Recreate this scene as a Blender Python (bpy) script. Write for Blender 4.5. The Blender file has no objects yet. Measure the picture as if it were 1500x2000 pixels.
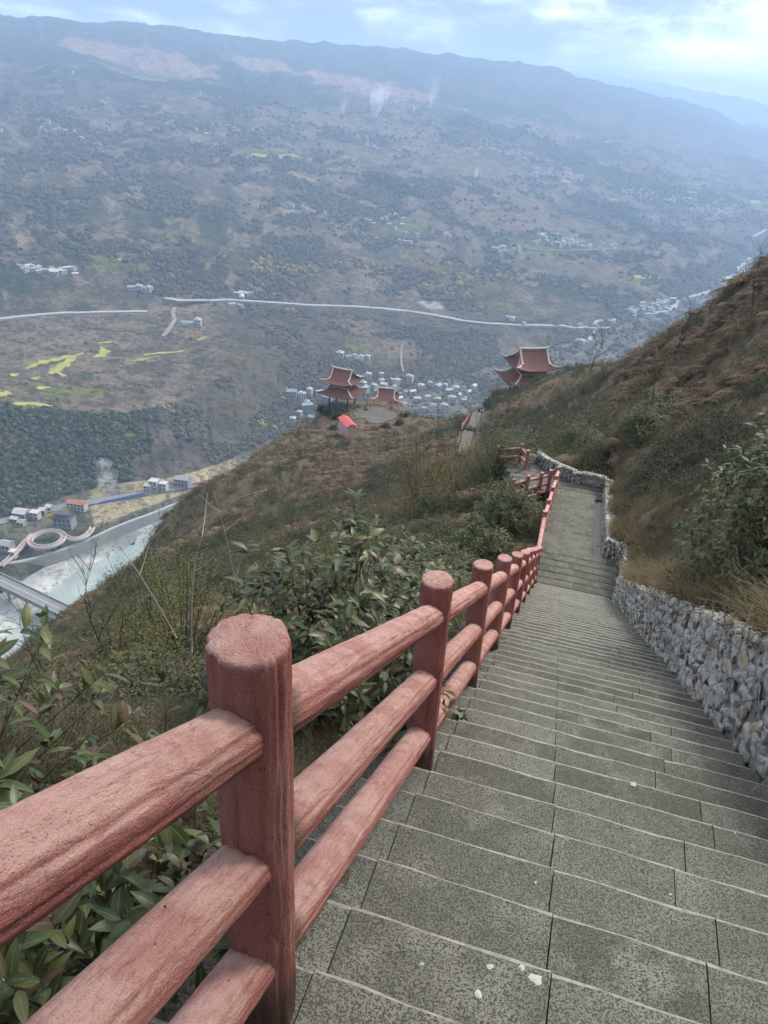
import bpy, bmesh, math, random
import numpy as np
from mathutils import Vector, Matrix

scene = bpy.context.scene
C = scene.collection
R_ = math.radians
rng = np.random.default_rng(11)
random.seed(11)

# ---------------------------------------------------------------- camera
cam_d = bpy.data.cameras.new('camera'); cam = bpy.data.objects.new('camera', cam_d); C.objects.link(cam)
PITCH, ROLL, FPX = R_(29.2094), R_(3.2388), 1410.47
cam_d.sensor_fit = 'VERTICAL'; cam_d.sensor_height = 36.0; cam_d.lens = FPX / 2000 * 36.0
cam_d.clip_start = .05; cam_d.clip_end = 60000
_f = Vector((0, math.cos(PITCH), -math.sin(PITCH))); _u = Vector((0, math.sin(PITCH), math.cos(PITCH))); _r = Vector((1, 0, 0))
_R = math.cos(ROLL) * _r + math.sin(ROLL) * _u; _U = -math.sin(ROLL) * _r + math.cos(ROLL) * _u
cam.matrix_world = Matrix((( _R.x, _U.x, -_f.x, 0), (_R.y, _U.y, -_f.y, 0), (_R.z, _U.z, -_f.z, 0), (0, 0, 0, 1)))
scene.camera = cam

# ---------------------------------------------------------------- node helpers
class NT:
    def __init__(s, tree): s.t = tree; s.t.nodes.clear()
    def n(s, kind, ins=None, **props):
        nd = s.t.nodes.new(kind)
        for k, v in props.items(): setattr(nd, k, v)
        for k, v in (ins or {}).items():
            if hasattr(v, 'is_output') or isinstance(v, bpy.types.NodeSocket): s.t.links.new(v, nd.inputs[k])
            else: nd.inputs[k].default_value = v
        return nd
    def math(s, op, a, b=0.0, c=None, clamp=False):
        nd = s.n('ShaderNodeMath', operation=op, use_clamp=clamp)
        for i, v in enumerate((a, b) if c is None else (a, b, c)):
            if isinstance(v, bpy.types.NodeSocket): s.t.links.new(v, nd.inputs[i])
            else: nd.inputs[i].default_value = v
        return nd.outputs[0]
    def vmul(s, v, k): return s.n('ShaderNodeVectorMath', {0: v, 1: k}, operation='MULTIPLY').outputs[0]
    def vadd(s, v, k): return s.n('ShaderNodeVectorMath', {0: v, 1: k}, operation='ADD').outputs[0]
    def noise(s, vec, scale, detail=4., rough=.55, dist=0.): return s.n('ShaderNodeTexNoise', {'Vector': vec, 'Scale': scale, 'Detail': detail, 'Roughness': rough, 'Distortion': dist}).outputs['Fac']
    def ramp(s, fac, stops):
        nd = s.n('ShaderNodeValToRGB', {'Fac': fac}); cr = nd.color_ramp
        while len(cr.elements) < len(stops): cr.elements.new(.5)
        for e, (p, c) in zip(cr.elements, stops): e.position = p; e.color = (*c, 1) if len(c) == 3 else c
        return nd.outputs['Color']
    def step(s, fac, lo, hi, a=0., b=1.): return s.n('ShaderNodeMapRange', {0: fac, 1: lo, 2: hi, 3: a, 4: b}, interpolation_type='SMOOTHSTEP').outputs[0]
    def mix(s, fac, a, b, blend='MIX'):
        nd = s.n('ShaderNodeMix', data_type='RGBA', blend_type=blend)
        for i, v in ((0, fac), (6, a), (7, b)):
            if isinstance(v, bpy.types.NodeSocket): s.t.links.new(v, nd.inputs[i])
            else: nd.inputs[i].default_value = (*v, 1) if isinstance(v, tuple) and len(v) == 3 else v
        return nd.outputs[2]

# ---------------------------------------------------------------- world: pale sky behind broken cloud
SUN_AZ, SUN_EL = R_(48), R_(46)
sun_dir = Vector((math.sin(SUN_AZ) * math.cos(SUN_EL), math.cos(SUN_AZ) * math.cos(SUN_EL), math.sin(SUN_EL)))
world = bpy.data.worlds.new('World'); scene.world = world; world.use_nodes = True
w = NT(world.node_tree)
sky = w.n('ShaderNodeTexSky', sky_type='NISHITA', sun_disc=False, sun_elevation=SUN_EL, sun_rotation=SUN_AZ, air_density=1.0, dust_density=2.0)
bg1 = w.n('ShaderNodeBackground', {'Color': sky.outputs[0], 'Strength': .10})
g = w.n('ShaderNodeTexCoord').outputs['Generated']
flat = w.vmul(g, (1.0, 1.0, 2.6))
big = w.noise(flat, 3.4, 3, .5, .3); puff = w.noise(flat, 11., 9, .6, .35); lay = w.noise(w.vmul(g, (1, 1, 9)), 3.6, 5, .55)
dens = w.math('ADD', w.math('MULTIPLY', big, .55), w.math('ADD', w.math('MULTIPLY', puff, .35), w.math('MULTIPLY', lay, .25)))
glow = w.n('ShaderNodeVectorMath', {0: g, 1: tuple(sun_dir)}, operation='DOT_PRODUCT').outputs['Value']
glow = w.step(glow, .35, 1.0, 0., .12)
dens = w.math('ADD', dens, glow)
ccol = w.ramp(dens, [(.44, (.33, .42, .60)), (.55, (.46, .56, .72)), (.62, (.80, .84, .88)), (.70, (1.0, .99, .95))])
cst = w.n('ShaderNodeMapRange', {0: dens, 1: .55, 2: .77, 3: .60, 4: 3.0}, interpolation_type='SMOOTHSTEP').outputs[0]
bg2 = w.n('ShaderNodeBackground', {'Color': ccol, 'Strength': cst})
cover = w.step(dens, .38, .56, .35, 1.0)
mx = w.n('ShaderNodeMixShader', {0: cover, 1: bg1.outputs[0], 2: bg2.outputs[0]})
w.n('ShaderNodeOutputWorld', {'Surface': mx.outputs[0]})

# ---------------------------------------------------------------- sun through thin cloud
sd = bpy.data.lights.new('sun', 'SUN'); sd.energy = 2.7; sd.angle = R_(13); sd.color = (1, .93, .82)
sun = bpy.data.objects.new('sun', sd); C.objects.link(sun)
sun.rotation_euler = sun_dir.to_track_quat('Z', 'Y').to_euler()

scene.render.engine = 'CYCLES'
scene.view_settings.view_transform = 'Standard'; scene.view_settings.look = 'None'
scene.view_settings.exposure = 0.45; scene.view_settings.gamma = 1.0; scene.view_settings.use_curve_mapping = False
scene.cycles.use_denoising = True; scene.cycles.use_adaptive_sampling = True; scene.cycles.adaptive_threshold = .03
scene.cycles.max_bounces = 4; scene.cycles.diffuse_bounces = 2; scene.cycles.glossy_bounces = 1; scene.cycles.transmission_bounces = 2
scene.cycles.transparent_max_bounces = 8; scene.cycles.volume_bounces = 1
scene.cycles.sample_clamp_indirect = 6

# ---------------------------------------------------------------- object helpers
def tag(o, label=None, cat=None, group=None, kind=None):
    if label: o['label'] = label
    if cat: o['category'] = cat
    if group: o['group'] = group
    if kind: o['kind'] = kind
    return o
def link(name, data, parent=None):
    o = bpy.data.objects.new(name, data); C.objects.link(o)
    if parent is not None: o.parent = parent
    return o
def empty(name, loc=(0, 0, 0), rz=0.0):
    o = link(name, None); o.location = loc; o.rotation_euler = (0, 0, rz); o.empty_display_size = .2
    return o
def mesh_np(name, V, Fq, mats=None, smooth=False, mi=None, attrs=None):
    """V (n,3), Fq (m,k) equal-size faces or list of lists"""
    me = bpy.data.meshes.new(name)
    V = np.asarray(V, np.float32)
    if isinstance(Fq, np.ndarray):
        m, k = Fq.shape
        me.vertices.add(len(V)); me.vertices.foreach_set('co', V.ravel())
        me.loops.add(m * k); me.loops.foreach_set('vertex_index', Fq.astype(np.int32).ravel())
        me.polygons.add(m); me.polygons.foreach_set('loop_start', np.arange(0, m * k, k, dtype=np.int32))
        if hasattr(me.polygons[0], 'loop_total') if m else False:
            try: me.polygons.foreach_set('loop_total', np.full(m, k, np.int32))
            except Exception: pass
    else:
        me.from_pydata([tuple(map(float, v)) for v in V], [], [tuple(map(int, f)) for f in Fq])
    for mt in (mats if isinstance(mats, (list, tuple)) else [mats] if mats else []): me.materials.append(mt)
    if mi is not None: me.polygons.foreach_set('material_index', np.asarray(mi, np.int32))
    me.update(calc_edges=True); me.validate(clean_customdata=False)
    if smooth: me.polygons.foreach_set('use_smooth', np.ones(len(me.polygons), bool))
    for nme, (typ, dom, arr) in (attrs or {}).items():
        a = me.attributes.new(nme, typ, dom)
        key = {'FLOAT': 'value', 'INT': 'value', 'FLOAT_VECTOR': 'vector', 'FLOAT_COLOR': 'color'}[typ]
        a.data.foreach_set(key, np.asarray(arr, np.float32 if typ != 'INT' else np.int32).ravel())
    return me
class MB:
    def __init__(s): s.V = []; s.F = []; s.M = []; s.n = 0
    def add(s, V, F, m=0):
        s.V.extend([tuple(map(float, v)) for v in V]); s.F.extend([tuple(int(i) + s.n for i in f) for f in F]); s.M += [m] * len(F); s.n += len(V); return s
    def box(s, x0, x1, y0, y1, z0, z1, m=0, M=None):
        V = [Vector((x, y, z)) for z in (z0, z1) for y in (y0, y1) for x in (x0, x1)]
        if M is not None: V = [M @ v for v in V]
        return s.add(V, [(0, 2, 3, 1), (4, 5, 7, 6), (0, 1, 5, 4), (2, 6, 7, 3), (0, 4, 6, 2), (1, 3, 7, 5)], m)
    def tube(s, pts, rad, seg=6, m=0, cap=True):
        pts = [Vector(p) for p in pts]; n = len(pts); rad = rad if hasattr(rad, '__len__') else [rad] * n
        V = []; up = Vector((0, 0, 1))
        for i, p in enumerate(pts):
            t = (pts[min(i + 1, n - 1)] - pts[max(i - 1, 0)])
            t = t.normalized() if t.length > 1e-9 else Vector((0, 0, 1))
            a = t.cross(up if abs(t.z) < .95 else Vector((1, 0, 0))).normalized(); b = t.cross(a)
            V += [p + rad[i] * (math.cos(k * 2 * math.pi / seg) * a + math.sin(k * 2 * math.pi / seg) * b) for k in range(seg)]
        F = [(i * seg + k, i * seg + (k + 1) % seg, (i + 1) * seg + (k + 1) % seg, (i + 1) * seg + k) for i in range(n - 1) for k in range(seg)]
        if cap: F += [tuple(range(seg)), tuple(range((n - 1) * seg, n * seg))]
        return s.add(V, F, m)
    def mesh(s, name, mats, smooth=False): return mesh_np(name, np.array(s.V), s.F, mats, smooth, s.M)
    def build(s, name, mats, parent=None, smooth=False): return link(name, s.mesh(name, mats, smooth), parent)

# ---------------------------------------------------------------- survey data (metres, camera at the origin)
HILL=[[-1.62,2.53,-3.01],[-3.41,5.54,-5.81],[-9.22,15.46,-14.7],[-22.69,38.86,-34.26],[-35.91,62.4,-51.91],[-35.22,51.02,-48.39],[-3.35,3.71,-4.5],[-26.44,30.02,-34.11],[-1.56,3.68,-4.06],[-3.41,8.33,-8.07],[-8.11,20.45,-17.44],[-16.88,43.86,-32.63],[-26.17,69.22,-46.93],[-39.07,104.96,-65.18],[-2.48,11.74,-9.14],[-6.5,31.33,-21.25],[-14.38,70.55,-40.83],[-31.74,146.6,-71.89],[-2.57,31.9,-19.77],[-6.37,77.74,-40.77],[-12.2,134.45,-60.88],[-16.56,181.24,-71.48],[-25.64,168.06,-73.8],[1.09,24.98,-15.25],[2.1,55.96,-29.05],[3.51,104.94,-47.7],[3.75,169.96,-67.26],[3.95,28.73,-16.02],[7.2,55.54,-27.03],[11.97,94.24,-39.97],[15.45,121.02,-47.74],[-8.2,177.81,-69.65],[-0.17,176.0,-68.47],[-6.63,147.85,-63.76],[-1.55,147.99,-63.27],[7.02,36.33,-17.87],[13.57,73.76,-31.13],[21.59,133.26,-49.06],[28.07,142.26,-50.37],[5.56,9.49,-5.86],[8.99,17.3,-9.2],[8.27,18.76,-10.07],[10.45,24.9,-11.23],[14.86,37.14,-13.79],[20.71,54.18,-16.0],[25.15,67.46,-17.17],[10.67,18.67,-8.23],[14.15,26.45,-8.57],[20.19,40.22,-8.81],[25.47,52.11,-9.12],[25.25,43.16,-6.99],[9.95,13.78,-5.93],[15.48,23.33,-6.52],[8.9,29.17,-13.37],[16.69,57.63,-21.72],[28.01,101.19,-30.87],[29.43,121.49,-38.12],[10.11,27.18,-13.05],[-3.03,-6.49,2.23],[0.14,-7.4,3.53],[-1.92,-2.64,-0.05],[1.25,-3.55,1.25],[-0.82,1.2,-2.33],[2.35,0.29,-1.03],[0.01,4.08,-4.04],[3.18,3.17,-2.74],[0.83,6.97,-5.76],[4.01,6.06,-4.46],[1.66,9.85,-7.47],[4.83,8.94,-6.17],[2.49,12.74,-9.21],[5.66,11.83,-7.92],[3.32,15.62,-10.96],[6.49,14.71,-9.66],[3.87,17.54,-12.12],[7.04,16.63,-10.82],[4.34,18.45,-12.03],[7.51,17.54,-10.94],[4.61,19.41,-12.05],[7.79,18.5,-10.95],[5.35,22.32,-12.82],[8.61,21.38,-11.52],[6.17,25.2,-13.56],[9.44,24.27,-12.26],[6.72,27.13,-14.05],[9.99,26.19,-12.75],[-58.61,138.08,-120.45],[-85.96,202.51,-195.45],[-156.29,368.2,-305.45],[-55.92,82.9,-100.45],[-111.84,165.81,-190.45],[-223.68,331.62,-305.45],[-32.01,227.76,-130.45],[-41.75,297.08,-205.45],[-62.63,445.62,-305.45],[20.92,239.09,-115.45],[28.76,328.74,-190.45],[43.58,498.1,-305.45],[49.18,183.53,-85.45],[77.65,289.78,-160.45],[144.94,540.92,-305.45],[44.74,100.49,-32.45],[73.21,164.44,-70.45],[130.16,292.33,-160.45],[244.04,548.13,-305.45],[42.43,42.43,11.55],[106.07,106.07,-0.45],[212.13,212.13,-60.45],[56.38,20.52,29.55],[140.95,51.3,39.55],[375.88,136.81,19.55],[-86.6,50.0,-85.45],[-346.41,200.0,-300.45],[-100.0,0.0,-75.45],[-400.0,0.0,-280.45],[0.0,-30.0,13.78],[0.0,-100.0,49.55],[45.96,-38.57,44.55],[-45.96,-38.57,-10.45],[-153.21,-128.56,-60.45],[229.81,-192.84,119.55],[0.0,-300.0,119.55]]
FAR_AZ=[-37.95, -32.59, -28.12, -23.28, -18.08, -12.6, -6.9, -1.1, 4.7, 10.37, 15.81, 20.94, 25.73, 31.51, 37.81]
FAR_ROWS=[[[440.0,-301.0],[475.0,-301.0],[501.0,-301.0],[530.0,-301.0],[556.0,-301.0],[595.0,-301.0],[528.0,-301.0],[452.6,-301.0],[496.0,-301.0],[570.4,-301.0],[682.0,-301.0],[868.0,-301.0],[1426.0,-301.0],[1782.5,-301.0],[2139.0,-301.0]],[[446.0,-295.0],[481.0,-295.0],[507.0,-295.0],[536.0,-295.0],[562.0,-295.0],[601.0,-295.0],[534.0,-295.0],[458.6,-295.0],[502.0,-295.0],[576.4,-295.0],[688.0,-295.0],[874.0,-295.0],[1432.0,-295.0],[1790.0,-295.0],[2148.0,-295.0]],[[520.0,-291.0],[555.0,-291.0],[576.0,-291.0],[592.0,-291.0],[590.0,-291.0],[625.0,-291.0],[720.0,-291.0],[800.0,-291.0],[880.0,-291.0],[1000.0,-291.0],[1180.0,-291.0],[1480.0,-291.0],[2390.0,-291.0],[2987.5,-291.0],[3585.0,-291.0]],[[640.0,-206.4],[650.0,-223.8],[658.0,-240.5],[650.0,-252.0],[680.0,-262.4],[760.0,-250.1],[850.0,-266.9],[920.0,-278.6],[970.0,-280.1],[1063.0,-281.7],[1226.0,-281.8],[1540.0,-281.2],[2490.0,-280.8],[3112.5,-280.8],[3735.0,-280.8]],[[900.0,-219.8],[915.0,-227.1],[930.0,-230.8],[950.0,-234.3],[970.0,-232.5],[1000.0,-237.1],[1050.0,-250.9],[1090.0,-262.1],[1090.0,-269.5],[1095.0,-271.0],[1270.0,-270.7],[1590.0,-270.5],[2640.0,-268.0],[3300.0,-268.0],[3960.0,-268.0]],[[1240.0,-169.6],[1250.0,-174.8],[1260.0,-174.7],[1280.0,-174.7],[1320.0,-179.6],[1380.0,-185.4],[1460.0,-196.2],[1540.0,-204.9],[1640.0,-213.8],[1780.0,-236.1],[1980.0,-240.8],[2350.0,-245.3],[3300.0,-235.5],[4125.0,-235.5],[4950.0,-235.5]],[[1700.0,-118.1],[1710.0,-116.6],[1730.0,-115.4],[1760.0,-113.7],[1810.0,-112.0],[1880.0,-115.1],[1980.0,-118.8],[2100.0,-122.0],[2300.0,-134.6],[2600.0,-144.4],[3000.0,-164.8],[3500.0,-179.4],[4500.0,-190.1],[5625.0,-190.1],[6750.0,-190.1]],[[2700.0,12.9],[2720.0,23.4],[2750.0,30.7],[2800.0,32.0],[2860.0,33.1],[2940.0,26.5],[3050.0,10.8],[3200.0,10.2],[3400.0,9.5],[3700.0,-11.2],[4100.0,-46.5],[4700.0,-90.8],[5800.0,-131.7],[7250.0,-131.7],[8700.0,-131.7]],[[4200.0,234.9],[4200.0,260.3],[4250.0,277.5],[4300.0,286.5],[4400.0,286.5],[4500.0,289.4],[4600.0,277.4],[4800.0,276.1],[5000.0,277.9],[5300.0,246.7],[5800.0,180.8],[6600.0,75.7],[7800.0,-43.8],[9750.0,-43.8],[11700.0,-43.8]],[[4956.0,24.9],[4956.0,50.3],[5015.0,65.0],[5074.0,71.5],[5192.0,66.5],[5310.0,64.4],[5428.0,47.4],[5664.0,36.1],[5900.0,27.9],[6254.0,-18.3],[6844.0,-109.2],[7788.0,-254.3],[9204.0,-302.0],[11505.0,-302.0],[13806.0,-302.0]]]
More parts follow.
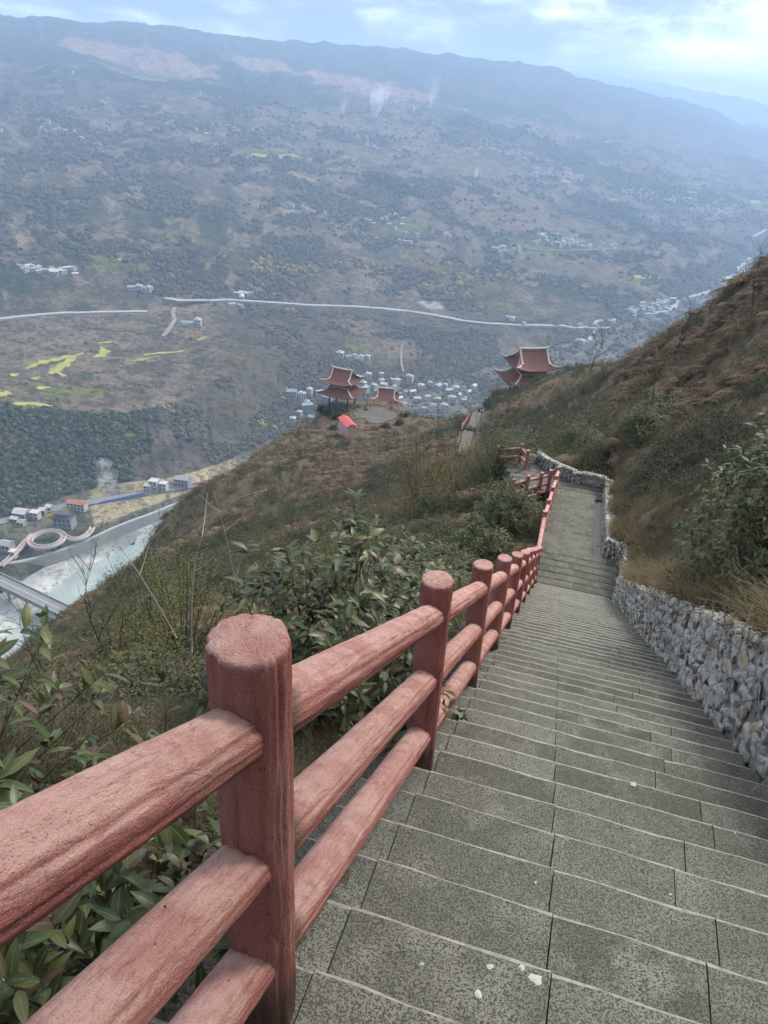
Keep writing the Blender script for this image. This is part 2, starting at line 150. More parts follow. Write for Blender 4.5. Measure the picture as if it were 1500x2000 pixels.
DATA={"houses":[[-830.7,2235.4,"w",0],[-823.5,2275.1,"w",0],[-816.6,2228.1,"w",0],[-790.9,2268.9,"w",0],[-997.4,2384.8,"w",0],[-942.4,2434.1,"w",0],[-1023.8,2546.7,"w",0],[-602.3,2048.2,"w",1],[-573.0,2011.6,"w",1],[-551.0,2036.1,"w",1],[-525.0,2033.2,"w",1],[-496.1,1868.8,"w",1],[-503.1,2046.1,"w",1],[-437.2,1868.8,"w",1],[-474.5,2189.5,"w",1],[-433.3,2103.6,"w",1],[-452.1,2138.1,"w",1],[-405.4,2150.1,"w",1],[-398.4,2179.7,"w",1],[-383.1,2158.6,"w",1],[-291.8,2040.6,"w",1],[-298.5,2051.5,"w",1],[-261.9,2086.9,"w",1],[-167.4,2109.4,"w",1],[-328.7,2100.3,"w",1],[-880.3,1764.6,"w",2],[-867.0,1732.8,"w",2],[-863.5,1764.0,"w",2],[-823.0,1869.8,"w",2],[-792.4,1827.3,"w",2],[-789.6,1845.1,"w",2],[-772.7,1835.9,"w",2],[-751.9,1834.0,"w",2],[-712.6,1774.5,"w",2],[-826.5,1840.2,"w",2],[-803.5,1802.5,"w",2],[-101.0,2266.3,"w",3],[-86.4,2263.4,"w",3],[-75.2,2255.4,"w",3],[-193.8,2574.4,"w",3],[-158.8,2593.8,"w",3],[-177.9,2470.1,"w",3],[-626.0,2498.5,"w",3],[-579.8,2566.3,"w",3],[-568.5,2587.8,"w",3],[-213.8,1519.8,"w",4],[-189.4,1524.6,"w",4],[-149.5,1530.2,"w",4],[-69.5,1561.6,"w",4],[-61.4,1557.2,"w",4],[-53.2,1548.2,"w",4],[-38.9,1580.2,"w",4],[-51.4,3249.1,"w",5],[-26.8,3288.0,"w",5],[8.6,3269.1,"w",5],[-32.9,2778.3,"w",5],[-16.2,2832.6,"w",5],[-58.8,2778.9,"w",5],[24.4,2986.6,"w",5],[-71.4,2651.0,"w",5],[137.0,3300.7,"w",5],[152.5,3305.6,"w",5],[182.3,3267.9,"w",5],[239.3,3352.6,"w",5],[301.9,3105.7,"w",5],[314.6,3084.7,"w",5],[374.1,3402.8,"w",5],[382.8,3382.9,"w",5],[315.3,3037.5,"w",5],[-0.3,2329.0,"w",5],[-14.4,2300.4,"w",5],[52.0,2386.9,"w",5],[29.2,2295.2,"w",5],[10.8,2296.2,"w",5],[149.8,2360.6,"w",5],[179.8,2349.4,"w",5],[157.5,2361.1,"w",5],[581.1,3215.9,"r",6],[627.5,3236.9,"r",6],[616.2,3248.0,"r",6],[463.7,3401.7,"r",6],[676.5,3309.3,"r",6],[690.8,3448.4,"r",6],[579.2,3437.0,"r",6],[543.8,3115.1,"r",6],[462.4,3430.1,"r",6],[469.6,3020.3,"r",6],[651.8,3423.9,"r",6],[602.6,3357.6,"r",6],[450.1,3355.6,"r",6],[501.6,3369.9,"r",6],[677.5,3249.8,"r",6],[447.8,3011.9,"r",6],[692.0,3417.5,"r",6],[537.3,3368.3,"r",6],[487.4,3428.2,"r",6],[473.9,3048.5,"r",6],[448.1,3401.4,"r",6],[665.7,3374.5,"r",6],[643.1,3430.0,"r",6],[764.3,3639.2,"r",6],[490.1,3068.6,"r",6],[445.7,3482.6,"r",6],[246.7,2555.1,"r",7],[310.8,2636.5,"r",7],[264.0,2629.2,"r",7],[274.0,2584.2,"r",7],[241.6,2569.0,"r",7],[296.4,2601.1,"r",7],[234.8,2546.3,"r",7],[242.7,2605.8,"r",7],[279.8,2574.6,"r",7],[258.8,2564.5,"r",7],[280.1,2640.1,"r",7],[242.6,2627.2,"r",7],[394.1,2581.6,"r",7],[353.7,2691.8,"r",7],[428.4,2619.4,"r",7],[372.8,2644.8,"r",7],[386.1,2594.5,"r",7],[376.4,2630.9,"r",7],[333.4,2599.1,"r",7],[334.5,2635.4,"r",7],[417.9,2655.1,"r",7],[359.7,2639.7,"r",7],[427.4,2574.4,"r",7],[375.9,2598.9,"r",7],[360.5,2574.3,"r",7],[334.4,2659.4,"r",7],[449.1,2392.4,"w",8],[410.0,2409.6,"w",8],[450.1,2406.0,"w",8],[438.3,2400.1,"w",8],[404.4,2434.6,"w",8],[398.6,2381.9,"w",8],[439.6,2416.2,"w",8],[373.1,2415.4,"w",8],[397.8,2411.4,"w",8],[419.5,2405.7,"w",8],[463.0,2399.6,"w",8],[475.2,2393.9,"w",8],[428.6,2431.8,"w",8],[381.3,2375.4,"w",8],[476.6,2435.9,"w",8],[456.9,2461.8,"w",8],[445.8,2433.3,"w",8],[372.9,2471.0,"w",8],[540.1,2473.1,"w",8],[518.5,2445.6,"w",8],[564.0,2528.0,"w",8],[547.6,2503.4,"w",8],[511.8,2477.7,"w",8],[534.8,2496.5,"w",8],[525.8,2498.4,"w",8],[555.8,2488.8,"w",8],[691.7,2400.3,"w",9],[676.6,2430.4,"w",9],[711.4,2465.5,"w",9],[680.1,2398.9,"w",9],[745.7,2561.0,"w",9],[767.7,2558.6,"w",9],[749.7,2514.7,"w",9],[731.9,2432.3,"w",9],[775.9,2516.7,"w",9],[770.3,2495.8,"w",9],[748.2,2489.3,"w",9],[770.1,2444.1,"w",9],[807.2,2599.0,"w",9],[682.8,2420.7,"w",9],[707.0,2478.1,"w",9],[804.0,2547.5,"w",9],[946.1,2543.3,"w",9],[924.0,2593.9,"w",9],[962.7,2588.9,"w",9],[885.1,2534.2,"w",9],[868.8,2523.0,"w",9],[851.0,2517.3,"w",9],[922.7,2526.5,"w",9],[841.3,2525.5,"w",9],[859.7,2494.8,"w",9],[947.4,2603.3,"w",9],[882.0,2573.4,"w",9],[915.4,2547.2,"w",9],[1145.9,3007.4,"w",10],[1132.0,2962.3,"w",10],[1099.8,2935.9,"w",10],[1067.3,2906.7,"w",10],[1118.7,2924.2,"w",10],[1152.5,3224.8,"w",10],[1037.4,2777.1,"w",10],[1130.6,2918.8,"w",10],[1007.3,2813.1,"w",10],[1080.0,2906.0,"w",10],[1148.5,2976.9,"w",10],[1016.1,2764.9,"w",10],[1216.1,3155.1,"w",10],[1008.9,2773.8,"w",10],[992.6,2800.3,"w",10],[1071.4,2704.4,"w",10],[1009.0,2485.4,"w",10],[1001.5,2420.2,"w",10],[952.0,2346.1,"w",10],[911.6,2355.3,"w",10],[922.3,2436.2,"w",10],[964.9,2466.3,"w",10],[1005.8,2502.3,"w",10],[926.0,2464.5,"w",10],[946.3,2537.7,"w",10],[948.9,2362.9,"w",10],[972.8,2417.8,"w",10],[1008.9,2398.1,"w",10],[903.4,2422.4,"w",10],[932.3,2339.8,"w",10],[931.9,2430.7,"w",10],[917.4,2392.2,"w",10],[988.1,2491.3,"w",10],[936.4,2456.6,"w",10],[1003.7,2451.6,"w",10],[979.1,2390.3,"w",10],[888.4,2415.4,"w",10],[925.4,2518.9,"w",10],[1007.1,2362.6,"w",10],[960.3,2540.8,"w",10],[987.8,2444.8,"w",10],[976.1,2518.4,"w",10],[-11.0,1621.2,"w",11],[-24.2,1619.4,"w",11],[5.4,1588.0,"w",11],[3.4,1549.0,"w",11],[11.8,1495.1,"w",11],[10.0,1441.8,"w",11],[0.2,1436.0,"w",11],[-22.3,1553.1,"w",11],[34.4,1489.9,"w",11],[-8.7,1513.3,"w",11],[19.7,1443.9,"w",11],[-28.7,1592.5,"w",11],[93.7,1529.2,"w",11],[88.3,1522.3,"w",11],[98.9,1526.7,"w",11],[371.4,1641.1,"w",12],[370.9,1653.5,"w",12],[351.3,1656.6,"w",12],[365.9,1658.1,"w",12],[299.2,1653.5,"w",12],[311.8,1663.9,"w",12],[380.4,1654.4,"w",12],[377.2,1706.0,"w",12],[333.2,1623.6,"w",12],[339.9,1671.1,"w",12],[304.3,1651.2,"w",12],[323.7,1632.1,"w",12],[387.0,1688.7,"w",12],[314.0,1647.3,"w",12],[308.9,1629.9,"w",12],[279.7,1576.2,"w",12],[316.8,1592.8,"w",12],[357.3,1634.8,"w",12],[292.1,1605.1,"w",12],[312.2,1616.2,"w",12],[364.6,1629.7,"w",12],[354.1,1608.6,"w",12],[361.0,1664.2,"w",12],[420.6,1750.8,"w",12],[334.1,1683.4,"w",12],[341.1,1615.2,"w",12],[402.1,1613.9,"w",12],[350.3,1634.4,"w",12],[464.0,1655.8,"w",12],[475.4,1683.3,"w",12],[368.1,1626.2,"w",12],[388.0,1624.8,"w",12],[366.5,1608.4,"w",12],[377.0,1629.1,"w",12],[336.1,1591.9,"w",12],[355.2,1600.8,"w",12],[382.8,1595.0,"w",12],[346.8,1621.4,"w",12],[346.5,1602.8,"w",12],[462.4,1670.1,"w",12],[336.3,1616.7,"w",12],[394.1,1596.2,"w",12],[432.1,1614.2,"w",12],[371.9,1606.2,"w",12],[362.0,1627.7,"w",12],[441.6,1657.8,"w",12],[197.2,1512.8,"w",12],[207.8,1521.0,"w",12],[231.0,1527.2,"w",12],[239.4,1527.3,"w",12],[210.6,1506.6,"w",12],[224.2,1513.8,"w",12],[197.8,1488.8,"w",12],[189.0,1525.2,"w",12],[201.3,1519.7,"w",12],[239.3,1516.3,"w",12],[170.7,1099.4,"w",12],[175.5,1090.7,"w",12],[192.2,1082.5,"w",12],[288.5,1132.0,"w",12],[357.0,1193.4,"w",12],[350.8,1185.0,"w",12],[464.1,1328.3,"w",13],[445.8,1304.7,"w",13],[439.6,1306.8,"w",13],[456.4,1304.6,"w",13],[474.2,1339.4,"w",13],[457.8,1324.5,"w",13],[470.9,1329.1,"w",13],[489.0,1338.5,"w",13],[418.8,1277.5,"w",13],[491.7,1353.2,"w",13],[470.8,1313.2,"w",13],[449.2,1290.7,"w",13],[482.9,1343.8,"w",13],[405.8,1245.0,"w",13],[408.1,1259.8,"w",13],[432.5,1296.0,"w",13],[497.4,1341.7,"w",13],[404.5,1267.2,"w",13],[406.3,1252.7,"w",13],[501.4,1371.5,"w",13],[452.1,1305.7,"w",13],[433.9,1304.5,"w",13],[446.0,1294.5,"w",13],[431.1,1264.5,"w",13],[482.1,1317.3,"w",13],[474.6,1327.4,"w",13],[432.5,1283.1,"w",13],[399.8,1256.9,"w",13],[482.5,1346.3,"w",13],[518.4,1392.7,"w",13],[784.1,1726.7,"w",13],[766.2,1678.6,"w",13],[775.3,1680.4,"w",13],[755.0,1657.5,"w",13],[726.5,1635.3,"w",13],[794.5,1732.8,"w",13],[790.2,1713.8,"w",13],[759.2,1698.6,"w",13],[776.1,1704.3,"w",13],[273.0,1068.6,"w",13],[277.6,1063.2,"w",13],[284.5,1068.6,"w",13],[472.9,1334.9,"w",13],[486.9,1347.8,"w",13],[-435.4,977.4,"w",14],[-467.9,965.9,"w",14],[-442.7,953.7,"w",14],[-470.7,952.2,"w",14],[-441.5,973.5,"w",14],[-475.5,948.8,"w",14],[-434.2,964.5,"w",14],[-458.1,960.6,"w",14],[-467.1,958.7,"w",14],[-430.1,979.9,"w",14],[-482.1,956.8,"w",14],[-447.9,957.9,"w",14],[-475.2,963.2,"w",14],[-439.9,959.3,"w",14],[-463.4,953.8,"w",14],[-479.1,961.2,"w",14],[-476.5,944.4,"w",14],[-421.3,965.0,"w",14],[-486.5,954.6,"w",14],[-449.7,962.0,"w",14],[-345.5,956.6,"w",14],[-335.9,957.8,"w",14],[-323.0,958.8,"w",14],[-328.1,959.0,"w",14],[-217.7,1009.3,"s",15],[-210.0,1014.6,"s",15],[-203.9,1028.8,"s",15],[-210.5,999.0,"s",15],[-216.2,959.6,"s",15],[-205.3,964.0,"s",15],[-255.7,866.8,"w",15],[-241.5,866.2,"w",15],[-245.4,862.9,"w",15],[-237.1,867.0,"w",15],[-65.0,877.1,"w",16],[-55.5,879.4,"w",16],[-47.8,884.6,"w",16],[-39.8,886.3,"w",16],[-32.0,891.3,"w",16],[-42.8,882.9,"w",16],[6.7,834.7,"t",17],[0.4,842.4,"t",17],[4.0,817.2,"t",17],[35.7,826.6,"t",17],[42.8,790.5,"t",17],[30.9,785.2,"t",17],[67.7,815.1,"t",17],[77.3,823.8,"t",17],[80.5,807.3,"t",17],[70.4,785.8,"t",17],[37.4,755.0,"t",17],[47.7,758.2,"t",17],[60.4,760.5,"t",17],[17.3,806.0,"t",17],[14.6,757.1,"t",17],[-11.8,833.2,"t",17],[-20.1,809.2,"t",17],[-8.3,818.1,"t",17],[-32.3,810.4,"t",17],[-39.9,788.0,"t",17],[-28.7,799.3,"t",17],[25.2,807.4,"t",17],[56.1,830.3,"t",17],[54.5,787.8,"t",17],[84.1,788.2,"t",17],[-1.6,794.1,"t",17],[-16.6,799.1,"t",17],[-38.9,820.0,"t",17],[10.4,783.2,"t",17],[47.2,843.0,"t",17],[22.2,848.1,"t",17],[65.7,837.4,"t",17],[99.9,838.5,"t",17],[92.3,819.6,"t",17],[-12.5,850.8,"t",17],[-27.6,838.1,"t",17],[-95.2,715.9,"t",18],[-88.7,729.4,"t",18],[-100.0,698.8,"t",18],[-80.8,708.4,"t",18],[-89.8,738.9,"t",18],[-107.0,742.5,"t",18],[-78.4,762.5,"t",18],[-96.5,747.8,"t",18],[-69.3,757.6,"t",18],[-89.4,758.9,"t",18]],"pylons":[[-590.7,1289.7,32.0],[-440.6,1832.7,42.5],[-327.9,1893.1,43.3],[-185.6,2031.9,39.9],[-961.8,3104.8,127.1],[-669.2,3321.9,91.7],[-1308.4,3030.6,84.4],[-291.5,2105.4,38.3],[43.7,2165.5,45.6],[424.0,2148.1,65.8],[553.4,2202.0,54.6],[658.7,2094.0,52.8],[773.8,1927.2,40.6],[458.9,3644.4,93.9],[-751.0,3415.3,68.4],[1487.2,3657.0,100.9],[-98.5,2134.2,41.8],[-291.1,894.4,15.6]],"roads":[["m",[[-457.6,785.9],[-449.6,795.1],[-442.1,805.7],[-433.8,815.3],[-424.9,824.4],[-419.7,829.1],[-415.3,835.7],[-410.2,841.1],[-404.9,846.0],[-393.9,855.4],[-381.6,862.8],[-368.4,868.2],[-355.6,875.4],[-342.8,879.0],[-330.6,884.3],[-318.2,889.3],[-305.4,893.9]],8],["m",[[-298.2,940.9],[-294.3,940.5],[-290.9,941.5],[-287.2,942.1],[-283.6,942.7],[-279.8,944.8],[-276.0,947.1],[-271.8,948.2],[-267.4,948.7],[-262.5,951.0],[-257.7,953.8],[-253.1,957.6],[-248.7,961.9],[-244.1,967.2],[-239.0,970.9],[-233.5,973.1],[-228.4,977.0],[-222.7,978.5],[-217.7,983.2],[-212.3,986.1],[-206.7,988.4],[-199.3,990.4],[-192.6,996.4],[-185.9,1002.7],[-178.7,1007.0],[-165.5,1012.7],[-152.2,1019.4],[-139.0,1027.5],[-125.3,1034.0],[-108.2,1043.9],[-90.7,1054.4],[-72.9,1064.5],[-54.7,1073.7],[-41.6,1078.8],[-28.4,1082.2],[-15.2,1087.6],[-1.8,1091.3],[9.8,1090.7],[21.3,1089.0],[32.9,1089.5],[44.4,1088.6],[57.8,1086.1],[71.3,1084.3],[84.7,1083.1],[97.8,1078.1],[109.3,1077.5],[120.6,1076.2],[132.0,1075.2],[143.4,1074.8],[160.7,1076.1],[178.1,1078.1],[196.2,1083.5],[215.0,1091.5],[236.9,1103.8],[259.6,1117.5],[279.7,1119.3],[303.9,1135.9],[309.6,1141.1],[315.5,1146.6],[321.0,1150.3],[326.7,1155.0],[332.9,1158.9],[339.3,1163.5],[345.4,1166.8],[350.9,1168.3]],9],["m",[[326.7,1155.0],[324.0,1154.9],[321.3,1154.9],[318.7,1155.3],[316.2,1155.9],[317.3,1158.6],[318.6,1161.7],[319.8,1165.0],[321.2,1168.6],[324.9,1173.5],[328.3,1177.6],[331.8,1181.8],[335.3,1185.8]],7],["m",[[326.7,1155.0],[323.1,1149.6],[319.5,1144.4],[315.9,1139.2],[312.3,1133.8],[310.0,1129.2],[307.6,1124.2],[304.6,1117.2],[301.7,1110.3],[300.2,1104.4],[298.7,1098.5],[297.3,1092.8],[295.8,1087.1]],6],["m",[[1031.7,2124.2],[1004.5,2094.1],[974.8,2058.2],[948.4,2028.4],[919.3,1992.0],[903.4,1965.0],[889.0,1941.2],[876.1,1920.5],[862.1,1897.2],[846.6,1870.9],[831.4,1845.0],[816.6,1819.6],[802.2,1795.2],[788.8,1772.9],[775.6,1751.0],[762.8,1729.6],[750.3,1708.7],[738.9,1684.7],[727.8,1661.2],[716.9,1638.2],[706.4,1616.1],[699.5,1603.9],[692.7,1591.9],[686.0,1580.0],[679.5,1568.4],[664.2,1549.4],[649.3,1530.8],[634.7,1512.4],[620.4,1494.6],[601.1,1476.4],[582.2,1458.7],[563.7,1441.3],[545.6,1424.4],[540.0,1415.6],[534.4,1406.9],[529.0,1398.3],[523.5,1389.8],[519.2,1377.8],[514.9,1366.0],[510.7,1354.4],[506.5,1342.9],[498.2,1333.1],[490.1,1323.6],[482.1,1314.1],[474.1,1304.8],[461.1,1295.8],[448.4,1287.2],[435.7,1278.4],[421.6,1264.8]],10],["m",[[1008.8,2210.8],[1021.4,2229.7],[1032.5,2245.1],[1043.8,2260.8],[1056.9,2280.5],[1073.5,2302.5],[1087.4,2318.5],[1103.5,2338.9],[1119.1,2358.1]],9],["d",[[-279.3,919.1],[-278.7,913.9],[-278.2,909.0],[-277.6,903.7],[-276.8,898.0],[-275.4,895.5],[-272.7,888.7],[-270.7,884.1],[-269.0,880.4],[-268.0,871.1],[-266.8,861.5],[-266.7,855.2],[-265.5,845.7],[-265.7,838.9],[-265.7,831.7],[-266.0,825.2],[-266.5,819.5]],5],["d",[[351.1,1572.5],[369.8,1576.4],[388.3,1579.7],[412.2,1603.4],[436.8,1628.2],[455.6,1652.3],[470.2,1660.3],[481.4,1656.2],[489.8,1642.9]],7],["d",[[260.1,1546.9],[268.3,1548.7],[275.7,1545.9],[284.9,1552.9],[292.4,1550.3],[305.2,1549.4],[323.1,1573.8],[335.8,1572.0],[348.8,1571.6]],6],["d",[[12.0,961.3],[11.6,951.8],[11.2,944.4],[10.8,936.8],[10.4,928.4],[10.6,917.7],[10.9,909.2],[11.2,901.8],[11.4,893.5],[12.1,885.2],[12.9,878.2],[13.6,870.7],[14.3,864.2]],2.5]],"bank_road":[[-307.8,453.7],[-293.2,470.6],[-277.1,486.8],[-258.3,499.9],[-231.4,516.1],[-210.0,527.8],[-184.4,543.0],[-151.9,562.8],[-129.7,575.7]],"bank_wall":[[-289.2,404.2],[-267.7,417.9],[-254.2,423.9],[-236.2,438.0],[-218.5,459.3],[-209.6,473.2],[-197.0,488.9],[-185.2,501.8],[-164.0,529.8],[-143.9,556.8]],"ring":[[-245.6,445.8],[-234.8,447.0],[-250.8,457.7]],"ramp_a":[[-258.3,451.2],[-259.9,443.7],[-261.1,435.1],[-262.8,423.3],[-265.3,415.1]],"ramp_b":[[-238.4,453.3],[-232.5,450.3],[-227.2,450.2],[-223.5,454.2],[-221.6,461.2],[-222.5,471.8]],"bridge":[[-284.6,410.7],[-201.8,366.9]],"bank_houses":[[-199.8,535.9,5.5,5,5,"white"],[-195.3,539.3,7,6,8,"white"],[-187.7,540.2,6,5,5.5,"white"],[-174.3,550.5,12,7,6,"hall"],[-245.3,500.1,15,6,5,"red"],[-244.7,474.5,14,9,6.5,"temple"],[-280.6,480.6,10,8,5.5,"shed"],[-270.5,481.3,7,5,5,"white"],[-271.7,437.0,9,7,4,"tile"],[-265.7,495.2,4.5,4,3,"shed"],[-267.6,488.2,5,4,4,"shed"],[-283.0,474.3,6,4,3,"shed"],[-275.9,470.4,5,5,2.8,"tile"],[-262.7,428.7,4,4,3,"white"]],"fences":[[[[-230.3,507.8],[-219.4,515.7],[-209.0,522.4],[-199.3,528.2]],2.4,"blue"],[[[-165.7,549.6],[-158.3,554.6],[-150.5,560.9]],2.2,"red"],[[[-262.9,482.6],[-257.4,489.4],[-250.3,495.7]],2.6,"yellow"]],"water":[[-142.8,530.7],[-176.8,513.5],[-187.6,487.5],[-191.5,466.2],[-199.5,452.2],[-209.7,438.5],[-218.0,426.2],[-222.9,409.7],[-226.2,398.4],[-225.4,388.5],[-225.4,377.1],[-229.6,364.3],[-232.9,354.1],[-243.1,327.5],[-246.6,301.1],[-176.4,286.7],[-156.9,354.3],[-121.6,439.4]],"patches":[[-1211.0,3209.0,97.4,169.3,"pink"],[-1138.0,3300.0,148.6,181.2,"pink"],[-949.0,3133.0,162.5,159.0,"pink"],[-835.0,3131.0,137.9,107.5,"pink"],[-708.0,3157.0,114.7,119.1,"pink"],[-622.0,3676.0,105.8,260.0,"pink"],[-701.0,3626.0,78.6,234.9,"pink"],[-388.0,3583.0,102.3,204.8,"pink"],[-251.0,3500.0,124.4,230.6,"pink"],[-120.0,3446.0,110.0,222.6,"pink"],[-1111.0,2567.0,49.6,107.4,"pink"],[7.0,3395.0,96.3,201.2,"pink"],[-481.0,3054.0,208.2,341.2,"conifer"],[-519.0,2662.0,134.6,187.8,"conifer"],[-365.0,3026.0,129.6,95.1,"conifer"],[-993.0,2672.0,181.9,198.9,"conifer"],[-1277.0,2843.0,154.7,165.3,"conifer"],[226.0,3526.0,200.4,103.3,"conifer"],[452.0,3566.0,229.4,80.2,"conifer"],[703.0,3721.0,241.7,109.4,"conifer"],[146.0,2641.0,112.5,89.5,"conifer"],[313.0,3009.0,171.6,234.4,"conifer"],[533.0,2920.0,147.4,88.7,"conifer"],[642.0,2803.0,163.3,122.5,"conifer"],[755.0,2731.0,140.8,80.1,"conifer"],[568.0,2200.0,89.0,81.4,"conifer"],[628.0,2140.0,79.5,91.2,"conifer"],[661.0,1962.0,73.9,164.6,"conifer"],[100.0,1806.0,51.5,40.1,"conifer"],[234.0,2085.0,59.7,94.3,"conifer"],[-7.0,1808.0,90.1,57.3,"conifer"],[-735.0,2682.0,118.3,216.9,"conifer"],[84.0,2996.0,106.3,63.2,"conifer"],[207.0,1779.0,140.6,84.7,"field"],[371.0,1825.0,79.8,135.5,"field"],[344.0,1481.0,120.2,77.1,"field"],[161.0,2266.0,177.4,81.0,"field"],[284.0,2031.0,87.6,92.9,"field"],[599.0,2347.0,103.4,49.0,"field"],[-117.0,2566.0,236.8,109.9,"field"],[-269.0,2492.0,142.2,75.6,"field"],[89.0,2367.0,151.2,67.5,"field"],[569.0,1628.0,98.8,78.7,"field"],[180.0,993.0,37.2,39.9,"field"],[-120.0,2109.0,164.9,51.7,"field"],[-169.0,1780.0,76.3,40.6,"field"],[-5.0,941.0,48.7,42.4,"field"],[-36.0,1000.0,44.1,21.2,"field"],[449.0,1381.0,62.8,47.0,"field"],[82.0,1586.0,90.8,40.6,"field"],[53.0,1135.0,28.1,22.8,"rock"],[-236.0,550.0,6.6,5.6,"rock"],[-235.0,541.0,7.9,12.3,"rock"],[-224.0,528.0,5.5,9.8,"rock"],[-242.0,556.0,5.7,3.8,"rock"],[-173.0,529.0,0.0,0.0,"rock"],[-220.0,1493.0,32.3,15.3,"tan"],[-279.0,1520.0,24.3,21.1,"tan"],[-185.0,1528.0,22.0,11.5,"tan"],[-75.0,1656.0,16.6,16.0,"tan"],[-242.0,1769.0,38.1,16.9,"tan"],[7.0,821.0,37.1,6.1,"tan"],[-304.0,1910.0,68.7,17.0,"green"],[-384.0,1028.0,35.6,18.9,"green"],[-394.0,998.0,27.1,9.9,"green"],[19.0,1554.0,44.5,24.0,"green"],[-11.0,1515.0,32.5,36.9,"green"],[294.0,1564.0,102.7,16.6,"green"],[-43.0,887.0,19.8,8.8,"green"],[-52.0,916.0,17.6,8.4,"green"],[-93.0,868.0,9.1,5.1,"green"],[-8.0,809.0,24.4,14.7,"green"],[142.0,1062.0,0.1,0.3,"green"],[185.0,1166.0,42.9,13.7,"green"],[-247.0,775.0,24.1,6.2,"green"],[-243.0,598.0,10.8,2.6,"green"],[-231.0,593.0,8.8,5.5,"green"],[439.0,1419.0,42.8,20.6,"green"],[-305.0,630.0,31.5,6.3,"green"],[-340.0,1170.0,39.4,27.7,"bamboo"],[-80.0,1477.0,42.4,24.3,"bamboo"],[94.0,1340.0,58.1,34.9,"bamboo"],[167.0,1323.0,57.8,48.1,"bamboo"],[128.0,1279.0,55.8,37.7,"bamboo"],[39.0,1352.0,48.7,37.5,"bamboo"],[194.0,1249.0,36.6,25.2,"bamboo"],[-169.0,781.0,23.8,23.9,"bamboo"],[-156.0,675.0,14.8,8.7,"bamboo"],[-209.0,647.0,8.3,7.1,"bamboo"],[-223.0,1136.0,41.8,20.7,"bamboo"],[-395.0,916.0,43.5,16.2,"bamboo"],[-142.0,1176.0,77.0,26.0,"bamboo"],[-50.0,1282.0,55.5,31.2,"bamboo"],[81.0,1222.0,44.4,27.4,"bamboo"],[-281.0,654.0,8.6,7.2,"bamboo"],[-157.0,1003.0,29.6,13.1,"bamboo"],[-113.0,745.0,12.5,11.7,"bamboo"],[-123.0,674.0,8.4,6.2,"bamboo"],[-184.0,887.0,0.1,0.1,"bamboo"]],"rape":[[[-357.2,1830.6],[-345.0,1867.5],[-280.8,1919.0],[-249.7,2015.0],[-277.8,1897.8],[-348.9,1823.8]],[[-403.4,1045.9],[-394.1,1060.4],[-379.2,1048.5],[-386.0,1046.4]],[[462.4,2376.1],[491.9,2410.3],[509.2,2405.2],[493.1,2384.4]],[[966.8,2686.8],[992.5,2674.3],[994.6,2668.6],[966.6,2667.6]],[[604.0,2300.2],[642.0,2327.9],[644.5,2324.0],[608.9,2286.7]],[[1231.8,2816.9],[1286.1,2868.0],[1283.5,2831.3],[1223.0,2765.7]],[[-228.5,818.4],[-220.9,836.3],[-218.4,830.9],[-223.5,817.3]],[[442.3,1431.6],[495.9,1479.1],[516.6,1479.4],[461.0,1427.2]]],"rape_strips":[[[[-352.9,665.2],[-351.8,682.4],[-347.1,696.8],[-340.9,708.3],[-332.5,720.8],[-325.5,739.3]],9],[[[-329.2,662.8],[-330.5,676.3],[-329.1,692.1],[-330.0,711.7],[-327.2,723.1]],13],[[[-327.1,675.0],[-315.6,664.9]],8],[[[-312.8,729.5],[-308.1,736.9],[-307.8,749.7],[-316.1,762.3]],14],[[[-324.4,769.8],[-310.2,783.3]],9],[[[-336.9,640.8],[-333.1,653.2]],6],[[[-341.8,582.1],[-336.0,601.6]],13],[[[-321.4,574.4],[-313.4,587.9],[-296.6,595.2]],12],[[[-269.0,755.5],[-253.0,772.6],[-231.3,784.1]],8],[[[-324.7,623.3],[-315.5,634.0]],6],[[[-279.1,736.2],[-257.4,753.5]],5],[[[-354.5,638.6],[-349.7,648.5]],6]],"smoke":[[-101.6,2655.4,-31.5,116.8,2.2],[-210.5,2691.1,-27.0,84.2,0.12],[82.8,3018.9,5.2,171.3,0.13],[191.7,2114.7,-151.6,39.2,0.4],[25.4,2985.5,-7.4,25.4,0.5]],"viaduct":[[-275.2,927.7],[-248.2,957.2]],"roadwall":[[-15.4,1082.6],[27.4,1086.4]]}
# ---------------------------------------------------------------- terrain
def _hash(ix, iy, seed):
    h = (ix.astype(np.int64) * 374761393 + iy.astype(np.int64) * 668265263 + seed * 974634777) & 0xffffffff
    h = ((h ^ (h >> 13)) * 1274126177) & 0xffffffff
    return ((h ^ (h >> 16)) & 0xffff) / 65535.0

def vnoise(x, y, seed=0):
    x = np.asarray(x, float); y = np.asarray(y, float)
    ix, iy = np.floor(x), np.floor(y)
    fx, fy = x - ix, y - iy
    fx = fx * fx * fx * (fx * (fx * 6 - 15) + 10); fy = fy * fy * fy * (fy * (fy * 6 - 15) + 10)
    ix = ix.astype(np.int64); iy = iy.astype(np.int64)
    a = _hash(ix, iy, seed); b = _hash(ix + 1, iy, seed); c = _hash(ix, iy + 1, seed); d = _hash(ix + 1, iy + 1, seed)
    return (a + (b - a) * fx + (c - a) * fy + (a - b - c + d) * fx * fy) * 2 - 1

def fbm(x, y, seed=0, oct=4, gain=.5):
    t = 0; a = 1; n = 0
    for o in range(oct):
        t = t + a * vnoise(x * 2 ** o + 17.3 * o, y * 2 ** o - 9.1 * o, seed + o); n += a; a *= gain
    return t / n

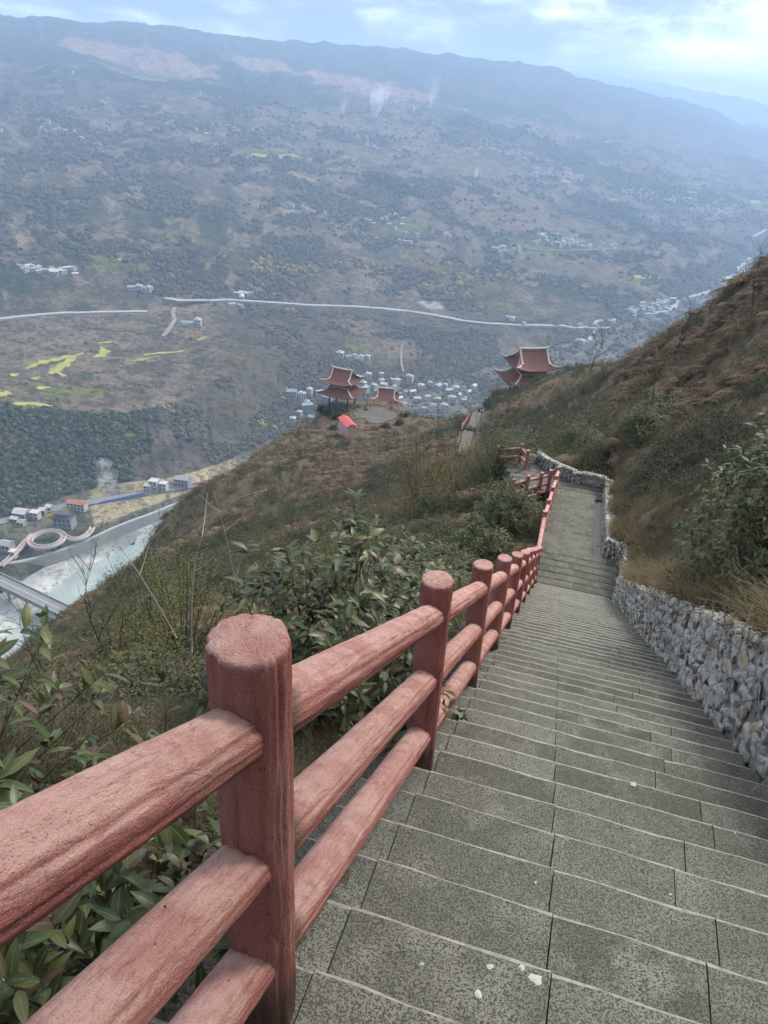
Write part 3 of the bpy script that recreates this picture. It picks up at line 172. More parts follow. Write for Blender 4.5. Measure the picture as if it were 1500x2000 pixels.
# --- the spur the staircase runs down
_hc = np.array(HILL)
def _fit():
    X = _hc[:, :2]; n = len(X)
    r = np.linalg.norm(X[:, None] - X[None], axis=2)
    K = np.where(r > 0, r * r * np.log(r + 1e-9), 0) / 50
    A = np.zeros((n + 3, n + 3)); A[:n, :n] = K; A[:n, n] = 1; A[:n, n + 1:] = X; A[n, :n] = 1; A[n + 1:, :n] = X.T
    return np.linalg.solve(A, np.r_[_hc[:, 2], 0, 0, 0])
_hw = _fit()

# staircase axis: B0 = foot of the nearest big post, DX/LX along and across
SYAW = math.radians(16.0152); SLOPE = .5706185
DX = np.array([math.sin(SYAW), math.cos(SYAW), 0.]); LX = np.array([math.cos(SYAW), -math.sin(SYAW), 0.])
B0 = np.array([-.24399, 1.03587, -2.03278])
COURTS = [(-3.6, 162.6, -64.4, 5.0), (26.5, 141.0, -49.2, 4.6)]
POST_H = 1.178; BAY = 1.848; RUN = .316888; RISE = RUN * SLOPE; PHASE = .45302; SEAM = .74386
S1, S2, S3, S4 = 17.1, 19.05, 27.2, 31.0
ZL = B0[2] - SLOPE * 16.95
def stair_z(s):
    s = np.asarray(s, float)
    z = B0[2] - SLOPE * np.minimum(s, 16.95)
    return z - .235 * np.clip(s - S2, 0, S3 - S2) - np.where(s > S2 + .02, .12, 0.)
def sl_xy(s, l): return B0[:2] + DX[:2] * s + LX[:2] * l
def to_sl(x, y):
    return (x - B0[0]) * DX[0] + (y - B0[1]) * DX[1], (x - B0[0]) * LX[0] + (y - B0[1]) * LX[1]

PLATFORMS = [(-6.0, 163.0, -64.4, 10.5), (26.5, 141.0, -49.2, 5.5)]   # x, y, z, radius

def hill_z(x, y):
    x = np.asarray(x, float); y = np.asarray(y, float)
    sh = x.shape; q = np.stack([x.ravel(), y.ravel()], -1); n = len(_hc); out = np.zeros(len(q))
    for i in range(0, len(q), 20000):
        p = q[i:i + 20000]; d2 = ((p[:, None] - _hc[None, :, :2]) ** 2).sum(2)
        out[i:i + 20000] = (.5 * d2 * np.log(d2 + 1e-12) / 50) @ _hw[:n] + _hw[n] + p @ _hw[n + 1:]
    z = out.reshape(sh)
    r = np.hypot(x, y)
    z = z + fbm(x / 2.2, y / 2.2, 3, 3) * np.clip(r / 30, .05, .35) + fbm(x / 14, y / 14, 9, 3) * np.clip((r - 20) / 60, 0, .9)
    z = z + fbm(x / 45, y / 45, 5, 3) * np.clip((r - 120) / 30, 0, 6)
    s, l = to_sl(x, y); zs = stair_z(s)
    z = np.where((s > -7) & (s < S3 + .3) & (l > -.33) & (l < 2.47), np.minimum(z, zs - .3), z)
    z = np.where((s >= S3 - .2) & (s < S4 + .2) & (l > -2.7) & (l < 2.2), np.minimum(z, zs - .3), z)
    for px, py, pz, pr in PLATFORMS:
        d = np.hypot(x - px, y - py); t = np.clip((pr + 2.0 - d) / 2.0, 0, 1)
        z = z * (1 - t) + (pz - .12) * t
    return z

# --- the far side of the valley: rows of (distance, height) per bearing
FAR = np.array(FAR_ROWS)
NSEG = [5, 26, 70, 84, 84, 84, 80, 70, 8]
N_AZ = 720
def _far_grid():
    az = np.linspace(FAR_AZ[0], FAR_AZ[-1], N_AZ)
    k = np.exp(-.5 * (np.arange(-40, 41) / 13) ** 2); k /= k.sum()
    rows = []
    for row in FAR:
        rr = np.interp(az, FAR_AZ, np.log(row[:, 0])); zz = np.interp(az, FAR_AZ, row[:, 1])
        rr = np.convolve(np.pad(rr, 40, 'edge'), k, 'valid'); zz = np.convolve(np.pad(zz, 40, 'edge'), k, 'valid')
        rows.append((np.exp(rr), zz))
    R = []; Z = []; T = []
    for i, n in enumerate(NSEG):
        for j in range(n + (i == len(NSEG) - 1)):
            u = j / n
            R.append(rows[i][0] ** (1 - u) * rows[i + 1][0] ** u); Z.append(rows[i][1] * (1 - u) + rows[i + 1][1] * u); T.append(i + u)
    R = np.array(R).T; Z = np.array(Z).T; T = np.array(T)
    i3 = sum(NSEG[:3]); kk = np.exp(-.5 * (np.arange(-24, 25) / 9) ** 2); kk /= kk.sum()
    Zs = np.apply_along_axis(lambda c: np.convolve(np.pad(c, 24, 'edge'), kk, 'valid'), 1, Z)
    w = np.clip((T - 2.85) / .3, 0, 1) * (T < 7.6)
    Z = Z * (1 - w) + Zs * w
    A = np.radians(az)[:, None]
    X = R * np.sin(A); Y = R * np.cos(A)
    Z = Z + far_relief(X, Y, np.broadcast_to(A, X.shape), R, np.broadcast_to(T, X.shape))
    return np.radians(az), R, X, Y, Z, T
def far_relief(X, Y, A, R, T):
    up = np.clip((T - 3.9) / .5, 0, 1); sc = np.clip((T - 2.0) / .25, 0, 1)
    g = 1 - np.abs(fbm(A * 26 + fbm(X / 700, Y / 700, 21, 2) * .9, np.log(R) * 2.2, 31, 3)) * 2   # gullies running down the fall line
    n = fbm(X / 420, Y / 420, 11, 5, .55)
    top = 1 - .45 * np.clip((T - 7) / 1, 0, 1)
    z = up * top * (R / 1500) * (9 * (g - .5) + 20 * n) + sc * (1 - up * .6) * (2.6 * fbm(X / 38, Y / 38, 41, 3)) * (1 - .55 * np.clip((T - 2.95) / .1, 0, 1) * (T < 4))
    z = z + sc * (T < 3) * 6 * (np.abs(fbm(A * 70, R / 160., 51, 2)) - .25) * np.sin(np.clip(T - 2, 0, 1) * math.pi)
    h = 2.4; tz = 14.0
    ter = np.clip((T - 3.0) / .1, 0, 1) * np.clip((4.0 - T) / .1, 0, 1)
    st = (R / tz + 2.2 * fbm(X / 120, Y / 120, 61, 3) * 2); st = st - np.floor(st)
    z = z + ter * (np.clip((st - .85) / .15, 0, 1) - st) * 1.6
    return z
FA, FR, FX, FY, FZ, FT = _far_grid()

def _far_col(a):
    u = np.clip((a - FA[0]) / (FA[1] - FA[0]), 0, N_AZ - 1.001); i = int(u); f = u - i
    return FR[i] * (1 - f) + FR[i + 1] * f, FZ[i] * (1 - f) + FZ[i + 1] * f
def far_z(x, y):
    R, Z = _far_col(math.atan2(x, y)); return float(np.interp(math.hypot(x, y), R, Z))
# ---------------------------------------------------------------- materials
MATS = {}
def material(name, fn, disp=False):
    m = bpy.data.materials.new(name); m.use_nodes = True; t = NT(m.node_tree)
    out = t.n('ShaderNodeOutputMaterial'); b = t.n('ShaderNodeBsdfPrincipled'); t.t.links.new(b.outputs[0], out.inputs[0])
    b.inputs['Specular IOR Level'].default_value = .25
    fn(t, b); MATS[name] = m; return m
def setc(t, b, col, rough=.9, bump=None, strength=.4, dist=.01, spec=None):
    if isinstance(col, bpy.types.NodeSocket): t.t.links.new(col, b.inputs['Base Color'])
    else: b.inputs['Base Color'].default_value = (*col, 1)
    if isinstance(rough, bpy.types.NodeSocket): t.t.links.new(rough, b.inputs['Roughness'])
    else: b.inputs['Roughness'].default_value = rough
    if spec is not None: b.inputs['Specular IOR Level'].default_value = spec
    if bump is not None:
        bn = t.n('ShaderNodeBump', {'Height': bump, 'Strength': strength, 'Distance': dist}); t.t.links.new(bn.outputs[0], b.inputs['Normal'])
def plain(name, col, rough=.85, var=.25, scale=3.0, bump=0.0, space='Object'):
    def fn(t, b):
        v = t.n('ShaderNodeTexCoord').outputs[space]; n = t.noise(v, scale, 5)
        c = t.mix(n, tuple(x * (1 - var) for x in col), tuple(min(1, x * (1 + var)) for x in col))
        setc(t, b, c, rough, n if bump else None, bump, .02)
    return material(name, fn)

def _rail(t, b):
    v = t.n('ShaderNodeTexCoord').outputs['Object']
    oi = t.n('ShaderNodeObjectInfo').outputs['Random']
    v = t.vadd(v, t.n('ShaderNodeCombineXYZ', {0: 0., 1: 0., 2: t.math('MULTIPLY', oi, 37.)}).outputs[0])
    gr = t.noise(t.vmul(v, (1, 1, .26)), 40, 5, .68, 1.6); fine = t.noise(v, 300, 4, .75); fine2 = t.noise(v, 110, 3, .6)
    blot = t.noise(t.vmul(v, (1, 1, .4)), 7, 6, .6); stain = t.noise(t.vmul(v, (1, 1, .3)), 10, 6, .65, .6)
    col = t.mix(t.step(blot, .35, .68), (.36, .122, .108), (.48, .205, .18))
    col = t.mix(t.math('MULTIPLY', t.step(stain, .52, .74), .4), col, (.36, .235, .18))
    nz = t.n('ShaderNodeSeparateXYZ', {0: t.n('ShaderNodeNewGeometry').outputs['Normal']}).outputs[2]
    dust_toplight = t.math('MULTIPLY', t.step(nz, .05, .75), t.step(t.noise(v, 9, 6, .65), .36, .62, .35, .9))  # dust, with the light on upward faces painted into its colour
    col = t.mix(dust_toplight, col, (.65, .415, .365))
    crev = t.step(gr, .46, .33); col = t.mix(t.math('MULTIPLY', crev, .38), col, (.12, .06, .05))
    col = t.mix(t.math('MULTIPLY', t.step(fine, .53, .70), .7), col, (.12, .06, .05))
    col = t.mix(t.math('MULTIPLY', t.step(fine, .47, .32), .6), col, (.70, .43, .37))
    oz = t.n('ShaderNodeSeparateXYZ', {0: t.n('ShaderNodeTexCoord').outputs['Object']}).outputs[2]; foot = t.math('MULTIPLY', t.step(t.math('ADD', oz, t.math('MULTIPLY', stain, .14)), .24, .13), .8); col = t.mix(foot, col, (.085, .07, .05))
    spot = t.step(t.noise(v, 60, 2), .735, .76); col = t.mix(spot, col, (.06, .035, .03))
    h = t.math('ADD', t.math('MULTIPLY', gr, .9), t.math('ADD', t.math('MULTIPLY', fine, .45), t.math('MULTIPLY', fine2, .3)))
    setc(t, b, col, .93, h, 1.0, .02, .18)
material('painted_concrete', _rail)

def _slab(t, b):
    p = t.n('ShaderNodeNewGeometry').outputs['Position']; oi = t.n('ShaderNodeObjectInfo').outputs['Random']
    sh = t.vadd(p, t.n('ShaderNodeCombineXYZ', {0: t.math('MULTIPLY', oi, 31.), 1: t.math('MULTIPLY', oi, 17.), 2: 0.}).outputs[0])
    wv = t.vadd(sh, t.vmul(t.n('ShaderNodeTexNoise', {'Vector': sh, 'Scale': 22., 'Detail': 2.}).outputs['Color'], (.03, .03, .03)))
    pit = t.noise(t.vmul(wv, (1.0, 1.25, 1.0)), 140, 2.2, .6, .25)
    patch = t.noise(sh, 5.5, 4, .6)
    deep = t.step(t.math('ADD', pit, t.math('MULTIPLY', t.math('SUBTRACT', patch, .5), .12)), .525, .455)
    fine = t.noise(sh, 400, 2, .7); oy = t.n('ShaderNodeSeparateXYZ', {0: t.n('ShaderNodeTexCoord').outputs['Object']}).outputs[1]; back_dark = t.math('MULTIPLY', t.step(t.math('ADD', oy, t.math('MULTIPLY', t.noise(p, 9, 4, .6), .12)), .17, .06), .75)
    tone = t.mix(oi, (.10, .099, .083), (.20, .197, .168))
    tone = t.mix(t.step(patch, .42, .68), tone, (.215, .21, .18))
    big = t.noise(p, .8, 5, .6)
    tone = t.mix(t.math('MULTIPLY', t.step(big, .42, .66), .5), tone, (.105, .105, .078))
    tone = t.mix(back_dark, tone, (.05, .048, .036))  # slab colour darkens towards the back edge of the tread
    col = t.mix(t.math('MULTIPLY', deep, t.math('ADD', .62, t.math('MULTIPLY', patch, .45))), tone, (.036, .036, .029))
    col = t.mix(t.math('MULTIPLY', t.step(fine, .55, .75), .3), col, (.28, .27, .24))
    drop = t.step(t.noise(p, 13, 3, .5), .755, .775); col = t.mix(t.math('MULTIPLY', drop, t.step(t.noise(p, 1.1, 2), .52, .6)), col, (.58, .58, .55))
    setc(t, b, col, .86, t.math('SUBTRACT', t.math('MULTIPLY', fine, .12), deep), .55, .004, .3)
material('tooled_stone', _slab)
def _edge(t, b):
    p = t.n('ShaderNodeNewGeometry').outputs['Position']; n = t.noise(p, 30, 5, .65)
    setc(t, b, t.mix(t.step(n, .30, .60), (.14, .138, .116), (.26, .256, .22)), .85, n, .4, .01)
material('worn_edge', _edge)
plain('stair_core', (.055, .055, .048), .95, .3, 4)
def _wstone(t, b):
    p = t.n('ShaderNodeNewGeometry').outputs['Position']; oi = t.n('ShaderNodeObjectInfo').outputs['Random']
    a = t.n('ShaderNodeAttribute', attribute_name='tint').outputs['Fac']; r = t.math('FRACT', t.math('ADD', oi, a))
    n = t.noise(p, 14, 6, .65, .3); f = t.noise(p, 60, 4, .65)
    base = t.ramp(r, [(.0, (.23, .22, .20)), (.3, (.43, .415, .385)), (.5, (.30, .29, .265)), (.72, (.50, .48, .44)), (.86, (.40, .375, .33)), (.93, (.46, .36, .19)), (1., (.34, .33, .31))])
    col = t.mix(t.step(n, .42, .66), base, (.60, .585, .545)); col = t.mix(t.step(n, .44, .32), col, (.115, .112, .104))
    col = t.mix(t.math('MULTIPLY', t.step(f, .55, .7), .5), col, (.12, .12, .115))
    setc(t, b, col, .9, t.math('ADD', n, t.math('MULTIPLY', f, .5)), 1.0, .03)
material('rubble_stone', _wstone)
plain('dark_mortar', (.24, .232, .21), .95, .5, 14, .5)
plain('paving', (.11, .107, .092), .95, .45, .8)

def _soil(t, b):
    p = t.n('ShaderNodeNewGeometry').outputs['Position']; a = t.noise(p, .16, 6, .6); c = t.noise(p, 2.2, 6, .7); d = t.noise(p, 14, 4, .7)
    col = t.mix(t.step(a, .4, .62), (.085, .065, .042), (.105, .088, .05)); col = t.mix(t.step(c, .42, .62), col, (.16, .12, .075)); col = t.mix(t.step(d, .5, .35), col, (.032, .027, .018))
    setc(t, b, col, .97, t.math('ADD', c, t.math('MULTIPLY', d, .4)), 1.0, .12)
material('litter_soil', _soil)

def leafmat(name, stops, rough=.5, spec=.3, trans=.25, vein=True):
    def fn(t, b):
        oi = t.n('ShaderNodeObjectInfo').outputs['Random']; a = t.n('ShaderNodeAttribute', attribute_name='tint').outputs['Fac']
        r = t.math('FRACT', t.math('ADD', oi, a)); col = t.ramp(r, stops)
        p = t.n('ShaderNodeNewGeometry').outputs['Position']; n = t.noise(p, 55, 3, .6)
        col = t.mix(t.math('MULTIPLY', n, .5), col, t.mix(.5, col, (.02, .02, .012)))
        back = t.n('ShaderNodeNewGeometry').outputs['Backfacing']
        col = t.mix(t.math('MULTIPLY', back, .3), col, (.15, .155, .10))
        rib = t.n('ShaderNodeAttribute', attribute_name='rib').outputs['Fac']; col = t.mix(t.step(rib, .86, .97, 0., .45), col, (.22, .23, .12)); col = t.mix(t.step(rib, .12, .0, 0., .25), col, (.03, .025, .012))
        setc(t, b, col, rough, n, .15, .002, spec)
        if trans:
            out = [x for x in t.t.nodes if x.type == 'OUTPUT_MATERIAL'][0]
            tr = t.n('ShaderNodeBsdfTranslucent', {'Color': col}); mxs = t.n('ShaderNodeMixShader', {0: trans, 1: b.outputs[0], 2: tr.outputs[0]})
            t.t.links.new(mxs.outputs[0], out.inputs[0])
    return material(name, fn)
leafmat('broad_leaf', [(0, (.030, .050, .014)), (.3, (.050, .078, .020)), (.55, (.082, .105, .028)), (.78, (.125, .135, .055)), (.87, (.055, .045, .03)), (.92, (.105, .052, .042)), (.95, (.14, .075, .045)), (1, (.055, .08, .03))], .40, .42)
leafmat('laurel_leaf', [(0, (.045, .065, .018)), (.3, (.075, .10, .026)), (.6, (.12, .14, .04)), (.82, (.19, .195, .07)), (.92, (.10, .06, .04)), (1, (.07, .09, .03))], .42, .4)
leafmat('shrub_leaf', [(0, (.042, .06, .022)), (.4, (.07, .092, .034)), (.75, (.11, .125, .048)), (.9, (.155, .14, .06)), (1, (.075, .075, .04))], .6, .25)
leafmat('olive_leaf', [(0, (.06, .07, .03)), (.4, (.095, .105, .045)), (.7, (.13, .13, .06)), (.88, (.15, .11, .06)), (1, (.07, .085, .035))], .6, .25)
leafmat('airy_leaf', [(0, (.10, .12, .032)), (.5, (.15, .165, .045)), (.85, (.19, .18, .055)), (1, (.13, .10, .04))], .6, .2, .35)
leafmat('ochre_leaf', [(0, (.17, .125, .04)), (.5, (.22, .16, .05)), (.85, (.15, .13, .05)), (1, (.10, .08, .04))], .7, .2, .3)
leafmat('dark_leaf', [(0, (.016, .026, .011)), (.5, (.03, .043, .018)), (1, (.05, .06, .025))], .6, .25)
leafmat('dry_fern', [(0, (.11, .072, .048)), (.35, (.19, .127, .085)), (.7, (.27, .19, .132)), (.9, (.38, .295, .215)), (1, (.12, .085, .058))], .85, .12, .25)
leafmat('dry_grass', [(0, (.15, .105, .06)), (.4, (.25, .185, .105)), (.7, (.34, .265, .16)), (.9, (.19, .16, .075)), (1, (.20, .13, .07))], .85, .12, .3)
leafmat('twiggy', [(0, (.085, .083, .062)), (.4, (.12, .118, .088)), (.7, (.155, .145, .11)), (.9, (.10, .115, .065)), (1, (.13, .10, .07))], .85, .12, .2)
leafmat('scrub', [(0, (.045, .040, .024)), (.35, (.065, .060, .032)), (.65, (.08, .07, .045)), (.85, (.058, .07, .03)), (1, (.10, .066, .04))], .85, .12, .2)
plain('bark', (.075, .058, .045), .95, .35, 20, .4)
plain('pale_bark', (.30, .28, .25), .9, .25, 20, .3)
plain('dark_stem', (.05, .042, .03), .9, .3, 20)

# far valley
def _slope(t, b):
    p = t.n('ShaderNodeNewGeometry').outputs['Position']; a = t.n('ShaderNodeAttribute', attribute_name='cover').outputs['Color']
    n1 = t.noise(p, .035, 7, .68); n2 = t.noise(p, .14, 5, .7); n3 = t.noise(p, .0045, 5, .6)
    col = t.mix(t.step(n1, .58, .40, 0, .55), a, (.045, .045, .032)); col = t.mix(t.step(n1, .55, .70, 0, .5), col, (.24, .20, .145))
    col = t.mix(t.step(n2, .52, .36, 0, .6), col, (.03, .032, .022)); col = t.mix(t.step(n3, .52, .64, 0, .25), col, (.11, .10, .055))
    setc(t, b, col, 1.0, t.math('ADD', t.math('MULTIPLY', n1, 2.), n2), 1.0, 5.0, .0)
material('mountain_cover', _slope)
def canopy(name, cols):
    def fn(t, b):
        a = t.n('ShaderNodeAttribute', attribute_name='tint', attribute_type='INSTANCER').outputs['Fac']
        p = t.n('ShaderNodeNewGeometry').outputs['Position']; n = t.noise(p, .9, 4, .7)
        c = t.ramp(a, cols); c = t.mix(t.step(n, .50, .30, 0., .6), c, (.03, .032, .022)); setc(t, b, c, 1., n, .9, .7, 0.)
    return material(name, fn)
canopy('canopy', [(0, (.10, .088, .066)), (.25, (.15, .125, .095)), (.45, (.10, .10, .06)), (.6, (.075, .085, .045)), (.72, (.045, .062, .03)), (.84, (.065, .08, .038)), (.85, (.30, .22, .075)), (1, (.34, .26, .11))])
plain('white_wall', (.46, .455, .43), .9, .12, .3); plain('grey_wall', (.27, .27, .262), .9, .2, .3); plain('cream_wall', (.40, .36, .29), .9, .15, .3)
plain('pink_wall', (.55, .34, .32), .85, .2, 1.2); plain('grey_roof', (.30, .31, .32), .8, .25, .5); plain('blue_roof', (.24, .29, .34), .6, .2, .5)
plain('pale_roof', (.47, .47, .455), .7, .15, .4); plain('red_roof', (.42, .17, .12), .85, .25, .4); plain('brick_roof', (.50, .22, .15), .85, .2, .4); plain('dark_roof', (.09, .09, .095), .85, .25, .6)
plain('window_dark', (.035, .04, .045), .35, .2, 1.0)
plain('asphalt', (.20, .20, .195), .95, .2, .1); plain('concrete', (.33, .32, .30), .95, .2, .2, 0, 'Object'); plain('dirt_road', (.25, .21, .16), 1., .2, .1)
plain('rape', (.29, .29, .08), 1., .6, .2)
plain('steel', (.30, .31, .32), .6, .15, 1.); plain('rail_white', (.55, .50, .48), .8, .1, 1.); plain('track_red', (.36, .235, .20), .9, .2, .4)
plain('fence_blue', (.10, .20, .48), .7, .3, .6); plain('fence_red', (.50, .13, .13), .7, .35, .6); plain('fence_yellow', (.58, .42, .08), .7, .3, .6)
plain('pavilion_tile', (.215, .105, .095), .75, .3, 1.5); plain('pavilion_ridge', (.46, .45, .38), .9, .3, 2.); plain('pavilion_wood', (.12, .045, .035), .8, .3, 3.); plain('pavilion_dark', (.035, .03, .028), .9, .4, 3.)
plain('pavilion_board', (.42, .20, .05), .8, .2, 2.); plain('shed_roof', (.62, .14, .14), .55, .15, 2.); plain('black_plastic', (.015, .015, .017), .5, .2, 4.); plain('white_paint', (.75, .75, .73), .6, .1, 4.)
def _gravel(t, b):
    p = t.n('ShaderNodeNewGeometry').outputs['Position']; a = t.noise(p, .018, 6, .65, .5); c = t.noise(p, .25, 5, .7)
    col = t.mix(t.step(a, .38, .58), (.20, .205, .20), (.50, .50, .47)); col = t.mix(t.step(c, .5, .3), col, (.10, .105, .09))
    setc(t, b, col, 1.0, c, .6, .5, 0.)
material('river_gravel', _gravel)
def _water(t, b):
    p = t.n('ShaderNodeNewGeometry').outputs['Position']; a = t.noise(t.vmul(p, (1, .6, 1)), .02, 6, .62, .6); r = t.noise(p, .5, 5, .7)
    col = t.mix(t.step(a, .40, .62), (.23, .268, .245), (.36, .40, .37)); col = t.mix(t.step(t.noise(p, .05, 7, .75), .68, .78), col, (.55, .60, .57))
    setc(t, b, col, .22, r, .35, .4, .35)
material('river_water', _water)
def _volume(name, col, dens, hom=True, noise=None):
    m = bpy.data.materials.new(name); m.use_nodes = True; t = NT(m.node_tree); out = t.n('ShaderNodeOutputMaterial')
    v = t.n('ShaderNodeVolumePrincipled', {'Color': (*col, 1), 'Density': dens, 'Anisotropy': .2}); t.t.links.new(v.outputs[0], out.inputs['Volume'])
    if hasattr(m, 'cycles') and hasattr(m.cycles, 'homogeneous_volume'): m.cycles.homogeneous_volume = hom
    MATS[name] = m; return m, t, v
_volume('haze_air', (.48, .68, 1.0), 2.6e-4)
m_, t, v_ = _volume('smoke', (.93, .95, 1.), 0.0, False)
oc = t.n('ShaderNodeTexCoord').outputs['Object']   # plume: object space z 0..1, radius 1 at the top
se = t.n('ShaderNodeSeparateXYZ', {0: oc}); zz = se.outputs[2]
bend = t.math('MULTIPLY', t.math('POWER', t.math('MAXIMUM', zz, 0.), 1.6), .55)
dx = t.math('SUBTRACT', se.outputs[0], bend); rr = t.math('SQRT', t.math('ADD', t.math('MULTIPLY', dx, dx), t.math('MULTIPLY', se.outputs[1], se.outputs[1])))
rad = t.math('ADD', .10, t.math('MULTIPLY', zz, .9)); core = t.step(t.math('DIVIDE', rr, rad), 1.0, .1)
nn = t.step(t.noise(oc, 3.4, 5, .65, .6), .42, .66); fade = t.math('MULTIPLY', t.math('POWER', t.step(zz, 1.0, .05), 1.6), t.step(zz, -.02, .03))
thin = t.math('DIVIDE', .09, t.math('ADD', .12, t.math('MULTIPLY', zz, zz)))
oi = t.n('ShaderNodeObjectInfo').outputs['Alpha']
t.t.links.new(t.math('MULTIPLY', t.math('MULTIPLY', core, nn), t.math('MULTIPLY', t.math('MULTIPLY', fade, thin), oi)), v_.inputs['Density'])
# ---------------------------------------------------------------- terrain meshes
def polar_mesh(name, az, rad, zf, mat):
    A, Rr = np.meshgrid(az, rad, indexing='ij'); X = Rr * np.sin(A); Y = Rr * np.cos(A); Zz = zf(X, Y)
    na, nr = A.shape; i = np.arange(na * nr).reshape(na, nr)
    Fq = np.stack([i[:-1, :-1], i[1:, :-1], i[1:, 1:], i[:-1, 1:]], -1).reshape(-1, 4)
    o = link(name, mesh_np(name, np.stack([X, Y, Zz], -1).reshape(-1, 3), Fq[:, ::-1].copy(), MATS[mat], True)); o['kind'] = 'structure'; return o
az_hill = np.concatenate([np.linspace(-180, -56, 50)[:-1], np.linspace(-56, 46, 400)[:-1], np.linspace(46, 180, 50)])
rad_hill = np.concatenate([[.02], np.exp(np.linspace(math.log(.4), math.log(250), 330)), np.exp(np.linspace(math.log(255), math.log(720), 30))])
hillside = polar_mesh('hillside', np.radians(az_hill), rad_hill, lambda x, y: np.maximum(hill_z(x, y), -303.5), 'litter_soil')

# far slope with its land cover as vertex albedo
def cover_colour():
    X, Y = FX, FY; T = np.broadcast_to(FT, X.shape); Rr = FR; A = np.broadcast_to(FA[:, None], X.shape)
    n1 = fbm(X / 260, Y / 260, 71, 5, .6); n2 = fbm(A * 40 + n1, np.log(Rr) * 18, 77, 4, .6); n3 = fbm(X / 70, Y / 70, 83, 4)
    woods = np.array([.13, .112, .09]); scrub = np.array([.165, .142, .10]); brown = np.array([.27, .205, .155]); con = np.array([.045, .062, .036])
    pal = {'pink': (.40, .26, .20), 'conifer': tuple(con), 'field': (.255, .20, .145), 'rock': (.42, .40, .36), 'tan': (.38, .30, .18), 'green': (.17, .21, .05), 'bamboo': (.19, .15, .06)}
    def mx(c, k, w): return c * (1 - w[..., None]) + np.array(k) * w[..., None]
    col = np.broadcast_to(woods, X.shape + (3,)).copy()
    col = mx(col, scrub, np.clip(n1 * 2 + .5, 0, 1)); col = mx(col, brown, np.clip((n2 + .35 * n3 + .02) * 4, 0, 1) * np.clip((T - 3.9) * 3, 0, 1) * .75)
    col = mx(col, con, np.clip((n1 - .18 + .3 * n3) * 5, 0, 1) * (T > 3.8) * .85)
    col = mx(col, con * .9, np.clip((T - 7.1) / .25, 0, 1) * np.clip(.9 + n3, 0, 1))
    ct = np.floor(FZ / 7 + 2.5 * fbm(X / 300, Y / 300, 161, 4)); hc = _hash(ct.astype(np.int64), np.floor(A * 45 + 1.5 * n1).astype(np.int64), 9); bw = np.clip((n2 + .35 * n3 + .10) * 4, 0, 1) * np.clip((T - 3.9) * 3, 0, 1) * (T < 7.2)
    col = mx(col, (.30, .245, .185), bw * (hc > .72) * .75); col = mx(col, (.07, .075, .05), bw * (hc < .25) * .7); col = mx(col, (.20, .20, .10), bw * ((hc > .55) & (hc < .62)) * .8)
    fld = np.clip((T - 2.97) / .06, 0, 1) * np.clip((4.02 - T) / .05, 0, 1) * np.clip((math.radians(-12.5) - A + n1 * .06) * 30, 0, 1)
    strips = np.floor(Rr / 9 + 4 * fbm(X / 140, Y / 140, 61, 3)); hsh = _hash(strips.astype(np.int64), np.floor(A * 60 + n3).astype(np.int64), 5)
    col = mx(col, (.215, .17, .125), fld); col = mx(col, (.28, .225, .165), fld * (hsh > .6) * .8); col = mx(col, (.12, .13, .055), fld * (hsh < .16) * .8)
    flat = (T < 2.0); col = mx(col, (.22, .20, .155), flat * 1.0); col = mx(col, (.10, .12, .06), flat * np.clip(n3 * 4, 0, 1))
    hay = (T > 1.0) & (T < 1.97) & (A > math.radians(-25.2)) & (A < math.radians(-13)); col = mx(col, (.52, .43, .26), hay * 1.0)
    for x, y, rt, rr, k in DATA['patches']:
        a0 = math.atan2(x, y); r0 = math.hypot(x, y)
        u = (A - a0) * r0 / rt; v = (Rr - r0) / rr
        wgt = np.clip((1.15 - np.sqrt(u * u + v * v) + .75 * n3 + .3 * n1) * 4, 0, 1)
        c = np.array(pal[k]); wgt = wgt * {'bamboo': .6, 'green': .8, 'field': .8}.get(k, 1.0)
        col = mx(col, c, wgt)
    return col
cov = cover_colour()
na, nt = FX.shape; ii = np.arange(na * nt).reshape(na, nt)
Fq = np.stack([ii[:-1, :-1], ii[:-1, 1:], ii[1:, 1:], ii[1:, :-1]], -1).reshape(-1, 4)
slope = link('mountain_slope', mesh_np('mountain_slope', np.stack([FX, FY, FZ], -1).reshape(-1, 3), Fq, MATS['mountain_cover'], True,
             attrs={'cover': ('FLOAT_COLOR', 'POINT', np.concatenate([cov, np.ones(cov.shape[:2] + (1,))], -1))})); slope['kind'] = 'structure'

# a further range beyond the main ridge, to the right
azd = np.radians(np.linspace(-4, 46, 260)); rd = np.linspace(0, 1, 24)
def crest(a):
    d = np.degrees(a); e = np.interp(d, [-4, 6, 10, 14, 18, 22, 26, 30, 46], [2.0, 2.6, 2.75, 2.6, 2.1, 1.45, .85, .5, .3])
    return np.tan(np.radians(e)) * 11800 + 40 * fbm(a * 60, a * 0 + 3, 91, 4)
A2, U2 = np.meshgrid(azd, rd, indexing='ij'); R2 = 9400 + 2600 * U2; Z2 = -300 + (crest(A2) + 300) * np.sin(np.clip(U2 / .92, 0, 1) * math.pi / 2) + 60 * fbm(R2 * np.sin(A2) / 900, R2 * np.cos(A2) / 900, 95, 4) * np.sin(U2 * math.pi)
i2 = np.arange(A2.size).reshape(A2.shape); F2 = np.stack([i2[:-1, :-1], i2[:-1, 1:], i2[1:, 1:], i2[1:, :-1]], -1).reshape(-1, 4)
plain('distant_wood', (.05, .055, .042), 1., .3, .002)
dm = link('distant_mountains', mesh_np('distant_mountains', np.stack([R2 * np.sin(A2), R2 * np.cos(A2), Z2], -1).reshape(-1, 3), F2, MATS['distant_wood'], True)); dm['kind'] = 'structure'

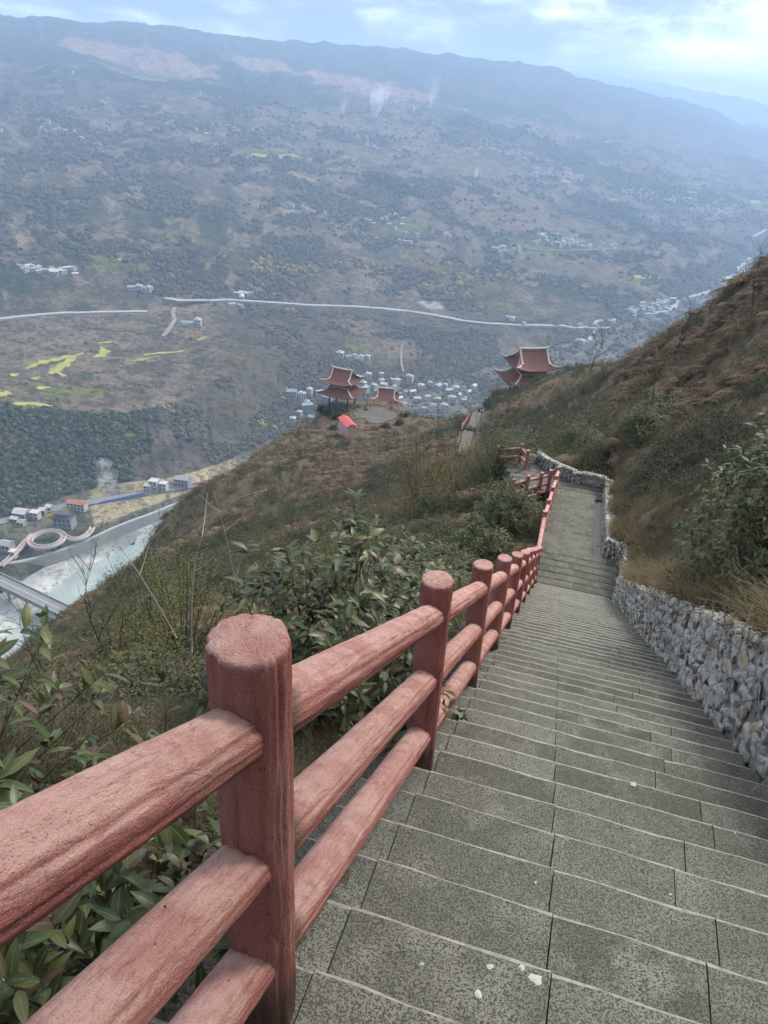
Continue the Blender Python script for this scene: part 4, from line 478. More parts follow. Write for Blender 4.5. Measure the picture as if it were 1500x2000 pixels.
# valley floor: gravel bed and the turquoise channel
def sheet(name, outline, z, mat, kind='structure', jit=0):
    pts = [Vector((x, y, z)) for x, y in outline]
    bm = bmesh.new(); vs = [bm.verts.new(p) for p in pts]; f = bm.faces.new(vs)
    if f.normal.z < 0: f.normal_flip()
    bmesh.ops.triangulate(bm, faces=[f]); me = bpy.data.meshes.new(name); bm.to_mesh(me); bm.free(); me.materials.append(MATS[mat])
    o = link(name, me); o['kind'] = kind; return o
bed = MB(); bed.add([(-3200, -200, -301.6), (6500, -200, -301.6), (6500, 6500, -301.6), (-3200, 6500, -301.6)], [(0, 1, 2, 3)])
bed.build('riverbed', MATS['river_gravel'])['kind'] = 'structure'
def smooth_closed(pts, n=6, jit=0., seed=1):
    r = np.random.default_rng(seed); P = [Vector((*p, 0)) for p in pts]; out = []
    for i in range(len(P)):
        a, b, c, d = P[i - 1], P[i], P[(i + 1) % len(P)], P[(i + 2) % len(P)]
        for k in range(n):
            t = k / n; q = .5 * ((2 * b) + (c - a) * t + (2 * a - 5 * b + 4 * c - d) * t * t + (3 * b - a - 3 * c + d) * t ** 3)
            out.append((q.x + r.normal() * jit, q.y + r.normal() * jit))
    return out
sheet('river', smooth_closed(DATA['water'], 5, .8), -301.35, 'river_water')

# strips draped on the slope
def drape(pts, width, n=8, lift=.5, zf=far_z):
    P = []
    for a, b in zip(pts, pts[1:]):
        for k in range(n): P.append((a[0] + (b[0] - a[0]) * k / n, a[1] + (b[1] - a[1]) * k / n))
    P.append(pts[-1]); P = np.array(P); k = np.array([1, 2, 3, 2, 1.]) / 9
    Pp = np.pad(P, ((2, 2), (0, 0)), 'edge'); P2 = np.stack([np.convolve(Pp[:, j], k, 'valid') for j in (0, 1)], -1)
    z = np.array([zf(x, y) for x, y in P2]); zp = np.pad(z, 4, 'edge'); z = np.array([zp[i:i + 9].max() for i in range(len(z))]) * .5 + np.convolve(zp, np.ones(9) / 9, 'valid') * .5 + lift
    t = np.gradient(P2, axis=0); nrm = np.stack([-t[:, 1], t[:, 0]], -1); nrm /= np.linalg.norm(nrm, axis=1)[:, None] + 1e-9
    Lf = P2 + nrm * width / 2; Rg = P2 - nrm * width / 2; m = len(P2); V = []
    for p, q, zz in zip(Lf, Rg, z): V += [(*p, zz), (*q, zz), (*q, zz - 3.), (*p, zz - 3.)]
    F = []
    for i in range(m - 1):
        a = i * 4; b = a + 4; F += [(a, a + 1, b + 1, b), (a + 1, a + 2, b + 2, b + 1), (a + 3, a, b, b + 3)]
    F += [(0, 3, 2, 1), (m * 4 - 4, m * 4 - 3, m * 4 - 2, m * 4 - 1)]
    return V, F, np.column_stack([P2, z])
for k, pts, wd in DATA['roads']:
    V, F, _ = drape(pts, wd, 5, .8); b = MB().add(V, F); b.build('valley_road' if k == 'm' else 'dirt_track', MATS['concrete' if k == 'm' else 'dirt_road'])['kind'] = 'structure'
V, F, BANK = drape(DATA['bank_road'], 9, 6, .35); MB().add(V, F).build('riverside_road', MATS['asphalt'])['kind'] = 'structure'
def field(name, outline, mat):
    o = smooth_closed(outline, 4); c = np.mean(o, 0); V = []; F = []; m = len(o)
    o = [(c[0] + (x - c[0]) * .92, c[1] + (y - c[1]) * .72) for x, y in o]
    for ring in (1.0, .66, .33): V += [(c[0] + (x - c[0]) * ring, c[1] + (y - c[1]) * ring) for x, y in o]
    V.append(tuple(c)); V = [(x, y, far_z(x, y) + .9) for x, y in V] + [(x, y, far_z(x, y) - .5) for x, y in o]
    for r in range(2):
        for i in range(m): F.append((r * m + i, r * m + (i + 1) % m, (r + 1) * m + (i + 1) % m, (r + 1) * m + i))
    F += [(2 * m + i, 2 * m + (i + 1) % m, 3 * m) for i in range(m)] + [(i, 3 * m + 1 + i, 3 * m + 1 + (i + 1) % m, (i + 1) % m) for i in range(m)]
    return MB().add(V, F).build(name, MATS[mat])
for o in DATA['rape']: field('rapeseed_field', o, 'rape')['kind'] = 'structure'
for pts, wd in DATA['rape_strips']:
    q = drape(pts, wd * .72, 7, .6); V = np.array(q[0]); m = len(V) // 4; cen = q[2]
    for i in range(m):
        k_ = math.sin(math.pi * min(1, max(0, (i + .6) / m))) ** .5 * (1 + .35 * math.sin(i * .9 + wd) + .2 * math.sin(i * 2.3)); zz = far_z(cen[i][0], cen[i][1]) + .7
        for j in range(4): V[i * 4 + j, :2] = cen[i][:2] + (V[i * 4 + j, :2] - cen[i][:2]) * k_; V[i * 4 + j, 2] = far_z(*V[i * 4 + j, :2]) + (.8 if j < 2 else -1.5)
    MB().add(V, q[1]).build('rapeseed_field', MATS['rape'])['kind'] = 'structure'
# ---------------------------------------------------------------- staircase
def P3(s, l, z=None):
    q = B0 + DX * s + LX * l
    return Vector((q[0], q[1], stair_z(s) if z is None else z))
ROT_S = -SYAW   # local x across the stair, local y downhill
def core(name, prof, l0, l1, mat):
    V = []; F = []; n = len(prof)
    for s, z in prof:
        for l, zz in ((l0, z), (l1, z), (l1, z - 1.6), (l0, z - 1.6)): p = P3(s, l, zz); V.append(p)
    for i in range(n - 1):
        a = i * 4; b = a + 4; F += [(a, a + 1, b + 1, b), (a + 1, a + 2, b + 2, b + 1), (a + 3, a, b, b + 3), (a + 2, a + 3, b + 3, b + 2)]
    F += [(0, 3, 2, 1), (4 * n - 4, 4 * n - 3, 4 * n - 2, 4 * n - 1)]
    return MB().add(V, F).build(name, MATS[mat])
_slab_cache = {}
def slab_mesh(wd, dp, th, bev=.014, top='tooled_stone'):
    key = (round(wd, 3), round(dp, 3), round(th, 3), bev)
    if key in _slab_cache: return _slab_cache[key]
    nx = max(2, int(wd / .12)); V = []; r = np.random.default_rng(len(_slab_cache) + 3)
    xs = np.linspace(0, wd, nx + 1); prof = [(0, 0), (dp - bev, 0), (dp - .004, -.003), (dp, -.010), (dp, -th), (0, -th)]; q = 6
    for x in xs:
        j = r.normal() * .0022; j2 = abs(r.normal()) * .003
        for k, (y, z) in enumerate(prof): V.append((x, y + (j if k in (2, 3, 4) else j - j2 * 2 if k == 1 else 0), z - (j2 if k == 2 else 0)))
    F = []; M = []
    for i in range(nx):
        for k in range(6):
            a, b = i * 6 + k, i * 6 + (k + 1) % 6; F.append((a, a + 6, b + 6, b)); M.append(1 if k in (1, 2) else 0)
    F += [tuple(range(5, -1, -1)), tuple(range(nx * 6, nx * 6 + 6))]; M += [0, 0]
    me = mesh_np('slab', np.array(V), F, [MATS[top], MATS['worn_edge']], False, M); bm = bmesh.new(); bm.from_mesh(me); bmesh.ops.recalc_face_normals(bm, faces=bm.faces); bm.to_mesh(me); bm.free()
    _slab_cache[key] = me; return me
def put_slab(parent, s0, s1, l0, l1, ztop, th, name='slab', bev=.014):
    o = link(name, slab_mesh(l1 - l0, s1 - s0, th, bev), parent); p = P3(s0, l0, ztop + rng.normal() * .0018); o.location = p
    o.rotation_euler = (rng.normal() * .002, rng.normal() * .002, ROT_S); return o
K0, K1 = -9, 52
f1 = core('stair_flight', [(s, stair_z(s) - .24) for s in np.arange(-4, 17.2, .5)], -.40, 2.13, 'stair_core'); f1['kind'] = 'structure'
j2 = [1.26, 1.36, 1.46, 1.56, 1.66]
for k in range(K0, K1 + 1):
    se = PHASE + RUN * k; z = B0[2] - SLOPE * se; s0 = se - RUN - .02
    cuts = [-.38, .09 + (0 if k % 2 else .004), SEAM, j2[int(rng.integers(5))] , 2.125]
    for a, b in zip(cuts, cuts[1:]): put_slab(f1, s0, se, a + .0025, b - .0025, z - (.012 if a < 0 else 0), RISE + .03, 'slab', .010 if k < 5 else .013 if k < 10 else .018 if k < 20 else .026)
land = core('stair_landing', [(16.9, ZL - .16), (19.08, ZL - .16)], -.42, 2.3, 'stair_core'); land['kind'] = 'structure'
rows = np.linspace(16.95, S2, 7); 
for i, (a, b) in enumerate(zip(rows, rows[1:])):
    cut = [-.4] + [x + (i % 2) * .17 for x in (.0, .36, .72, 1.08, 1.44, 1.80)] + [2.26]
    for c, d in zip(cut, cut[1:]): put_slab(land, a + .003, b - .003, c + .003, d - .003, ZL - .002 + rng.normal() * .002, .14, 'tile', .006)
f2 = core('lower_stair_flight', [(S2 + .1, ZL - .35)] + [(s, stair_z(s) - .2) for s in np.arange(19.4, 27.3, .5)], -.16, 1.58, 'stair_core'); f2['kind'] = 'structure'
ch = MB()
for s_a in np.arange(19.3, 27.9, .5):
    V = [P3(s_a + ds, l_, float(stair_z(s_a + ds)) - dz) for ds in (0, .5) for l_, dz in ((1.575, .16), (1.92, .12), (1.92, .9), (1.575, .9))]; ch.add(V, [(0, 1, 5, 4), (1, 2, 6, 5), (3, 0, 4, 7)])
o_ = ch.build('drain_channel', MATS['dark_mortar']); o_['kind'] = 'structure'
n2 = 21; r2 = (S3 - S2) / n2
for i in range(n2):
    a = S2 + r2 * i; z = float(stair_z(a + r2)); cut = [-.14] + [x + (i % 2) * .18 + rng.normal() * .015 for x in (.12, .48, .84, 1.16)] + [1.56]
    for c, d in zip(cut, cut[1:]): put_slab(f2, a - .01, a + r2, c + .003, d - .003, z, .13, 'tile', .008)
# turning terrace below the second flight
ZT = float(stair_z(28.)) - .02
tb = MB(); outl = [(27.15, -.6), (27.15, 2.0), (28.3, 2.05), (28.55, .7), (29.9, -.5), (30.6, -1.6), (30.2, -3.0), (28.4, -2.4), (27.0, -1.2)]
V = [P3(s, l, ZT - .08) for s, l in outl] + [P3(s, l, ZT - 1.4) for s, l in outl]; n = len(outl)
tb.add(V, [tuple(range(n))] + [(i, n + i, n + (i + 1) % n, (i + 1) % n) for i in range(n)]); ter = tb.build('turning_terrace', MATS['stair_core']); ter['kind'] = 'structure'
def inside(p, poly):
    c = False
    for (x0, y0), (x1, y1) in zip(poly, poly[1:] + poly[:1]):
        if (y0 > p[1]) != (y1 > p[1]) and p[0] < (x1 - x0) * (p[1] - y0) / (y1 - y0) + x0: c = not c
    return c
for i in range(9):
    for j in range(12):
        a, b = 27.16 + i * .4, -3.0 + j * .42 + (i % 2) * .2
        if inside((a + .2, b + .2), outl): put_slab(ter, a, a + .395, b, b + .415, ZT, .085, 'tile', .006)
# further steps, dropping away to the left of the terrace

# path reappearing near the pavilions
pth = [(9.6, 84.), (10.6, 91.), (11.6, 98.), (13.2, 105.), (14.6, 114.), (15.4, 121.), (16.4, 127.), (19.0, 133.), (23.5, 137.)]
V, F, PATH = drape(pth, 1.4, 6, .12, lambda x, y: float(hill_z(np.array([x]), np.array([y]))[0]))
MB().add(V, F).build('hill_path', MATS['paving'])['kind'] = 'structure'
for (px, py, pz, pr), nm in zip(COURTS, ('pavilion_court', 'pavilion_court')):
    n = 22; V = []; r = np.random.default_rng(int(pr * 10))
    rr = [(pr + .2) * (1 + .14 * r.normal()) for _ in range(n)]
    for zz in (pz, pz - 2.2): V += [(px + rr[k] * math.cos(k * 2 * math.pi / n), py + rr[k] * math.sin(k * 2 * math.pi / n), zz) for k in range(n)]
    MB().add(V, [tuple(range(n))] + [(i, n + i, n + (i + 1) % n, (i + 1) % n) for i in range(n)]).build(nm, MATS['paving'])['kind'] = 'structure'

# ---------------------------------------------------------------- log railing (painted concrete)
def log_mesh(name, length, r0, r1, seg, rings, seed, cap_detail=True, sink=0.0, groove=.05):
    r = np.random.default_rng(seed); th = np.linspace(0, 2 * math.pi, seg, endpoint=False); zs = np.concatenate([np.linspace(-sink, length - .02, rings), [length - .012, length - .004, length]])
    ph = r.uniform(0, 6.28, (8,)); V = []
    for i, z in enumerate(zs):
        u = np.clip(z / length, 0, 1); rad = r0 + (r1 - r0) * u
        wob = 1.3 * math.sin(z * 3 + ph[0]) + .7 * math.sin(z * 7.3 + ph[1])
        g = .5 * np.cos(11 * th + ph[2] + wob * .5) + .35 * np.cos(19 * th + ph[3] - wob * .8) + .3 * np.cos(29 * th + ph[4] + wob * 1.2 + 2 * math.sin(z * 11))
        lump = .5 * np.cos(2 * th + ph[5] + z * 2) + .4 * np.cos(3 * th + ph[6] - z * 3.1)
        cell = vnoise(np.cos(th) * 5 + seed * 3.1, np.sin(th) * 5 + z * 16, seed) * .6
        bk = vnoise(th * 3.2 + 40, z * 9 + seed, seed + 3) * np.sin(th / 2) ** .2 + .6 * vnoise(th * 7 + 11, z * 24 + seed, seed + 7)
        k = 1 + groove * (np.minimum(g, .35) - .2) + .022 * lump + .02 * cell + .016 * bk
        if i >= len(zs) - 3: k = k * (1, .965, .90)[i - len(zs) + 3] * (1 + .012 * np.cos(5 * th + ph[7]))
        rr = rad * k; V.append(np.stack([rr * np.cos(th), rr * np.sin(th), np.full(seg, z) + (.004 * np.cos(3 * th + ph[1]) if i == len(zs) - 3 else 0)], -1))
    n = len(zs)
    if cap_detail:
        for q, dz in ((.62, .004), (.34, .0015), (.12, .004)): V.append(np.stack([V[n - 1][:, 0] * q, V[n - 1][:, 1] * q, np.full(seg, length + dz) + .002 * np.cos(4 * th + q * 9)], -1))
    m = len(V); V = np.concatenate(V); i = np.arange(m * seg).reshape(m, seg); j = np.roll(i, -1, 1)
    F = np.stack([i[:-1], j[:-1], j[1:], i[1:]], -1).reshape(-1, 4).tolist() + [list(i[-1]), list(i[0][::-1])]
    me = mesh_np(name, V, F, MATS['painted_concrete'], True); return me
def along(o, a, b):
    a = Vector(a); b = Vector(b); d = b - a; o.location = a; o.rotation_mode = 'QUATERNION'; o.rotation_quaternion = d.to_track_quat('Z', 'Y')
    o.rotation_mode = 'XYZ'; return o
PR = .079
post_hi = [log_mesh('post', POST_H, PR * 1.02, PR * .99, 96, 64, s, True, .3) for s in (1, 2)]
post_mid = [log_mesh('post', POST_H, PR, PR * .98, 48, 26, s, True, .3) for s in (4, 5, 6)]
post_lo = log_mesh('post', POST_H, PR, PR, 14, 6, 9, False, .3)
def railing(name, label, pts, detail, heights=(.95, .555, .175), roll=0.):
    """pts: feet of the posts, in order"""
    t = empty(name, pts[0]); tag(t, label, 'railing'); inv = Matrix.Translation(-Vector(pts[0]))
    for i, p in enumerate(pts):
        d = detail[i]; me = (post_hi[i % 2] if d == 2 else post_mid[i % 3] if d == 1 else post_lo)
        o = link('post', me, t); o.location = Vector(p) - Vector(pts[0]); o.rotation_euler = (rng.normal() * .006, rng.normal() * .006, i * 1.7 + .6)
    for i, (a, b) in enumerate(zip(pts, pts[1:])):
        d = max(detail[i], detail[i + 1]); ln = (Vector(b) - Vector(a)).length
        for h in heights:
            hz = h + rng.normal() * .006
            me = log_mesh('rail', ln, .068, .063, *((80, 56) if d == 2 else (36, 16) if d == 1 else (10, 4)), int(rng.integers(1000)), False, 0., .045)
            o = link('rail', me, t); along(o, Vector(a) + Vector((0, 0, hz)) - Vector(pts[0]), Vector(b) + Vector((0, 0, hz + rng.normal() * .004)) - Vector(pts[0]))
    return t
pts = [P3(BAY * i, 0) for i in range(-1, 10)]
railing('log_railing', 'long red log railing down the left side of the near stone stairs', pts, [2, 2, 2, 1, 1, 1, 1, 0, 0, 0, 0])
pts = [P3(9 * BAY + .02, -.03, ZL), P3(S2 + .1, -.1, ZL)] + [P3(s, -.12) for s in (21.2, 23.2, 25.2, 27.1)]
railing('log_railing', 'red log railing beside the tiled lower stair flight past the landing', pts, [0] * 6)
railing('log_railing', 'short red log railing turning off left at the foot of the lower stairs', [P3(27.05, -.42, ZT - .15), P3(26.75, -.75, ZT - .2), P3(26.45, -1.25, ZT - .3), P3(26.15, -1.8, ZT - .45)], [0] * 4)
railing('log_railing', 'red log railing corner half hidden by bushes beyond the turning terrace', [P3(29.4, -3.0, ZT - .5), P3(29.5, -1.95, ZT - .25), P3(28.9, -1.6, ZT - .25)], [0] * 3)

# ---------------------------------------------------------------- rubble retaining wall
def stone_variants(n):
    out = []
    for i in range(n):
        bm = bmesh.new(); r = np.random.default_rng(100 + i)
        for _ in range(17):
            q = r.normal(size=3); q = np.sign(q) * np.abs(q / np.linalg.norm(q)) ** .62; bm.verts.new(q / max(1., np.abs(q).max()) * r.uniform(.82, 1.08))
        hull = bmesh.ops.convex_hull(bm, input=bm.verts[:]); bmesh.ops.delete(bm, geom=list({v for v in hull['geom_interior'] + hull['geom_unused'] if isinstance(v, bmesh.types.BMVert)}), context='VERTS')
        bmesh.ops.bevel(bm, geom=bm.edges[:], offset=.12, segments=1, affect='EDGES', profile=.5); bmesh.ops.triangulate(bm, faces=bm.faces[:])
        me = bpy.data.meshes.new('stone'); bm.to_mesh(me); bm.free(); me.polygons.foreach_set('use_smooth', np.zeros(len(me.polygons), bool)); me.materials.append(MATS['rubble_stone']); out.append(me)
    return out
STONES = stone_variants(14)
def wall_line():   # points along the wall foot: (s, l, normal dir into stair in (s,l), height)
    L = []
    s = -2.0
    while s < 28.2:
        l = 2.16 if s < 16.5 else 2.16 + .2 * min(1, (s - 16.5)) if s < 18.8 else max(2.36 - (s - 18.8) * .6, 1.86)
        h = np.interp(s, [-2, 2, 6, 9, 13, 17, 19, 22, 28], [1.05, 1.0, .95, .88, .78, .70, .64, .55, .55]); L.append((s, l, h)); s += .19
    for u in np.linspace(0, 1, 12): L.append((28.3 + .15 * math.sin(u * 3), 1.8 - 1.3 * u, .5))
    for u in np.linspace(0, 1, 16): L.append((28.5 + 1.6 * u, .5 - 1.7 * u - .3 * math.sin(u * 3), .5 - .1 * u))
    return L
WL = wall_line()
wb = MB()
for (s, l, h), (s2, l2, h2) in zip(WL, WL[1:]):
    ds, dl = s2 - s, l2 - l; n = math.hypot(ds, dl) + 1e-6; ns, nl = -dl / n, ds / n   # outward, away from the path
    if ns * 0 + nl < -.2 and s < 28: ns, nl = -ns, -nl
    if s >= 28.2: ns, nl = abs(ns), abs(nl)
    V = []
    for (a, b, hh) in ((s, l, h), (s2, l2, h2)):
        zb = float(stair_z(a)) - .5
        for off, zz in ((-.005, zb), (.045, zb + .5 + hh - .05), (.3, zb + .5 + hh - .05), (.3, zb)): V.append(P3(a + ns * off, b + nl * off, zz))
    wb.add(V, [(0, 1, 5, 4), (1, 2, 6, 5), (2, 3, 7, 6)] + ([(0, 3, 2, 1)] if s < -1.9 else []))
wall = wb.build('stone_retaining_wall', MATS['dark_mortar'])
tag(wall, 'grey rubble stone retaining wall running down the right side of the stairs', 'wall')
sl = []
for i in range(len(WL) - 1):
    s, l, h = WL[i]; s2, l2, h2 = WL[i + 1]; seg = math.hypot(s2 - s, l2 - l)
    big = s < 12
    rz = .135 if big else .14
    nrow = max(2, int((h + .05) / rz)); 
    for k in range(nrow + 1):
        t = rng.uniform(0, 1); a = s + (s2 - s) * t; b = l + (l2 - l) * t; zz = (k + .35 + rng.uniform(-.25, .25)) * rz
        if zz > h + .03: zz = h + rng.uniform(-.03, .02)
        batt = .05 * zz
        w_ = rng.uniform(.075, .145); hh = np.clip(w_ * rng.uniform(.6, .95), .055, .10); dd = rng.uniform(.035, .06)
        dirw = math.atan2(s2 - s, l2 - l)
        sl.append((a, b + (batt if s < 28.2 else 0), float(stair_z(a)) + zz - .04, w_, hh, dd, dirw))
for i in range(0, len(WL) - 1):
    s, l, h = WL[i]
    for off in (.08, .24): sl.append((s + rng.uniform(-.05, .05), l + off + rng.normal() * .02 if s < 28.2 else l + .05, float(stair_z(s)) + h - .03 + rng.normal() * .015, rng.uniform(.07, .13), rng.uniform(.05, .08), rng.uniform(.07, .1), 1.57))
cp = np.array([[*P3(a, b, z)] for a, b, z, *_ in sl]); size = np.array([q[3] for q in sl]) / np.linalg.norm(cp, axis=1); infr = cp[:, 1] > 2.6
order = np.argsort(-(size * infr)); own = set(order[:300].tolist())
jV = []; jF = []; jt = []; nv = 0
base_me = [(np.array([v.co[:] for v in m.vertices]), np.array([p.vertices[:] for p in m.polygons])) for m in STONES]
for i, (a, b, z, w_, hh, dd, dw) in enumerate(sl):
    k = int(rng.integers(len(STONES))); yaw = ROT_S + (math.pi / 2 - dw) - math.pi / 2
    Mx = Matrix.Translation(cp[i]) @ Matrix.Rotation(ROT_S + math.pi / 2 - dw + math.pi / 2 + rng.normal() * .15, 4, 'Z') @ Matrix.Rotation(rng.normal() * .3 + .1, 4, 'Y') @ Matrix.Diagonal((w_ * 1.05, dd, hh, 1))
    if i in own: o = link('stone', STONES[k], wall); o.matrix_local = Mx
    else:
        Vv, Ff = base_me[k]; A = np.array(Mx); jV.append(Vv @ A[:3, :3].T + A[:3, 3]); jF.append(Ff + nv); nv += len(Vv); jt.append(np.full(len(Vv), rng.uniform()))
jo = link('small_stones', mesh_np('small_stones', np.concatenate(jV), np.concatenate(jF), MATS['rubble_stone'], False, attrs={'tint': ('FLOAT', 'POINT', np.concatenate(jt))}), wall); jo['kind'] = 'stuff'
# ---------------------------------------------------------------- vegetation helpers
def leaf_template(fold=.18, curl=.25, wide=.34, n=4):
    xs = np.linspace(0, 1, n + 1); wd = wide * np.sin(np.pi * np.clip(xs, 0, 1) ** .8) ** .8 * (xs < 1) + 0; wd[0] = .03
    V = []; F = []
    for x, y in zip(xs, wd): V += [(x, y / 2, fold * y / 2 - curl * x * x), (x, 0, -curl * x * x), (x, -y / 2, fold * y / 2 - curl * x * x)]
    for i in range(n): a = i * 3; F += [(a, a + 1, a + 4, a + 3), (a + 1, a + 2, a + 5, a + 4)]
    return np.array(V), np.array(F)
BROAD = leaf_template(.18, .22, .42); NARROW = leaf_template(.15, .3, .34); SIMPLE = leaf_template(.12, .3, .42, 2)
TINY = (np.array([(0, 0, 0), (.5, .22, .03), (1, 0, -.1), (.5, -.22, .03)]), np.array([(0, 1, 2, 3)]))
def unit(a): return a / (np.linalg.norm(a, axis=-1, keepdims=True) + 1e-9)
def frames(tips, dirs, k, length, r, spread=(.7, 1.35), back=.12):
    """k leaves whorled round every twig tip"""
    n = len(tips); P = np.repeat(tips, k, 0); Dd = unit(np.repeat(dirs, k, 0)); m = len(P)
    ref = unit(np.cross(Dd, r.normal(size=(m, 3)))); ang = r.uniform(*spread, size=(m, 1))
    ax = unit(Dd * np.cos(ang) + ref * np.sin(ang)); P = P - Dd * (r.uniform(0, 1, (m, 1)) ** 1.3) * back
    up = unit(Dd + np.array([0, 0, .7]) + r.normal(size=(m, 3)) * .25); b = unit(np.cross(up, ax)); nn = np.cross(ax, b)
    Ln = length * r.uniform(.55, 1.15, m)
    return P, ax, b, nn, Ln
def leaf_mesh(name, fr, tmpl, mat, r, sel=None):
    P, ax, b, nn, Ln = [f if sel is None else f[sel] for f in fr]; tv, tf = tmpl; m, q = len(P), len(tv)
    tv = np.repeat(tv[None], m, 0); cu = r.uniform(.1, 2.0, (m, 1)); tv[..., 2] *= cu; tv[..., 1] *= r.uniform(.75, 1.15, (m, 1)); tv[..., 1] += (r.normal(size=(m, 1)) * .12) * tv[..., 0] ** 2
    V = P[:, None] + Ln[:, None, None] * (tv[..., :1] * ax[:, None] + tv[..., 1:2] * b[:, None] + tv[..., 2:] * nn[:, None])
    F = (tf[None] + (np.arange(m) * q)[:, None, None]).reshape(-1, tf.shape[1])
    return mesh_np(name, V.reshape(-1, 3), F, MATS[mat], True, attrs={'tint': ('FLOAT', 'POINT', np.repeat(r.uniform(size=m), q)), 'rib': ('FLOAT', 'POINT', np.tile(rib_of(tmpl), m))})
def rib_of(tmpl): return np.tile([0., 1., 0.], len(tmpl[0]) // 3) if len(tmpl[0]) % 3 == 0 else np.full(len(tmpl[0]), .5)
_leafcache = {}
def single_leaves(fr, tmpl, mat, parent, idx, off):
    key = (id(tmpl), mat)
    if key not in _leafcache: _leafcache[key] = [mesh_np('leaf', tmpl[0] * np.array([1, sy, cz]) + np.stack([tmpl[0][:, 0] * 0, tmpl[0][:, 0] ** 2 * bd, tmpl[0][:, 0] * 0], -1), tmpl[1], MATS[mat], True, attrs={'rib': ('FLOAT', 'POINT', rib_of(tmpl))}) for sy, cz, bd in ((1, .3, .1), (.85, 1.2, -.1), (1.1, 1.9, .05), (.95, .7, -.15), (.8, 2.3, .12))]
    P, ax, b, nn, Ln = fr
    for i in idx:
        o = link('leaf', _leafcache[key][i % 5], parent); M = Matrix.Identity(4)
        for c, v in enumerate((ax[i], b[i], nn[i])):
            for j in range(3): M[j][c] = v[j] * Ln[i]
        for j in range(3): M[j][3] = P[i][j] - off[j]
        o.matrix_local = M
def grow(base, n, r, rad, top, lean=(0, 0), low=.25):
    """twig tips in a dome over base; returns tips, dirs and stems"""
    a = r.uniform(0, 2 * math.pi, n); u = r.uniform(0, 1, n) ** .55; el = r.uniform(low, 1.0, n) ** .8; q1, q2, q3 = r.uniform(0, 6.28, 3)
    lob = 1 + .22 * np.sin(2 * a + q1 + 2 * el) + .16 * np.sin(5 * a + q2 - 5 * el) + .12 * r.normal(size=n); u = u * np.clip(lob, .4, 1.6); el = el * (1 + .16 * np.sin(3 * a + q3) + .09 * r.normal(size=n))
    tips = np.stack([np.cos(a) * u * rad[0], np.sin(a) * u * rad[1], el * top * np.sqrt(np.clip(1.12 - u * u * .7, .08, 1))], -1)
    tips[:, 0] += lean[0] * el; tips[:, 1] += lean[1] * el
    dirs = unit(tips * np.array([1, 1, .55]) + np.array([0, 0, .35 * top]) + r.normal(size=(n, 3)) * .2)
    return tips + np.array(base), dirs
def stems(base, tips, dirs, r, r0=.011, every=1, nforks=7):
    b = MB(); base = np.array(base); forks = [base + np.array([r.normal() * .05, r.normal() * .05, 0]) for _ in range(nforks)]
    for t, d in list(zip(tips, dirs))[::every]:
        f = forks[int(r.integers(nforks))]; mid = f + (t - f) * .5 + np.array([0, 0, -.05]) + r.normal(size=3) * .04
        b.tube([f, f + (mid - f) * .5 + r.normal(size=3) * .02, mid, t - d * .1 * np.linalg.norm(t - f), t], [r0, r0 * .8, r0 * .6, r0 * .4, r0 * .25], 4, 0, False)
    return b
def leafy_shrub(name, label, base, rad, top, n, k, length, mat, tmpl, seed, lean=(0, 0), own=0, group=None, back=.12, low=.2, spread=(.7, 1.35), cat='shrub', stem='dark_stem', every=2, r0=.011):
    r = np.random.default_rng(seed); tips, dirs = grow(base, n, r, rad, top, lean, low); fr = frames(tips, dirs, k, length, r, spread, back)
    t = empty(name, base); tag(t, label, cat, group); off = np.array(base, float)
    sel = np.ones(len(fr[0]), bool)
    if own:
        d = np.linalg.norm(fr[0], axis=1); vis = fr[4] / d; ordr = np.argsort(-vis)[:own]; sel[ordr] = False; single_leaves(fr, tmpl, mat, t, ordr, off)
    if sel.any():
        fr2 = (fr[0] - off,) + fr[1:]; o = link('foliage', leaf_mesh('foliage', fr2, tmpl, mat, r, sel), t)
        if own: o['kind'] = 'stuff'
    sb = stems(base, tips, dirs, r, r0, every); sb.V = [(x - off[0], y - off[1], z - off[2]) for x, y, z in sb.V]; sb.build('stems', MATS[stem], t)
    return t
def copy_tree(o, parent=None):
    c = o.copy(); C.objects.link(c)
    if parent is not None: c.parent = parent
    for ch in list(o.children): copy_tree(ch, c)
    return c
def branches(r, height, spread=.5, levels=3, r0=.05, kids=(4, 6), droop=0., lean=(0, 0), straight=.12):
    b = MB()
    def go(p, d, ln, rad, lv):
        n = 5; pts = [p]; q = p.copy(); dd = d.copy()
        for i in range(n): dd = (dd + Vector(r.normal(size=3)) * straight + Vector((0, 0, -droop * .1))).normalized(); q = q + dd * ln / n; pts.append(q.copy())
        b.tube(pts, [rad * (1 - .75 * i / n) for i in range(n + 1)], 5 if lv == levels else 3, 0, False)
        if lv > 0:
            for _ in range(int(r.integers(kids[0], kids[1] + 1))):
                i = int(r.integers(1, n + 1)); ax = Vector(r.normal(size=3)); nd = (dd + (ax - ax.dot(dd) * dd).normalized() * r.uniform(.5, 1.0) * (spread * 2) + Vector((0, 0, .25))).normalized()
                go(pts[i].copy(), nd, ln * r.uniform(.38, .65), rad * (1 - .75 * i / n) * .6 + .002, lv - 1)
    go(Vector((0, 0, -.1)), Vector((lean[0], lean[1], 1)).normalized(), height * .62, r0, levels); return b
